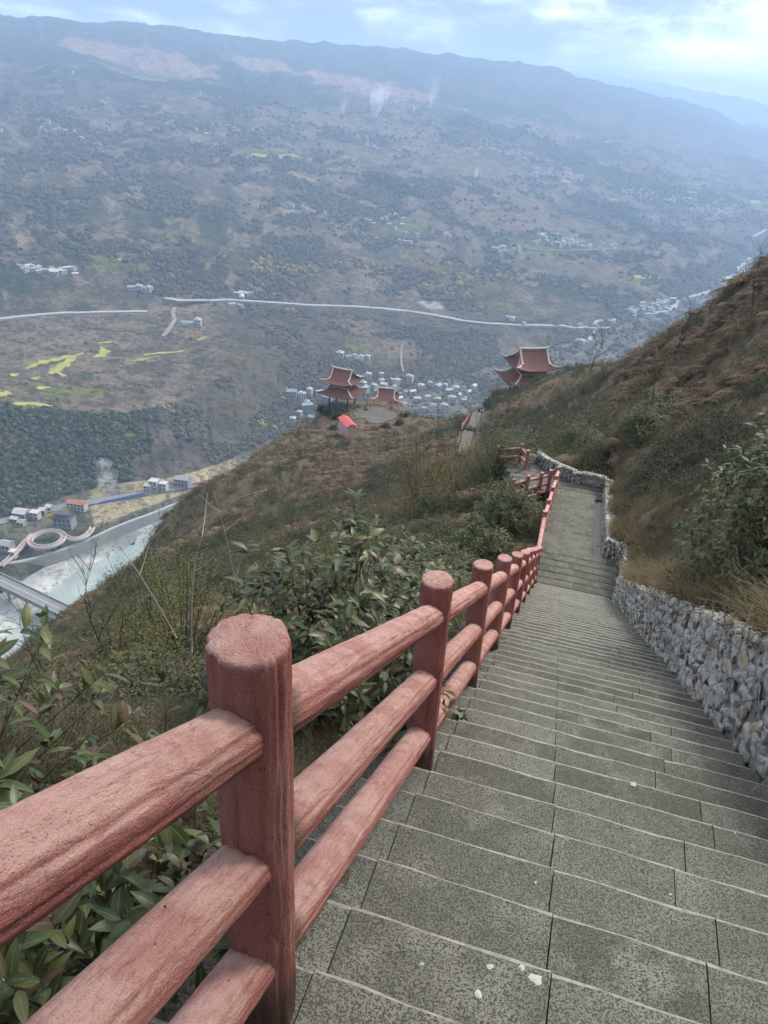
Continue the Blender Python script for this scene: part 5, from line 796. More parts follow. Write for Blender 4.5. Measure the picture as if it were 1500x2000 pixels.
def bare_tree(label, base, height, seed, mat='bark', r0=.05, name='bare_tree', group=None, cat='tree', **kw):
    r = np.random.default_rng(seed); b = branches(r, height, r0=r0, **kw); n = 0
    t = empty(name, base); tag(t, label, cat, group); nt_ = 6 * (5 if True else 3)
    # first tube is the trunk
    trunk = MB(); trunk.V = b.V[:30]; trunk.F = [f for f in b.F if max(f) < 30]; trunk.M = [0] * len(trunk.F)
    crown = MB(); crown.V = b.V; crown.F = [f for f in b.F if max(f) >= 30]; crown.M = [0] * len(crown.F)
    trunk.build('trunk', MATS[mat], t); crown.build('branches', MATS[mat], t)['kind'] = 'stuff'; return t

# scatter: thousands of clumps of ground cover, one object per kind
def scatter(name, P, scl, srcs, tint=None, tilt=.12, seed=1, label=None, flat=1.0):
    r = np.random.default_rng(seed); n = len(P)
    rot = np.stack([r.normal(size=n) * tilt, r.normal(size=n) * tilt, r.uniform(0, 6.283, n)], -1)
    me = bpy.data.meshes.new(name); me.vertices.add(n); me.vertices.foreach_set('co', np.asarray(P, np.float32).ravel())
    for nm, typ, arr, key in (('rot', 'FLOAT_VECTOR', rot, 'vector'), ('scl', 'FLOAT', scl, 'value'), ('pick', 'INT', r.integers(0, len(srcs), n), 'value'), ('tint', 'FLOAT', r.uniform(size=n) if tint is None else tint, 'value')):
        a = me.attributes.new(nm, typ, 'POINT'); a.data.foreach_set(key, np.asarray(arr, np.int32 if typ == 'INT' else np.float32).ravel())
    o = link(name, me); o['kind'] = 'stuff'
    if label: o['label'] = label
    ng = bpy.data.node_groups.new(name, 'GeometryNodeTree'); ng.interface.new_socket('Geometry', in_out='INPUT', socket_type='NodeSocketGeometry'); ng.interface.new_socket('Geometry', in_out='OUTPUT', socket_type='NodeSocketGeometry')
    N = ng.nodes.new; gi, go_, ip, jn = N('NodeGroupInput'), N('NodeGroupOutput'), N('GeometryNodeInstanceOnPoints'), N('GeometryNodeJoinGeometry')
    for s in srcs:
        oi = N('GeometryNodeObjectInfo'); oi.inputs['Object'].default_value = s; oi.inputs['As Instance'].default_value = True; ng.links.new(oi.outputs['Geometry'], jn.inputs[0])
    def at(nm, typ):
        a = N('GeometryNodeInputNamedAttribute'); a.data_type = typ; a.inputs['Name'].default_value = nm; return a.outputs['Attribute']
    ng.links.new(gi.outputs[0], ip.inputs['Points']); ng.links.new(jn.outputs[0], ip.inputs['Instance']); ip.inputs['Pick Instance'].default_value = True
    ng.links.new(at('pick', 'INT'), ip.inputs['Instance Index']); ng.links.new(at('rot', 'FLOAT_VECTOR'), ip.inputs['Rotation']); ng.links.new(at('scl', 'FLOAT'), ip.inputs['Scale'])
    ng.links.new(ip.outputs[0], go_.inputs[0]); md = o.modifiers.new('scatter', 'NODES'); md.node_group = ng
    return o
def src(name, me): return bpy.data.objects.new(name, me)
def tint_mesh(name, parts, mat, r):
    """parts: list of (V,F) merged, a tint per part"""
    V = []; F = []; T = []; n = 0; k = max(len(p[1][0]) for p in parts)
    for v, f in parts: V.append(v); F.append(np.asarray(f) + n); T.append(np.full(len(v), r.uniform())); n += len(v)
    return mesh_np(name, np.concatenate(V), np.concatenate(F), MATS[mat], True, attrs={'tint': ('FLOAT', 'POINT', np.concatenate(T))})
def ribbon(pts, wd):
    pts = np.array(pts); t = np.gradient(pts, axis=0); s = unit(np.cross(t, [0, 0, 1.]) + 1e-6); n = len(pts); wd = np.asarray(wd)[:, None]
    V = np.empty((2 * n, 3)); V[0::2] = pts + s * wd / 2; V[1::2] = pts - s * wd / 2
    return V, [(2 * i, 2 * i + 1, 2 * i + 3, 2 * i + 2) for i in range(n - 1)]
def fern_clump(seed, nf=8, ln=.75):
    r = np.random.default_rng(seed); parts = []
    for i in range(nf):
        a = r.uniform(0, 6.28); L = ln * r.uniform(.6, 1.2); u = np.linspace(0, 1, 9); arch = r.uniform(.5, .9)
        h = L * (arch * u * 1.1 - arch * 1.25 * u ** 2.2) + .02; d = L * (u * .9); c, s = math.cos(a), math.sin(a)
        curl = r.normal() * .25
        pts = np.stack([c * d - s * curl * d * u, s * d + c * curl * d * u, h], -1); parts.append(ribbon(pts, np.full(9, .012)))
        t = unit(np.gradient(pts, axis=0)); side = unit(np.cross(t, [0, 0, 1.]))
        V = []; F = []
        for j in range(1, 9):
            pl = L * .30 * math.sin(math.pi * min(1, (j / 9) ** .6 * .97 + .03)) + .02
            for sg in (1, -1):
                e = pts[j] + side[j] * sg * pl + t[j] * pl * .45 + np.array([0, 0, -pl * r.uniform(.15, .6)]); k = len(V)
                V += [pts[j] - t[j] * .022 * L, (pts[j] + e) / 2 + t[j] * .05 * L + [0, 0, .012], e, pts[j] + t[j] * .03 * L]; F.append((k, k + 3, k + 1, k + 2))
        parts.append((np.array(V), F))
    return tint_mesh('fern_clump', parts, 'dry_fern', r)
def grass_clump(seed, nb=46, ln=.45, mat='dry_grass', wd=.007, droop=.55):
    r = np.random.default_rng(seed); parts = []
    for i in range(nb):
        a = r.uniform(0, 6.28); L = ln * r.uniform(.5, 1.25); u = np.linspace(0, 1, 5); ln_ = r.uniform(.25, .9); b0 = r.normal(size=2) * .09
        d = L * ln_ * u ** 1.4; h = L * (u * .95 - droop * ln_ * u ** 2.3)
        parts.append(ribbon(np.stack([b0[0] + math.cos(a) * d, b0[1] + math.sin(a) * d, h], -1), wd * (1 - .75 * u)))
    return tint_mesh('grass_clump', parts, mat, r)
def twig_clump(seed, ntw=34, nl=90, rad=.55, top=.65, mat='twiggy', leaf=.035, wd=.006):
    r = np.random.default_rng(seed); parts = []
    tips, dirs = grow((0, 0, 0), ntw, r, (rad, rad), top, (0, 0), .3)
    for t in tips:
        m = t * .5 + r.normal(size=3) * .05; parts.append(ribbon([t * 0 + r.normal(size=3) * .04, m, t], [wd, wd * .7, wd * .35]))
    idx = r.integers(0, ntw, nl); u = r.uniform(.45, 1.02, (nl, 1)); base = tips[idx] * u + r.normal(size=(nl, 3)) * .035
    fr = frames(base, dirs[idx] + r.normal(size=(nl, 3)) * .3, 1, leaf, r, (.3, 1.6), .02); P, ax, b, nn, Ln = fr; tv, tf = TINY
    for i in range(nl): parts.append((P[i] + Ln[i] * (tv[:, :1] * ax[i] + tv[:, 1:2] * b[i] + tv[:, 2:] * nn[i]), tf))
    return tint_mesh('twig_clump', parts, mat, r)

def hill_pts(n, hmin, hmax, amin, amax, r, power=1.0):
    a = np.radians(r.uniform(amin, amax, n)); h = np.exp(r.uniform(math.log(hmin), math.log(hmax), n)) if power == 1.0 else (r.uniform(hmin ** power, hmax ** power, n)) ** (1 / power)
    x = h * np.sin(a); y = h * np.cos(a); s, l = to_sl(x, y)
    bad = (s > -8) & (s < S3 + 1.2) & (l > -.42) & (l < np.interp(s, [15, 17.5, 18.8, 20], [2.5, 2.8, 2.8, 2.2])); bad |= (s > S3 - 1.4) & (s < 31.2) & (l > -3.2) & (l < 1.0 + (28.3 - s) * .0) & (l < 2.6 - np.clip(s - 28.2, 0, 3) * 1.2)
    for px, py, pz, pr in COURTS: bad |= np.hypot(x - px, y - py) < pr + .3
    pd = np.min([np.hypot(x - q[0], y - q[1]) for q in PATH[::2]], 0); bad |= pd < 1.9
    k = ~bad; return x[k], y[k], h[k], s[k], l[k]

# ---------------------------------------------------------------- ground cover on the spur
FERN = [src('fern_clump', fern_clump(i)) for i in range(4)]
GRASS = [src('grass_clump', grass_clump(i + 20, 40, .6, 'dry_grass', .011, .6)) for i in range(4)]
GREENG = [src('grass_clump', grass_clump(i + 30, 40, .3, 'airy_leaf', .008)) for i in range(2)]
TWIG = [src('twig_clump', twig_clump(i + 40)) for i in range(4)]
SCRUB = [src('twig_clump', twig_clump(i + 50, 24, 150, .6, .6, 'scrub', .06, .008)) for i in range(4)]
DARK = [src('twig_clump', twig_clump(i + 60, 16, 190, .6, .75, 'dark_leaf', .075, .008)) for i in range(3)]
LEAFY = [src('twig_clump', twig_clump(i + 70, 22, 260, .55, .75, 'olive_leaf', .075, .007)) for i in range(4)]
r = np.random.default_rng(5)
x, y, h, s, l = hill_pts(60000, 2.0, 210, -46, 40, r)
right = l > 2.3
n1 = fbm(x / 5, y / 5, 101, 3); n2 = fbm(x / 16, y / 16, 105, 3); n3 = fbm(x / 1.6, y / 1.6, 109, 2)
u = r.uniform(size=len(x))
kind = np.full(len(x), -1)
# right of the stairs: grass fringe on the wall, twiggy band, then dry bracken to the crest
fr_zone = right & (h > 30 + 8 * n2 + 6 * np.clip((np.degrees(np.arctan2(x, y)) - 24) / -6, 0, 1))
kind[right & ~fr_zone] = np.where(u[right & ~fr_zone] < .80 + .2 * n1[right & ~fr_zone], 3, 1)
kind[right & ~fr_zone & (n1 > .35)] = 5
kind[fr_zone] = np.where(n1[fr_zone] + .25 * n2[fr_zone] + .3 * n3[fr_zone] > .14, np.where(u[fr_zone] < .6, 3, 4), 0)
kind[fr_zone & (n1 < -.5)] = 4
kind[right & (l < 3.3 + .8 * n1) & (s < 24)] = 1; kind[right & (l < 4.2) & (s < 26) & (n3 > .25)] = 5
# left: scrub with dry fern and grass patches, dark bushes further off
lf = ~right
kind[lf] = np.where(n1[lf] + .4 * n3[lf] > .16, 4, np.where(n2[lf] > .12, 0, np.where(u[lf] < .6, 3, 4)))
kind[lf & (n1 < -.32)] = 1
kind[lf & (h > 30) & (n1 + .5 * n3 > .24)] = 5
kind[lf & (h > 70) & (u < .35) & (kind == 3)] = 4
kind[lf & (h < 16) & (u < .22)] = 1; kind[lf & (h < 16) & (u > .8)] = 0
kind[lf & (h < 6)] = np.where(u[lf & (h < 6)] < .3, 0, np.where(u[lf & (h < 6)] < .65, 1, 3))
kind[lf & (h > 5) & (h < 60) & (n3 + .5 * n1 > .12) & (u < .75)] = 6; kind[right & (h > 11) & (n3 - .4 * n1 > .3) & (u < .7)] = 6
z = hill_z(x, y); sz = np.clip(.42 + h * .014, .45, 1.5) * r.uniform(.65, 1.35, len(x))
sz = np.where(lf & (h < 8) & (kind == 0), sz * .6, sz); near_stair = (np.abs(l + .8) < .6) & (s < 30); sz = np.where(near_stair, sz * .7, sz)
names = {0: ('dry_bracken', FERN, 'brown dry bracken covering the hillside'), 1: ('dry_grass', GRASS, 'straw coloured dry grass on the banks'), 3: ('twiggy_scrub', TWIG, 'grey-green twiggy scrub on the slope'), 4: ('low_scrub', SCRUB, 'dull olive low scrub on the slope'), 6: ('olive_scrub', LEAFY, 'leafy olive shrubs growing over the slope'), 5: ('dark_scrub', DARK, 'dark evergreen scrub on the slope')}
for k, (nm, S_, lb) in names.items():
    q = kind == k
    if q.any(): scatter(nm, np.stack([x[q], y[q], z[q] - .06], -1), sz[q] * (1.25 if k == 0 else 1.15 if k == 5 else 1.3 if k == 6 else 1.), S_, seed=k + 3, label=lb)
# grass hanging over the wall top
r = np.random.default_rng(8); n = 1500; s_ = r.uniform(2.2, 27.5, n) ** 1.0; keep = fbm(s_ / 1.6, s_ * 0 + 2.2, 131, 2) > -.25 + .5 * (s_ < 6); s_ = s_[keep]; n = len(s_)
hw = np.interp(s_, [q[0] for q in WL[:200]], [q[2] for q in WL[:200]]); l_ = np.interp(s_, [15, 17.5, 18.8, 20], [2.34, 2.62, 2.62, 2.12]) + np.abs(r.normal(size=n)) * .45
q = np.array([P3(a, b) for a, b in zip(s_, l_)]); q[:, 2] += hw - .05 + np.clip(l_ - 2.5, 0, 2) * .35
scatter('wall_top_grass', q, r.uniform(.55, 1.25, n), GRASS, seed=77, label='tangled dry grass hanging over the stone wall')

# ---------------------------------------------------------------- individual plants close to the camera
def hz(x, y): return float(hill_z(np.array([x]), np.array([y]))[0])
def at_sl(s, l, dz=0): p = sl_xy(s, l); return (p[0], p[1], hz(p[0], p[1]) + dz)
leafy_shrub('broadleaf_shrub', 'broad-leaved shrub with reddish leaf tips in the lower left corner beneath the rails', at_sl(-.3, -1.05, -.3), (.75, .8), 1.1, 200, 7, .105, 'broad_leaf', BROAD, 21, own=300, r0=.005)
leafy_shrub('broadleaf_shrub', 'dense glossy broad-leaved shrub crowding the railing between the two nearest posts', at_sl(2.35, -.7, -.25), (.70, .85), 1.6, 640, 7, .10, 'broad_leaf', BROAD, 22, own=300, every=8, r0=.008)
leafy_shrub('broadleaf_shrub', 'tall glossy broad-leaved shrub behind the second and third railing posts', at_sl(4.1, -.7, -.25), (.60, 1.0), 1.5, 560, 7, .10, 'broad_leaf', BROAD, 23, every=8, r0=.008)
leafy_shrub('broadleaf_shrub', 'low dark broad-leaved shrub showing through the gaps under the nearest rails', at_sl(.0, -.45, -.45), (.45, .9), .95, 320, 8, .09, 'broad_leaf', BROAD, 27, every=6, r0=.007, low=.1)
leafy_shrub('broadleaf_shrub', 'sparse broad-leaved shrub with red stems left of the nearest post', at_sl(.45, -1.75, -.1), (.8, .6), 1.15, 120, 6, .10, 'broad_leaf', BROAD, 24, every=2, r0=.005)
leafy_shrub('broadleaf_shrub', 'low broad-leaved seedling at the left picture edge above the top rail', at_sl(-.45, -1.6, 0), (.4, .4), 1.0, 34, 5, .10, 'broad_leaf', BROAD, 29, every=1, r0=.004)
leafy_shrub('creeping_shrub', 'small-leaved dark creeper spilling over the wall top at the right edge', at_sl(6.2, 2.72, .0), (.42, .75), .5, 420, 6, .05, 'dark_leaf', SIMPLE, 61, every=20, r0=.004, low=-.5)
leafy_shrub('creeping_shrub', 'small-leaved dark creeper below the round glossy bush', at_sl(8.0, 2.75, .0), (.45, .7), .55, 420, 6, .055, 'dark_leaf', SIMPLE, 62, every=20, r0=.004, low=-.4)
leafy_shrub('laurel_bush', 'round glossy bush overhanging the stone wall at the right picture edge', at_sl(8.1, 3.55, -.2), (1.15, 1.25), 2.1, 1300, 8, .135, 'laurel_leaf', NARROW, 25, lean=(-.25, 0), every=12, low=.02)
for i, (x_, y_, rr, tp, n, mt, lb) in enumerate([
    (5.5, 30.6, 1.8, 3.4, 460, 'shrub_leaf', 'large grey-green bush beside the turn at the foot of the stairs'),
    (4.35, 22.2, 1.25, 1.9, 260, 'shrub_leaf', 'yellow-green bush beside the railing just above the landing'),
    (3.1, 19.6, 1.1, 1.5, 200, 'shrub_leaf', 'leafy bush below the railing left of the far posts'),
    (1.0, 11.6, .8, 1.25, 150, 'shrub_leaf', 'leafy bush behind the fifth railing post'),
    (.3, 8.6, .8, 1.2, 150, 'shrub_leaf', 'leafy bush behind the fourth railing post'),
    (1.4, 14.0, .85, 1.3, 150, 'shrub_leaf', 'leafy bush behind the sixth railing post'),
    (2.2, 16.6, .9, 1.2, 150, 'shrub_leaf', 'low leafy bush hugging the railing halfway down the flight'),
    (4.9, 27.0, 1.2, 1.7, 220, 'shrub_leaf', 'dark bush left of the lower stair flight railing'),
    (2.6, 30.5, 1.3, 1.8, 200, 'shrub_leaf', 'bush on the slope left of the turning terrace'),
    (10.3, 36.5, 1.5, 2.3, 260, 'shrub_leaf', 'rounded green bush rising behind the curved wall end'),
    (13.2, 33.5, 1.3, 1.7, 220, 'shrub_leaf', 'small leaved bush on the bank right of the wall corner'),
    (11.2, 30.2, 1.2, 1.8, 220, 'shrub_leaf', 'bush standing over the wall above the lower stair flight')]):
    leafy_shrub('bush', lb, (x_, y_, hz(x_, y_) - .2), (rr, rr), tp, n * 3, 7, .15, mt, SIMPLE, 300 + i, every=24, r0=.012, back=.25)
for i, (x_, y_, rr, tp, n, mt, lb, ln) in enumerate([
    (-3.3, 9.6, .9, 2.6, 230, 'airy_leaf', 'airy lime-green shrub with thin arching stems below the broadleaf shrub', .045),
    (-4.9, 12.2, 1.0, 2.4, 230, 'airy_leaf', 'airy lime-green shrub further down the left slope', .05),
    (-1.2, 15.0, 1.1, 1.9, 200, 'airy_leaf', 'pale airy shrub behind the glossy shrub on the left slope', .055),
    (-2.6, 5.8, .8, 1.2, 150, 'airy_leaf', 'thin leafy bramble left of the nearest post', .035),
    (2.0, 33.0, 2.2, 4.6, 420, 'ochre_leaf', 'yellowing thin shrub standing tall on the slope left of the bushes', .085),
    (4.2, 38.0, 1.9, 4.0, 360, 'ochre_leaf', 'second yellowing shrub beside the path bend', .085)]):
    leafy_shrub('airy_shrub', lb, (x_, y_, hz(x_, y_) - .1), (rr, rr), tp, int(n * 1.6), 7, ln * 1.25, mt, SIMPLE, 400 + i, every=5, r0=.007 if i < 4 else .013, back=.5, spread=(.4, 1.4), low=.1)
for i, (x_, y_, ht, mt, r0_, lb, kw) in enumerate([
    (-1.9, 33.8, 5.2, 'bark', .04, 'pale bare tree forking wide on the slope left of the ochre shrubs', dict(spread=.55, levels=3, lean=(.25, 0))),
    (-3.6, 30.0, 4.0, 'bark', .022, 'smaller bare tree leaning left on the middle slope', dict(spread=.5, levels=3, lean=(-.5, 0))),
    (14.05, 37.0, 4.6, 'bark', .055, 'bare upright tree among the brown bracken on the right slope', dict(spread=.3, levels=3)),
    (27.0, 96.0, 8.5, 'bark', .10, 'bare twiggy tree on the right skyline', dict(spread=.35, levels=3, kids=(6, 8))),
    (21.5, 44.5, 5.5, 'bark', .06, 'tall bare tree on the bracken slope below the right skyline', dict(spread=.3, levels=3)),
    (20.0, 51.0, 5.0, 'bark', .06, 'thin bare tree near the right skyline edge', dict(spread=.3, levels=3)),
    (-3.4, 7.0, 2.9, 'dark_stem', .016, 'dark leafless sapling rising in front of the river', dict(spread=.28, levels=2, kids=(5, 7))),
    (-4.6, 7.6, 2.5, 'dark_stem', .014, 'thin leafless sapling left of the dark sapling', dict(spread=.25, levels=2, lean=(-.3, 0))),
    (-2.7, 9.0, 2.2, 'dark_stem', .014, 'slender twig shrub beside the dark sapling', dict(spread=.35, levels=2)),
    (11.9, 92.0, 4.5, 'bark', .06, 'bare shrub tree left of the far path', dict(spread=.5, levels=3)),
    (8.0, 88.0, 4.5, 'bark', .06, 'bare bush tree on the far slope below the path', dict(spread=.5, levels=3))]):
    bare_tree(lb, (x_, y_, hz(x_, y_)), ht, 500 + i, mt, r0_, **kw)
def dead_branch(label, pts, r0):
    b = MB(); P = [Vector(p) for p in pts]; out = []
    for i in range(len(P) - 1):
        a, c, d, e = P[max(i - 1, 0)], P[i], P[i + 1], P[min(i + 2, len(P) - 1)]
        for k in range(6):
            t = k / 6; out.append(.5 * ((2 * c) + (d - a) * t + (2 * a - 5 * c + 4 * d - e) * t * t + (3 * c - a - 3 * d + e) * t ** 3))
    out.append(P[-1]); n = len(out); o = Vector(out[0]); rr = np.random.default_rng(int(abs(o.x * 100)))
    b.tube([p - o for p in out], [r0 * (1 - .7 * i / n) for i in range(n)], 6)
    for j in (n // 3, n // 2, 2 * n // 3):
        d = Vector(rr.normal(size=3)); d.z = abs(d.z) * .3; q = out[j] - o; b.tube([q, q + d * .12, q + d * .28 + Vector((0, 0, .05))], [r0 * .5, r0 * .35, r0 * .15], 4)
    ob = b.build('dead_branch', MATS['pale_bark'], None, True); ob.location = o; tag(ob, label, 'branch')
dead_branch('whitish dead branch arching over in a hook left of the nearest post', [(-1.75, 5.3, -4.6), (-1.72, 5.4, -3.95), (-1.62, 5.5, -3.45), (-1.35, 5.6, -3.12), (-1.05, 5.7, -3.02)], .008)
dead_branch('whitish dead branch leaning left on the brown slope', [(-2.2, 6.2, -5.2), (-2.45, 6.3, -4.7), (-2.7, 6.4, -4.3), (-2.95, 6.5, -4.02)], .008)
dead_branch('pale thin dead stem standing behind the hooked branch', [(-1.5, 6.3, -5.0), (-1.6, 6.4, -4.2), (-1.75, 6.5, -3.5)], .005)
# curled dry fern fronds by the near post
def curled(label, base, dirv, ln, seed):
    r = np.random.default_rng(seed); parts = []
    for i in range(5):
        u = np.linspace(0, 1, 14); d = np.array(dirv, float); sd = np.cross(d, [0, 0, 1]); off = sd * (i - 2) * .012
        ang = u * (2.2 + .3 * i * .3); pts = np.stack([d[0] * ln * np.sin(ang) * .5, d[1] * ln * np.sin(ang) * .5, ln * (1 - np.cos(ang)) * -.28 + ln * .1 * np.sin(ang * 1.0)], -1) * (1 - .1 * i) + off
        parts.append(ribbon(pts, np.full(14, .002))); t = unit(np.gradient(pts, axis=0)); side = unit(np.cross(t, r.normal(size=3)))
        V = []; F = []
        for j in range(14):
            for sg in (1, -1):
                e = pts[j] + side[j] * sg * .014 * (1 - .5 * u[j]); k = len(V); V += [pts[j] - t[j] * .002, (pts[j] + e) / 2 + t[j] * .003, e, pts[j] + t[j] * .002]; F.append((k, k + 1, k + 2, k + 3))
        parts.append((np.array(V), F))
    o = link('curled_fern', tint_mesh('curled_fern', parts, 'dry_grass', r)); o.location = base; tag(o, label, 'fern')
curled('curled dry fern frond lying on the step edge under the lowest rail', P3(.42, .05, stair_z(.42) + .14), (.4, .6, 0), .17, 1)
curled('curled dry fern frond showing behind the nearest post', tuple(P3(.15, -.35, -2.28 + .55)), (-.6, .2, 0), .17, 2)
# petals, twig and leaf on the treads
def tread_at(s): 
    k = math.ceil((s - PHASE) / RUN); return B0[2] - SLOPE * (PHASE + RUN * k)
def litter(name, label, s, l, ln, wd, col, yaw):
    m = leaf_template(.2, -.15, wd / ln); o = link(name, mesh_np(name, m[0] * ln, m[1], MATS[col], True)); o.location = P3(s, l, tread_at(s) + .006); o.rotation_euler = (0, 0, yaw); tag(o, label, 'leaf' if name == 'fallen_leaf' else 'petal' if name == 'petal' else 'twig')
plain('pale_yellow', (.62, .60, .25), .7, .1, 9); plain('pink_petal', (.62, .26, .24), .7, .15, 9); plain('straw', (.5, .38, .2), .8, .2, 9)
litter('fallen_leaf', 'small pale yellow leaf on the narrow edge slab beside the low rail', .80, .03, .035, .014, 'pale_yellow', 1.6)
litter('petal', 'pink petal lying on a middle step near the stone wall', 5.55, 1.72, .07, .03, 'pink_petal', .3)
b = MB(); b.tube([(0, 0, .004), (.03, -.03, .006), (.045, -.075, .004)], .0018, 4); o = b.build('dry_twig', MATS['straw']); o.location = P3(.2, .70, tread_at(.2) + .002); tag(o, 'thin straw twig beside the centre joint of a near step', 'twig')
DROPS = [(.41, .70, .022), (.40, .56, .011), (.43, .655, .012), (.31, .54, .013), (2.33, 1.19, .02), (2.15, 1.12, .008), (.99, .68, .007), (1.26, 1.24, .007), (.34, .36, .007), (6.67, .8, .02), (2.18, .23, .014)]
plain('dropping_white', (.40, .40, .37), .9, .15, 40)
for i, (s_, l_, rr) in enumerate(DROPS):
    rj = np.random.default_rng(700 + i); n = 11; b = MB(); V = [(0, 0, .004)] + [(rr * rj.uniform(.5, 1.2) * math.cos(k * 6.283 / n), rr * rj.uniform(.5, 1.2) * math.sin(k * 6.283 / n), .0015) for k in range(n)]
    b.add(V, [(0, k + 1, (k + 1) % n + 1) for k in range(n)]); o = b.build('bird_dropping', MATS['dropping_white']); o.location = P3(s_, l_, tread_at(s_) + .004); tag(o, 'white bird dropping splashed on a stone step', 'dropping', 'white droppings on the steps')
# ---------------------------------------------------------------- pavilions
def skirt(mb, ex, ey, tx, ty, z0, z1, lift, sides='fblr', vtop=1.0, seg=16, vs=7, p=1.45, under=.14, ribs=None, rib_r=.05, rib_d=.34):
    """curved roof skirt from an eave rectangle up to a smaller one, corners swept up"""
    def pt(side, u, v):
        cx, cy = {'f': (u, -1), 'b': (-u, 1), 'l': (-1, -u), 'r': (1, u)}[side]
        w = (1 - v); c = abs(u) ** 5 * w * w
        x = cx * (ex * w + tx * v) + math.copysign(c * .5, cx) * (1 if abs(cx) > .5 else 0); y = cy * (ey * w + ty * v) + math.copysign(c * .5, cy) * (1 if abs(cy) > .5 else 0)
        return Vector((x, y, z0 + (z1 - z0) * v ** p + lift * abs(u) ** 3.2 * w ** 2))
    for sd in sides:
        V = []; F = []
        for j in range(vs + 1):
            for i in range(seg + 1): V.append(pt(sd, -1 + 2 * i / seg, vtop * j / vs))
        n = len(V); V += [v - Vector((0, 0, under)) for v in V]; w_ = seg + 1
        for j in range(vs):
            for i in range(seg): a = j * w_ + i; F += [(a, a + 1, a + w_ + 1, a + w_), (n + a, n + a + w_, n + a + w_ + 1, n + a + 1)]
        F += [(i, n + i, n + i + 1, i + 1) for i in range(seg)]
        mb.add(V, F)
        if ribs is not None:
            L = 2 * (ex if sd in 'fb' else ey); k = int(L / rib_d)
            for q in range(1, k):
                u = -1 + 2 * q / k; pts = [pt(sd, u, vtop * j / 5) + Vector((0, 0, .03)) for j in range(6)]; ribs.tube(pts, rib_r, 4, 0, True)
    return pt
def pavilion(label, base, yaw, sc=1.0):
    t = empty('pavilion', base, yaw); t.scale = (sc, sc, sc); tag(t, label, 'pavilion')
    W, R_t, RG, DK = MATS['pavilion_wood'], MATS['pavilion_tile'], MATS['pavilion_ridge'], MATS['pavilion_dark']
    b = MB(); b.box(-3.2, 3.2, -2.9, 2.9, -.6, .12); b.build('plinth', MATS['paving'], t)
    for sx in (-1, 1):
        for sy in (-1, 1):
            b = MB(); b.tube([(2.45 * sx, 2.1 * sy, .1), (2.45 * sx, 2.1 * sy, 3.55)], .17, 12); b.tube([(2.45 * sx, 2.1 * sy, .1), (2.45 * sx, 2.1 * sy, .3)], .27, 12); b.build('column', W, t, False)
    b = MB()
    for sy in (-1, 1): b.box(-2.6, 2.6, 2.1 * sy - .1, 2.1 * sy + .1, 3.0, 3.4); 
    for sx in (-1, 1): b.box(2.45 * sx - .1, 2.45 * sx + .1, -2.0, 2.0, 3.0, 3.4)
    b.build('beam', W, t)
    b = MB()
    for sy in (-1, 1):
        for i in range(9): x = -2.8 + .7 * i; b.box(x - .13, x + .13, 2.45 * sy - .5, 2.45 * sy + .5, 3.06, 3.26); b.box(x - .09, x + .09, 3.0 * sy - .45, 3.0 * sy + .45, 3.22, 3.36)
    for sx in (-1, 1):
        for i in range(7): y = -2.1 + .7 * i; b.box(2.85 * sx - .5, 2.85 * sx + .5, y - .13, y + .13, 3.06, 3.26); b.box(3.4 * sx - .45, 3.4 * sx + .45, y - .09, y + .09, 3.22, 3.36)
    b.build('eave_brackets', DK, t)['kind'] = 'stuff'
    b = MB(); rb = MB(); lo = skirt(b, 4.4, 4.0, 2.35, 2.05, 3.25, 5.25, .75, ribs=rb); o = b.build('lower_roof', R_t, t); rb.build('tile_ribs', R_t, o)['kind'] = 'stuff'
    for c, (sd, u) in enumerate((('f', -1), ('f', 1), ('b', -1), ('b', 1))):
        q = MB(); pts = [lo(sd, u * .999, v) + Vector((0, 0, .1)) for v in (1, .8, .6, .4, .2, .05)]; d = (pts[-1] - pts[-2]).normalized(); e = pts[-1]
        pts += [e + Vector((d.x, d.y, .25)) * .35, e + Vector((d.x * .55, d.y * .55, .75))]; q.tube(pts, [.2, .2, .2, .2, .18, .15, .11, .04], 6); q.build('hip_ridge', RG, o)
    b = MB(); b.box(-2.45, 2.45, -2.15, 2.15, 5.05, 5.3); b.build('roof_collar', RG, o)
    b = MB(); b.box(-2.2, 2.2, -1.9, 1.9, 5.0, 6.35); b.build('upper_storey', DK, t)
    b = MB()
    for sy in (-1, 1): b.box(-1.9, 1.9, 1.93 * sy - .03, 1.93 * sy + .03, 5.4, 5.85)
    b.build('painted_board', MATS['pavilion_board'], t)
    b = MB()
    for sy in (-1, 1):
        for i in range(8): x = -2.45 + .7 * i; b.box(x - .11, x + .11, 2.2 * sy - .55, 2.2 * sy + .55, 6.0, 6.2)
    for sx in (-1, 1):
        for i in range(6): y = -1.75 + .7 * i; b.box(2.5 * sx - .5, 2.5 * sx + .5, y - .11, y + .11, 6.0, 6.2)
    b.build('eave_brackets', DK, t)['kind'] = 'stuff'
    b = MB(); rb = MB()
    up = skirt(b, 3.6, 3.2, 2.5, 0.02, 6.2, 9.2, .75, 'fb', 1., ribs=rb, p=1.35)
    sd_ = skirt(b, 3.6, 3.2, 2.42, 1.85, 6.2, 7.35, .75, 'lr', 1., ribs=rb, p=1.35)
    o = b.build('upper_roof', R_t, t); rb.build('tile_ribs', R_t, o)['kind'] = 'stuff'
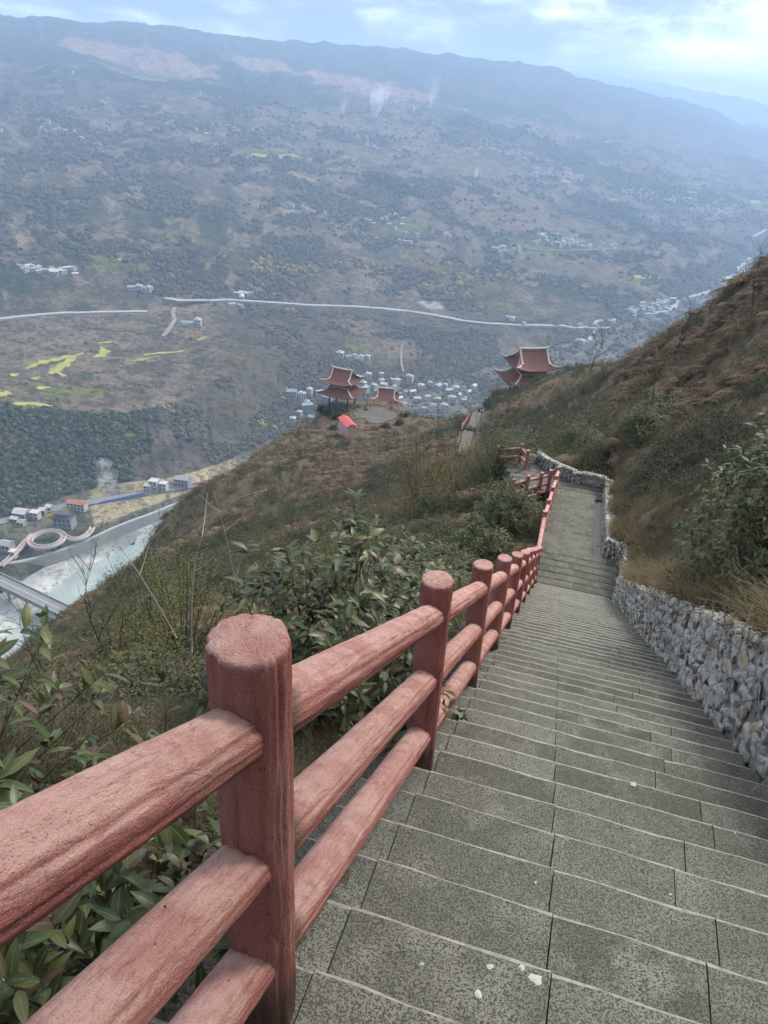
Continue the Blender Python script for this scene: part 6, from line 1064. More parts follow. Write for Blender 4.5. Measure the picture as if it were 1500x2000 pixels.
    for sx in (-1, 1):
        b = MB(); b.add([(2.35 * sx, -1.75, 7.3), (2.35 * sx, 1.75, 7.3), (2.35 * sx, 0, 9.0), (2.2 * sx, -1.75, 7.3), (2.2 * sx, 1.75, 7.3), (2.2 * sx, 0, 9.0)], [(0, 1, 2), (5, 4, 3), (0, 3, 4, 1), (1, 4, 5, 2), (2, 5, 3, 0)]); b.build('gable', MATS['shed_roof'] if False else R_t, o)
        b = MB(); b.add([(2.38 * sx, -.55, 7.6), (2.38 * sx, .55, 7.6), (2.38 * sx, 0, 8.35), (2.3 * sx, -.55, 7.6), (2.3 * sx, .55, 7.6), (2.3 * sx, 0, 8.35)], [(0, 1, 2), (5, 4, 3), (0, 3, 4, 1), (1, 4, 5, 2), (2, 5, 3, 0)]); b.build('gable_vent', DK, o)
        for sy in (-1, 1):
            q = MB(); pts = [Vector((2.5 * sx, sy * y, z)) for y, z in ((.1, 9.25), (.75, 8.35), (1.35, 7.72), (1.9, 7.3), (2.3, 7.08))]; q.tube(pts, [.2, .2, .2, .2, .22], 6); q.build('gable_ridge', RG, o)
            q = MB(); s_, u_ = ('f', sx) if sy < 0 else ('b', -sx); pts = [Vector((2.5 * sx, sy * 1.9, 7.35)), Vector((2.85 * sx, sy * 2.35, 6.95)), Vector((3.3 * sx, sy * 2.85, 6.85)), up(s_, u_ * .999, 0.04) + Vector((0, 0, .1))]
            d = (pts[-1] - pts[-2]).normalized(); e = pts[-1]; pts += [e + Vector((d.x, d.y, .3)) * .35, e + Vector((d.x * .55, d.y * .55, .8))]; q.tube(pts, [.18, .18, .18, .16, .11, .04], 6); q.build('hip_ridge', RG, o)
    q = MB(); pts = [Vector((x, 0, 9.28 + .10 * (abs(x) / 2.6) ** 4)) for x in np.linspace(-2.6, 2.6, 9)]; pts = [Vector((-3.25, 0, 10.1)), Vector((-2.9, 0, 9.62))] + pts + [Vector((2.9, 0, 9.62)), Vector((3.25, 0, 10.1))]
    q.tube(pts, [.04, .13] + [.24] * 9 + [.13, .04], 6); q.build('main_ridge', RG, o)
    return t
pv1 = pavilion('two-tier red-roofed pavilion standing beside the pink shed', (-11.8, 167.6, -64.3), R_(-21), .99)
pavilion('two-tier red-roofed pavilion nearest the lamp pole, half hidden by the right slope', (27.6, 140.6, -50.3), R_(13), 1.12)
pavilion('two-tier red-roofed pavilion lowest down, seen past the court railing', (-1.2, 190.0, -75.9), R_(-6), .93)

# pink shed with a red metal roof
t = empty('shed', (-8.0, 144.9, hz(-8.0, 144.9) + .35), R_(114)); tag(t, 'small pink shed with a bright red gabled roof below the pavilion', 'shed')
b = MB(); b.add([(0, -1, 0), (5.4, -1, 0), (5.4, 1, 0), (0, 1, 0), (0, -1, 2.5), (5.4, -1, 2.5), (5.4, 1, 2.5), (0, 1, 2.5), (0, 0, 3.0), (5.4, 0, 3.0)], [(0, 1, 5, 4), (1, 2, 6, 9, 5), (2, 3, 7, 6), (3, 0, 4, 8, 7)]); b.V = [(x, y, z - (1.2 if z == 0 else 0)) for x, y, z in b.V]; b.build('wall', MATS['pink_wall'], t)
for sy in (-1, 1):
    b = MB(); b.add([(-.25, 0, 3.12), (5.65, 0, 3.12), (5.65, 1.25 * sy, 2.5), (-.25, 1.25 * sy, 2.5), (-.25, 0, 3.05), (5.65, 0, 3.05), (5.65, 1.25 * sy, 2.43), (-.25, 1.25 * sy, 2.43)], [(0, 1, 2, 3), (7, 6, 5, 4), (0, 4, 5, 1), (2, 6, 7, 3), (1, 5, 6, 2), (3, 7, 4, 0)]); o = b.build('roof_slope', MATS['shed_roof'], t)
    b = MB()
    for i in range(9): x = -.1 + i * .7; b.tube([(x, .02 * sy, 3.15), (x, 1.24 * sy, 2.54)], .035, 4)
    b.build('roof_seams', MATS['shed_roof'], o)['kind'] = 'stuff'

# plain plank railings round the court
def plank_fence(label, pts, zf, h=1.15):
    p0 = Vector((*pts[0], zf(*pts[0]))); t = empty('court_railing', p0); tag(t, label, 'railing')
    for (x0, y0), (x1, y1) in zip(pts, pts[1:]):
        n = max(1, round(math.hypot(x1 - x0, y1 - y0) / 1.9))
        for i in range(n + 1):
            x, y = x0 + (x1 - x0) * i / n, y0 + (y1 - y0) * i / n; z = zf(x, y)
            if i < n or (x1, y1) == tuple(pts[-1]): o = link('post', post_lo, t); o.location = Vector((x, y, z)) - p0
            if i < n:
                xb, yb = x0 + (x1 - x0) * (i + 1) / n, y0 + (y1 - y0) * (i + 1) / n; zb = zf(xb, yb)
                for hh in (.95, .55, .2): b = MB(); b.tube([Vector((x, y, z + hh)) - p0, Vector((xb, yb, zb + hh)) - p0], .065, 6); b.build('rail', MATS['painted_concrete'], t)
    return t
zc = lambda x, y: -64.4
plank_fence('red log railing along the back of the court between the two left pavilions', [(-5.6, 170.5), (-2.5, 169.5), (.5, 168.2), (3.6, 165.6), (3.2, 162.2)], zc)
plank_fence('red log railing at the front of the court beside the pink shed', [(-8.6, 154.2), (-5.2, 153.2), (-2.4, 154.0)], zc)
hz_ = lambda x, y: hz(x, y)
plank_fence('red log railing zigzagging down the far path below the lamp pole', [(9.3, 89.0), (9.9, 93.0), (10.4, 97.5)], lambda x, y: hz(x, y) + .2)
plank_fence('red log railing on the left of the far path approaching the court', [(11.2, 104.0), (12.6, 109.0), (13.4, 114.0), (14.0, 120.0)], lambda x, y: hz(x, y) + .25)
plank_fence('red log railing along the path end in front of the right pavilion', [(14.0, 121.5), (14.6, 127.0), (17.6, 131.5), (22.0, 135.2)], lambda x, y: hz(x, y) + .35)

# lamp pole with camera arm
t = empty('lamp_pole', (13.9, 119.5, hz(13.9, 119.5))); tag(t, 'thin steel pole with a camera arm and lamp box beside the far path', 'lamp pole')
b = MB(); b.tube([(0, 0, -.2), (0, 0, 4.9)], [.07, .05], 8); b.build('pole', MATS['steel'], t)
b = MB(); b.tube([(0, 0, 4.8), (-.75, 0, 4.85), (-.8, 0, 4.7)], .03, 6); b.build('arm', MATS['steel'], t)
b = MB(); b.tube([(-.8, 0, 4.42), (-.8, 0, 4.56), (-.8, 0, 4.72)], [.05, .16, .13], 10); b.build('camera_dome', MATS['white_paint'], t)
b = MB(); b.box(-.1, .1, -.1, .1, 3.7, 4.5); b.build('lamp_box', MATS['white_paint'], t)
b = MB(); b.tube([(.05, 0, 3.2), (.3, 0, 3.25), (.3, 0, 3.05)], .03, 6); b.tube([(.3, 0, 2.95), (.3, 0, 3.2)], .1, 8); b.build('side_camera', MATS['steel'], t)

def ornament(label, x, y, z):
    t = empty('litter_bin', (x, y, z)); tag(t, label, 'bin'); b = MB()
    b.tube([(0, 0, -.1), (0, 0, .25), (0, 0, .7), (0, 0, 1.0), (0, 0, 1.12)], [.55, .66, .62, .42, .1], 14); b.build('body', MATS['black_plastic'], t, True)
    for i, (dx, dz) in enumerate(((-.32, .35), (.05, .28), (.38, .42), (-.12, .72), (.25, .78))): b = MB(); b.tube([(dx, -.66, dz), (dx, -.5, dz)], .13, 10); b.build('white_disc', MATS['white_paint'], t)
ornament('round black bin with white discs at the path corner below the lamp pole', 16.7, 124.6, hz(16.7, 124.6) + .15)
ornament('round black bin with white discs on the court beside the left pavilion', -5.6, 166.2, -64.4)

# ---------------------------------------------------------------- bridge, river wall, park walk
(ax, ay), (bx, by) = DATA['bridge']; A_ = Vector((ax, ay, 0)); B_ = Vector((bx, by, 0)); dv = (B_ - A_).normalized(); A_ -= dv * 60; B_ += dv * 60; L_ = (B_ - A_).length
t = empty('bridge', (A_.x, A_.y, -290)); t.rotation_euler = (0, 0, math.atan2(dv.y, dv.x)); tag(t, 'long concrete road bridge on paired piers crossing the river', 'bridge')
b = MB(); b.box(0, L_, -5, 5, -1.2, 0); b.build('deck', MATS['asphalt'], t)
for sy in (-1, 1):
    b = MB(); b.box(0, L_, 4.7 * sy - .25, 4.7 * sy + .25, .02, 1.05); b.build('parapet', MATS['concrete'], t)
    b = MB(); b.box(0, L_, 4.2 * sy - .9, 4.2 * sy + .9, -2.3, -1.22); b.build('girder', MATS['grey_wall'], t)
b = MB(); b.box(0, L_, -.1, .1, .004, .02); b.build('centre_line', MATS['white_paint'], t)
x = 14.
while x < L_ - 5:
    for sy in (-1, 1): b = MB(); b.tube([(x, 3.4 * sy, -16), (x, 3.4 * sy, -3.4)], .75, 10); b.build('pier', MATS['grey_wall'], t)
    b = MB(); b.box(x - .9, x + .9, -4.9, 4.9, -3.4, -2.32); b.build('pier_cap', MATS['concrete'], t); x += 18.
V = []; F = []; W_ = DATA['bank_wall']; n = len(W_)
Wn = [(x, y) for x, y in smooth_closed(W_, 6)][: 6 * (n - 1) - 4]
for x, y in Wn:
    k = 1 - 1.2 / math.hypot(x, y); zt = -293.6; V += [(x, y, zt), (x * k, y * k, zt), (x * k * .9975, y * k * .9975, -303.), (x, y, -303.)]
for i in range(len(Wn) - 1): a = i * 4; F += [(a, a + 1, a + 5, a + 4), (a + 1, a + 2, a + 6, a + 5), (a + 3, a, a + 4, a + 7)]
o = MB().add(V, F).build('embankment_wall', MATS['grey_wall']); tag(o, 'grey concrete river embankment wall below the looped park walk', 'wall')
cop = MB().add(*drape([(x * 1.0012, y * 1.0012) for x, y in Wn], 2.6, 2, 0, lambda x, y: -293.3)[:2]); tag(cop.build('embankment_walk', MATS['concrete']), 'pale promenade strip along the top of the river embankment', 'walkway')
c0, cx_, cy_ = [Vector((*p, -288.)) for p in DATA['ring']]
t = empty('loop_walkway', c0); tag(t, 'raised red walkway looping in a ring with white railings by the river', 'walkway')
e1, e2 = cx_ - c0, (cy_ - c0); rad_ = e1.length * 1.05; ring = [Vector((math.cos(a) * rad_, math.sin(a) * rad_, 0)) for a in np.linspace(0, 2 * math.pi, 41)]
def walk(pts, wd, closed, nm, zoff=0):
    n = len(pts); V = []; tn = [(pts[min(i + 1, n - 1)] - pts[max(i - 1, 0)]).normalized() for i in range(n)]
    if closed: tn[0] = tn[-1] = (pts[1] - pts[-2]).normalized()
    nr = [Vector((-q.y, q.x, 0)).normalized() for q in tn]; b = MB(); V = []
    for p, q in zip(pts, nr): V += [p + q * wd / 2, p - q * wd / 2, p - q * wd / 2 - Vector((0, 0, .6)), p + q * wd / 2 - Vector((0, 0, .6))]
    F = []
    for i in range(n - 1):
        a = i * 4; F += [(a, a + 1, a + 5, a + 4), (a + 1, a + 2, a + 6, a + 5), (a + 2, a + 3, a + 7, a + 6), (a + 3, a, a + 4, a + 7)]
    b.add(V, F); o = b.build(nm, MATS['track_red'], t)
    for sg in (-1, 1):
        b = MB(); V = []
        for p, q in zip(pts, nr): c = p + q * sg * wd / 2; V += [c + q * .18 + Vector((0, 0, 1.2)), c - q * .18 + Vector((0, 0, 1.2)), c - q * .18 + Vector((0, 0, -.75)), c + q * .18 + Vector((0, 0, -.75))]
        b.add(V, F); b.build('parapet', MATS['rail_white'], o)
walk(ring, 3.2, True, 'ring_deck')
def curve(pts, z0, z1):
    P = [Vector((x, y, 0)) for x, y in pts]; out = []
    for i in range(len(P) - 1):
        a, c, d, e = P[max(i - 1, 0)], P[i], P[i + 1], P[min(i + 2, len(P) - 1)]
        for k in range(5): u = k / 5; out.append(.5 * ((2 * c) + (d - a) * u + (2 * a - 5 * c + 4 * d - e) * u * u + (3 * c - a - 3 * d + e) * u ** 3))
    out.append(P[-1]); m = len(out); return [Vector((q.x - c0.x, q.y - c0.y, z0 + (z1 - z0) * i / (m - 1))) for i, q in enumerate(out)]
walk(curve(DATA['ramp_a'], .0, -4.6), 3.2, False, 'ramp_deck'); walk(curve(DATA['ramp_b'], 0., -4.), 3.2, False, 'ramp_deck')
for a in np.linspace(0, 2 * math.pi, 10)[:-1]: b = MB(); b.tube([(math.cos(a) * rad_, math.sin(a) * rad_, -7), (math.cos(a) * rad_, math.sin(a) * rad_, -.6)], .35, 8); b.build('support', MATS['concrete'], t)

# ---------------------------------------------------------------- houses
def face_yaw(x, y): return math.atan2(-x, y) * .6
def house_parts(t, w, d, h, wall, roof, kind, rows=2, cols=3):
    b = MB(); b.box(-w / 2, w / 2, -d / 2, d / 2, -3, h); b.build('wall', MATS[wall], t)
    b = MB()
    if kind == 'gable':
        e = .5; rz = h + d * .26
        for sy in (-1, 1): b.add([(-w / 2 - e, 0, rz), (w / 2 + e, 0, rz), (w / 2 + e, sy * (d / 2 + e), h - .15), (-w / 2 - e, sy * (d / 2 + e), h - .15), (-w / 2 - e, 0, rz - .3), (w / 2 + e, 0, rz - .3), (w / 2 + e, sy * (d / 2 + e), h - .45), (-w / 2 - e, sy * (d / 2 + e), h - .45)], [(0, 1, 2, 3), (7, 6, 5, 4), (2, 6, 7, 3), (1, 5, 6, 2), (3, 7, 4, 0)])
        b.add([(-w / 2, -d / 2, h), (-w / 2, d / 2, h), (-w / 2, 0, rz - .2), (w / 2, -d / 2, h), (w / 2, d / 2, h), (w / 2, 0, rz - .2)], [(0, 2, 1), (3, 4, 5)])
    else: b.box(-w / 2 - .4, w / 2 + .4, -d / 2 - .4, d / 2 + .4, h + .02, h + .5)
    b.build('roof', MATS[roof], t)
    fl = h / rows
    for r_ in range(rows):
        for c_ in range(cols):
            x0 = -w / 2 + w * (c_ + .5) / cols; b = MB(); b.box(x0 - w / cols * .26, x0 + w / cols * .26, -d / 2 - .06, -d / 2 + .05, fl * r_ + fl * .35, fl * r_ + fl * .78); b.build('window', MATS['window_dark'], t)
bl = ['small white house left in a row of three above the hay field', 'tallest white house in the middle of a row of three', 'small white house right in a row of three above the hay field', 'grey gable-roofed hall at the far end of the riverside road',
      'long low building with a dull red roof behind the hay field', 'grey two-storey traditional hall beside the looped walkway', 'large pale blue roofed shed on the riverside road', 'cream house next to the pale blue roofed shed', 'small grey-tiled house at the left picture edge by the ramp',
      'tiny pale roofed hut above the grey traditional hall', 'pale roofed shed right of the cream house', 'low pale shed left of the blue roofed shed', 'brownish low roof among the parked clutter by the road', 'tiny white hut beside the ramp end']
lk = {'white': ('white_wall', 'pale_roof', 'flat'), 'hall': ('grey_wall', 'grey_roof', 'gable'), 'red': ('white_wall', 'red_roof', 'gable'), 'temple': ('grey_wall', 'dark_roof', 'gable'), 'shed': ('grey_wall', 'pale_roof', 'gable'), 'tile': ('cream_wall', 'grey_roof', 'gable')}
for (x, y, w_, d_, h_, k), lb in zip(DATA['bank_houses'], bl):
    t = empty('riverside_house', (x, y, -292.5), R_(-9) if k != 'temple' else R_(-4)); tag(t, lb, 'house', 'houses along the riverside road'); house_parts(t, w_, d_, h_ + 1, *lk[k], 2 if h_ > 4.5 else 1, max(2, int(w_ / 3)))
    if k == 'temple': b = MB(); b.box(-w_ * .28, w_ * .28, -d_ * .25, d_ * .25, h_ + 2.0, h_ + 3.6); b.build('upper_storey', MATS['grey_wall'], t); b = MB(); b.box(-w_ * .36, w_ * .36, -d_ * .36, d_ * .36, h_ + 3.62, h_ + 4.2); b.build('upper_roof', MATS['dark_roof'], t)
for (pts, h_, col), lb in zip(DATA['fences'], ('blue hoarding along the riverside road below the rock scar', 'red and pink hoarding at the far end of the riverside road', 'yellow hoarding beside the grey traditional hall')):
    b = MB(); t = empty('hoarding', (*pts[0], -292.)); tag(t, lb, 'hoarding')
    for (x0, y0), (x1, y1) in zip(pts, pts[1:]):
        n = max(2, int(math.hypot(x1 - x0, y1 - y0) / 3))
        for i in range(n):
            u0, u1 = i / n, (i + .96) / n; xa, ya, xb, yb = [v - w for v, w in zip((x0 + (x1 - x0) * u0, y0 + (y1 - y0) * u0, x0 + (x1 - x0) * u1, y0 + (y1 - y0) * u1), (*pts[0], *pts[0]))]
            b = MB(); b.add([(xa, ya, 0), (xb, yb, 0), (xb, yb, h_), (xa, ya, h_), (xa, ya + .15, 0), (xb, yb + .15, 0), (xb, yb + .15, h_), (xa, ya + .15, h_)], [(0, 1, 2, 3), (7, 6, 5, 4), (3, 2, 6, 7), (0, 3, 7, 4), (1, 5, 6, 2)]); b.build('panel', MATS['fence_' + col], t)

def far_house(w, d, h, wall, roof, kind, rows):
    b = MB(); b.box(-w / 2, w / 2, -d / 2, d / 2, -4, h, 0)
    if kind == 'gable':
        rz = h + d * .28; e = .6
        b.add([(-w / 2 - e, -d / 2 - e, h - .1), (w / 2 + e, -d / 2 - e, h - .1), (w / 2 + e, d / 2 + e, h - .1), (-w / 2 - e, d / 2 + e, h - .1), (-w / 2 - e, 0, rz), (w / 2 + e, 0, rz)], [(0, 1, 5, 4), (2, 3, 4, 5), (1, 2, 5), (3, 0, 4), (3, 2, 1, 0)], 1)
    else: b.box(-w / 2 - .3, w / 2 + .3, -d / 2 - .3, d / 2 + .3, h + .02, h + .6, 1); b.box(-w * .3, w * .05, -d * .3, d * .3, h + .6, h + 2.2, 0)
    for r_ in range(rows):
        for c_ in range(3): x0 = -w / 2 + w * (c_ + .5) / 3; b.box(x0 - w * .09, x0 + w * .09, -d / 2 - .08, -d / 2 + .02, h / rows * (r_ + .3), h / rows * (r_ + .75), 2)
    return b.mesh('house', [MATS[wall], MATS[roof], MATS['window_dark']])
HV = {'w': [far_house(9, 7, 5.5, 'white_wall', 'pale_roof', 'flat', 2), far_house(11, 7, 4, 'white_wall', 'grey_roof', 'gable', 1), far_house(8, 8, 7, 'white_wall', 'pale_roof', 'flat', 2), far_house(12, 6, 3.5, 'cream_wall', 'pale_roof', 'gable', 1), far_house(9, 7, 5, 'white_wall', 'blue_roof', 'gable', 2)],
      'r': [far_house(11, 8, 5, 'cream_wall', 'brick_roof', 'gable', 2), far_house(12, 8, 6, 'white_wall', 'red_roof', 'gable', 2)], 's': [far_house(18, 7, 3.5, 'grey_wall', 'pale_roof', 'gable', 1), far_house(13, 8, 4, 'white_wall', 'blue_roof', 'gable', 1)],
      't': [far_house(9, 8, 8, 'white_wall', 'pale_roof', 'flat', 3), far_house(10, 8, 10, 'white_wall', 'grey_roof', 'flat', 4), far_house(8, 7, 6, 'cream_wall', 'pale_roof', 'flat', 2), far_house(12, 8, 7, 'grey_wall', 'blue_roof', 'gable', 2), far_house(9, 7, 6, 'white_wall', 'pale_roof', 'gable', 2)]}
VL = {0: 'white house in the small hamlet high on the upper left slope', 1: 'white house in the string of farms left of the lime green field', 2: 'white house in the hamlet at the left edge above the wooded gully', 3: 'white building near the smoke on the upper slope', 4: 'white house beside the bare earth patches in mid slope', 5: 'white building in the upland village below the burning fields',
      6: 'red-roofed house in the long red-roofed village on the upper right slope', 7: 'red-roofed house in the lower pair of red-roofed clusters', 8: 'white house just below the red-roofed clusters', 9: 'white house in the scattered right-hand village above the dark plantation', 10: 'white house in the hillside village near the right edge', 11: 'white house among green plots in the middle of the slope',
      12: 'white house in the broad village on the mid slope shelf', 13: 'white house down in the valley beside the far winding road', 14: 'white house in the compact hamlet on the left shelf above the road', 15: 'long roofed shed or house by the road junction viaduct', 16: 'white house in the row above the left pavilion', 17: 'multi-storey town house on the valley floor behind the pavilions', 18: 'pale house in the trees left of the pavilion'}
LOOK = {'w': ['flat-roofed white house', 'grey-gabled white house', 'square tall white house', 'low cream house', 'blue-roofed white house'], 'r': ['brick-red gabled house', 'dark red gabled house'], 's': ['long pale-roofed shed', 'blue-roofed shed'], 't': ['flat-roofed white block', 'tall grey-topped white block', 'low cream block', 'grey blue-roofed block', 'gabled white block']}
Hs = sorted(DATA['houses'], key=lambda q: math.hypot(q[0], q[1])); extra = MB()
for i, (x, y, k, v) in enumerate(Hs):
    vi = int(rng.integers(len(HV[k]))); me = HV[k][vi]; yaw = face_yaw(x, y) + rng.normal() * .6; s_ = rng.uniform(.6, 1.0) * (1.1 if v in (5, 6, 7, 8, 9, 10) else .95 if v != 17 else .85); z = far_z(x, y)
    if i < 300:
        o = link('house', me); o.location = (x, y, z + .2); o.rotation_euler = (0, 0, yaw); o.scale = (s_, s_, s_ * rng.uniform(.85, 1.2)); tag(o, LOOK[k][vi] + ' ' + VL[v].split(' ', VL[v].split().index([q for q in VL[v].split() if q in ('house', 'building', 'shed')][0]) + (3 if v == 15 else 1))[-1], 'house', LOOK[k][vi].split()[0] + ' houses: ' + VL[v])
    else:
        M = Matrix.Translation((x, y, z + .2)) @ Matrix.Rotation(yaw, 4, 'Z') @ Matrix.Scale(s_, 4); n0 = extra.n
        mi = {'white_wall': 0, 'pale_roof': 1, 'window_dark': 2, 'grey_roof': 3, 'cream_wall': 4, 'blue_roof': 5, 'brick_roof': 6, 'red_roof': 7, 'grey_wall': 8}
        vs = [M @ v_.co for v_ in me.vertices]; names_ = [m.name for m in me.materials]
        for p in me.polygons: extra.F.append(tuple(q + extra.n for q in p.vertices)); extra.M.append(mi[names_[p.material_index]])
        extra.V.extend([tuple(q) for q in vs]); extra.n += len(vs)
if extra.n:
    o = extra.build('distant_houses', [MATS[m] for m in ('white_wall', 'pale_roof', 'window_dark', 'grey_roof', 'cream_wall', 'blue_roof', 'brick_roof', 'red_roof', 'grey_wall')]); o['kind'] = 'stuff'; o['label'] = 'scattered houses of the most distant villages'

# ---------------------------------------------------------------- pylons, viaduct, road wall
def pylon_mesh():
    b = MB(); H = 1.0; w0, w1 = .13, .03; lv = np.linspace(0, 1, 7); r_ = .007
    c = lambda k, u: Vector(((-1, 1, 1, -1)[k] * (w0 + (w1 - w0) * u ** .7), (-1, -1, 1, 1)[k] * (w0 + (w1 - w0) * u ** .7), u))
    for k in range(4):
        b.tube([c(k, u) for u in lv], r_, 4, 0, False)
        for a, d in zip(lv, lv[1:]): b.tube([c(k, a), c((k + 1) % 4, d)], r_ * .7, 3, 0, False); b.tube([c((k + 1) % 4, a), c(k, d)], r_ * .7, 3, 0, False)
    for u in (.72, .83, .94): b.tube([(-.17, 0, u), (.17, 0, u)], r_ * 1.1, 4); b.tube([(-.17, 0, u), (0, 0, u + .05), (.17, 0, u)], r_ * .7, 3)
    return b.mesh('pylon', MATS['steel'])
PYL = ['lattice pylon standing alone above the wooded gully at the far left', 'lattice pylon on the gully shoulder left of the lime green field', 'lattice pylon at the left end of the lime green field', 'lattice pylon just right of the lime green field', 'large lattice pylon on the pinkish cleared slope', 'lattice pylon between the two pinkish cleared patches', 'lattice pylon on the wooded shoulder at the upper left', 'lattice pylon above the middle of the lime green field', 'lattice pylon among brown terraces in the middle of the slope', 'tall lattice pylon on terraces left of the dark plantation', 'lattice pylon inside the dark plantation on the right', 'lattice pylon at the right edge of the dark plantation', 'lattice pylon above the winding valley road near the right edge', 'lattice pylon on the upper slope right of the smoke', 'lattice pylon below the ridge woods above the cleared slope', 'faint lattice pylon high up near the right picture edge', 'lattice pylon on terraces between the green field and the village', 'small lattice pylon beside the valley road left of the viaduct']
PM = pylon_mesh(); order_ = sorted(range(len(DATA['pylons'])), key=lambda i: math.hypot(*DATA['pylons'][i][:2]))
for i in order_:
    x, y, h_ = DATA['pylons'][i]; o = link('pylon', PM); o.location = (x, y, far_z(x, y) - .5); s_ = h_; o.scale = (s_, s_, s_); o.rotation_euler = (0, 0, rng.uniform(0, 1.5)); tag(o, PYL[i], 'pylon', 'power pylons across the far slope')
(x0, y0), (x1, y1) = DATA['viaduct']; za, zb = far_z(x0, y0) + 7, far_z(x1, y1) + 3; t = empty('viaduct', (x0, y0, za)); tag(t, 'short concrete viaduct carrying the valley road over a dip', 'viaduct')
d_ = Vector((x1 - x0, y1 - y0, zb - za)); n_ = Vector((-d_.y, d_.x, 0)).normalized() * 4
b = MB(); b.add([-d_ * .15 - n_, -d_ * .15 + n_, d_ * 1.1 + n_, d_ * 1.1 - n_] + [q - Vector((0, 0, 1.4)) for q in (-d_ * .15 - n_, -d_ * .15 + n_, d_ * 1.1 + n_, d_ * 1.1 - n_)], [(0, 1, 2, 3), (7, 6, 5, 4), (0, 3, 7, 4), (1, 5, 6, 2), (0, 4, 5, 1), (2, 6, 7, 3)]); b.build('deck', MATS['concrete'], t)
for u in (.08, .36, .64, .9): p = d_ * u; b = MB(); b.tube([p + Vector((0, 0, -14)), p + Vector((0, 0, -1.4))], .9, 8); b.build('pier', MATS['concrete'], t)
(x0, y0), (x1, y1) = DATA['roadwall']; b = MB(); V = []
for k in range(9): u = k / 8; x, y = x0 + (x1 - x0) * u, y0 + (y1 - y0) * u; z = far_z(x, y); V += [(x, y, z - 4), (x, y, z + 2.2), (x, y + 1, z + 2.2), (x, y + 1, z - 4)]
for k in range(8): a = k * 4; b.F += [(a, a + 4, a + 5, a + 1), (a + 1, a + 5, a + 6, a + 2), (a + 2, a + 6, a + 7, a + 3)]
b.V = [tuple(v) for v in V]; b.M = [0] * len(b.F); b.n = len(V); tag(b.build('road_retaining_wall', MATS['pale_roof']), 'pale retaining wall under the valley road in mid slope', 'wall')

# ---------------------------------------------------------------- woods on the far slope (one mass)
def blob(seed, bare=False):
    bm = bmesh.new(); bmesh.ops.create_icosphere(bm, subdivisions=2, radius=1.); r = np.random.default_rng(seed)
    for v in bm.verts: v.co *= r.uniform(.62, 1.2); v.co.z = v.co.z * (1.05 if v.co.z > 0 else .5) + .35
    me = bpy.data.meshes.new('tree_crown'); bm.to_mesh(me); bm.free(); me.materials.append(MATS['canopy']); return me
BL = [src('tree_crown', blob(i)) for i in range(5)]
r = np.random.default_rng(31); n = 78000
ia = r.integers(4, N_AZ - 4, n); T0 = np.where(r.uniform(size=n) < .34, r.uniform(1.6, 3.05, n), np.where(r.uniform(size=n) < .15, r.uniform(3.0, 4.0, n), r.uniform(3.95, 6.7, n)))
it = np.clip(np.searchsorted(FT, T0), 0, len(FT) - 2); f1_, f2_ = r.uniform(size=n), r.uniform(size=n)
def lerp2(A): return (A[ia, it] * (1 - f1_) + A[ia + 1, it] * f1_) * (1 - f2_) + (A[ia, it + 1] * (1 - f1_) + A[ia + 1, it + 1] * f1_) * f2_
X, Y, Z = lerp2(FX), lerp2(FY), lerp2(FZ); cv = cov[ia, it]
lum = cv.mean(1); green = (cv[:, 1] > cv[:, 0] * 1.15) & (lum > .1); rock = lum > .25; nn = fbm(X / 90, Y / 90, 141, 3)
keep = ~rock & ~green & ((lum < .14 + .05 * nn) | (r.uniform(size=n) < .06)) & (nn > -.1)
inF = (T0 > 3.0) & (T0 < 4.0) & (np.arctan2(X, Y) < math.radians(-12)); keep &= ~inF | (r.uniform(size=n) < .06)
hp = np.array([q[:2] for q in DATA['houses']]); rp = np.concatenate([np.array(p) for _, p, _ in DATA['roads']])
for blk in range(0, n, 8000):
    sl_ = slice(blk, blk + 8000); d = np.min(np.hypot(X[sl_, None] - hp[None, :, 0], Y[sl_, None] - hp[None, :, 1]), 1); keep[sl_] &= d > 7
    d = np.min(np.hypot(X[sl_, None] - rp[None, :, 0], Y[sl_, None] - rp[None, :, 1]), 1); keep[sl_] &= d > 10
flat_ = (T0 < 2.0) & (np.arctan2(X, Y) < math.radians(-10)); keep &= ~flat_; keep |= (T0 < 2) & ~flat_ & (r.uniform(size=n) < .35)
conif = (cv[:, 1] > cv[:, 0] * 1.2); bamb = np.zeros(n, bool)
for x, y, rt, rr, k in DATA['patches']:
    if k == 'bamboo': bamb |= (((np.arctan2(X, Y) - math.atan2(x, y)) * math.hypot(x, y) / rt) ** 2 + ((np.hypot(X, Y) - math.hypot(x, y)) / rr) ** 2 < 1.1)
tint = np.where(conif, r.uniform(.66, .84, n), r.uniform(0, .56, n) + .1 * nn); scarp_ev = (T0 < 3) & (np.arctan2(X, Y) < math.radians(-19)) & (nn > -.1); tint = np.where(scarp_ev & (r.uniform(size=n) < .75), r.uniform(.62, .84, n), tint)
tint = np.where(bamb & (r.uniform(size=n) < .45), r.uniform(.87, 1, n), np.clip(tint, 0, .84))
szf = r.uniform(1.5, 3.3, n) * np.clip(np.hypot(X, Y) / 900, .85, 2.0); szf = np.where(r.uniform(size=n) < .5, szf * .75, szf)
k = keep; scatter('hillside_woods', np.stack([X[k], Y[k], Z[k] - .3], -1), szf[k], BL, tint[k], .15, 9, 'mixed bare and evergreen woods covering the far slope')

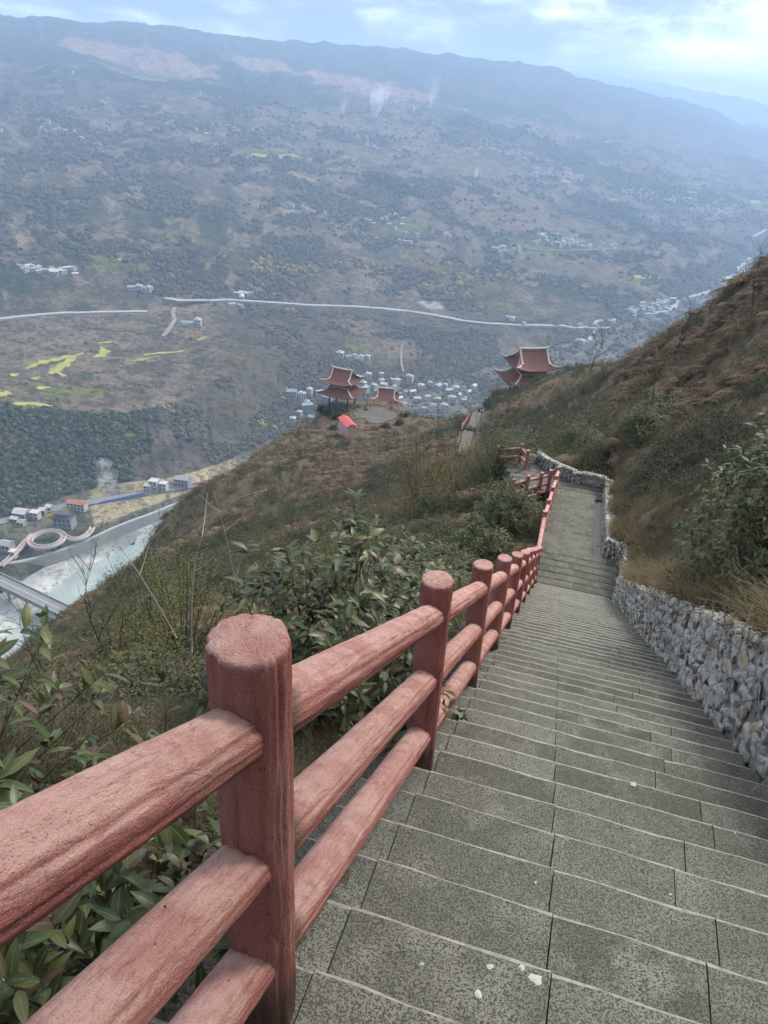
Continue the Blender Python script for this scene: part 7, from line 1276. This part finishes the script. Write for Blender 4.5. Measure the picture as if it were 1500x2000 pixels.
# ---------------------------------------------------------------- smoke and haze
for (x, y, z, hgt, dn), lb in zip(DATA['smoke'], ('thick white smoke rising from a field fire near the upland village', 'thin smoke drifting left of the main fire', 'tall faint smoke column right of the main fire', 'small white smoke plume below the red-roofed clusters', 'tiny white smoke puff beside the upland village')):
    b = MB(); b.box(-1.2, 2.6, -1.2, 1.2, -.02, 1.0); o = b.build('smoke_plume', MATS['smoke']); o.location = (x, y, z - 1); o.scale = (hgt * .55, hgt * .55, hgt); o.color = (1, 1, 1, dn * 90 / hgt * 1.6); tag(o, lb, 'smoke', kind='stuff')
b = MB(); b.box(-9500, 12500, -900, 13200, -307, max(float(FZ.max()), float(Z2.max()), 60.) + 12); hz_o = b.build('haze', MATS['haze_air']); hz_o['kind'] = 'stuff'
# shrubs round the courts and along the skyline
spots = [(-12.5, 159.5, 1.5, 2.2), (-14.8, 161.5, 1.4, 2.0), (-10.6, 158.2, 1.1, 1.4), (-16.5, 164.0, 1.3, 1.9), (-.6, 155.6, 1.2, 1.5), (2.4, 158.0, 1.2, 1.6), (-3.2, 154.6, .9, 1.1), (3.8, 163.4, 1.2, 1.5), (-12.6, 153.0, 1.2, 1.4), (20.5, 133.5, 1.5, 2.2), (24.0, 131.0, 1.7, 2.4), (28.0, 132.0, 1.8, 2.6), (18.5, 128.0, 1.4, 2.0), (31.5, 134.5, 1.8, 2.6), (12.5, 112.0, 1.2, 1.6), (17.5, 118.0, 1.3, 1.7), (11.8, 98.5, 1.0, 1.3)]
proto = None
lbs = ['dark shrub in front of the left pavilion columns', 'dark shrub at the outer corner of the left pavilion', 'low shrub beside the roof of the pink shed', 'dark shrub on the crest left of the left pavilion', 'shrub at the front edge of the court', 'shrub at the right front edge of the court', 'small shrub at the middle of the court edge', 'shrub beside the corner of the court railing', 'low shrub downhill of the pink shed', 'shrub at the foot of the right pavilion column', 'large shrub hiding the base of the right pavilion', 'large shrub in front of the right pavilion roof', 'shrub beside the path end by the bin', 'shrub on the slope right of the right pavilion', 'shrub left of the lamp pole', 'shrub right of the far path', 'small shrub in the bend of the far path']
for i, (x_, y_, rr, tp) in enumerate(spots):
    if proto is None:
        proto = leafy_shrub('court_shrub', lbs[0], (0, 0, 0), (1., 1.), 1.4, 330, 6, .2, 'dark_leaf', SIMPLE, 900, every=30, r0=.02, back=.25, low=.05); o = proto
    else: o = copy_tree(proto); o['label'] = lbs[i]
    o.location = (x_, y_, hz(x_, y_) - .25); o.scale = (rr, rr, tp / 1.4); o.rotation_euler = (0, 0, i * 1.3); o['group'] = 'shrubs around the pavilions'
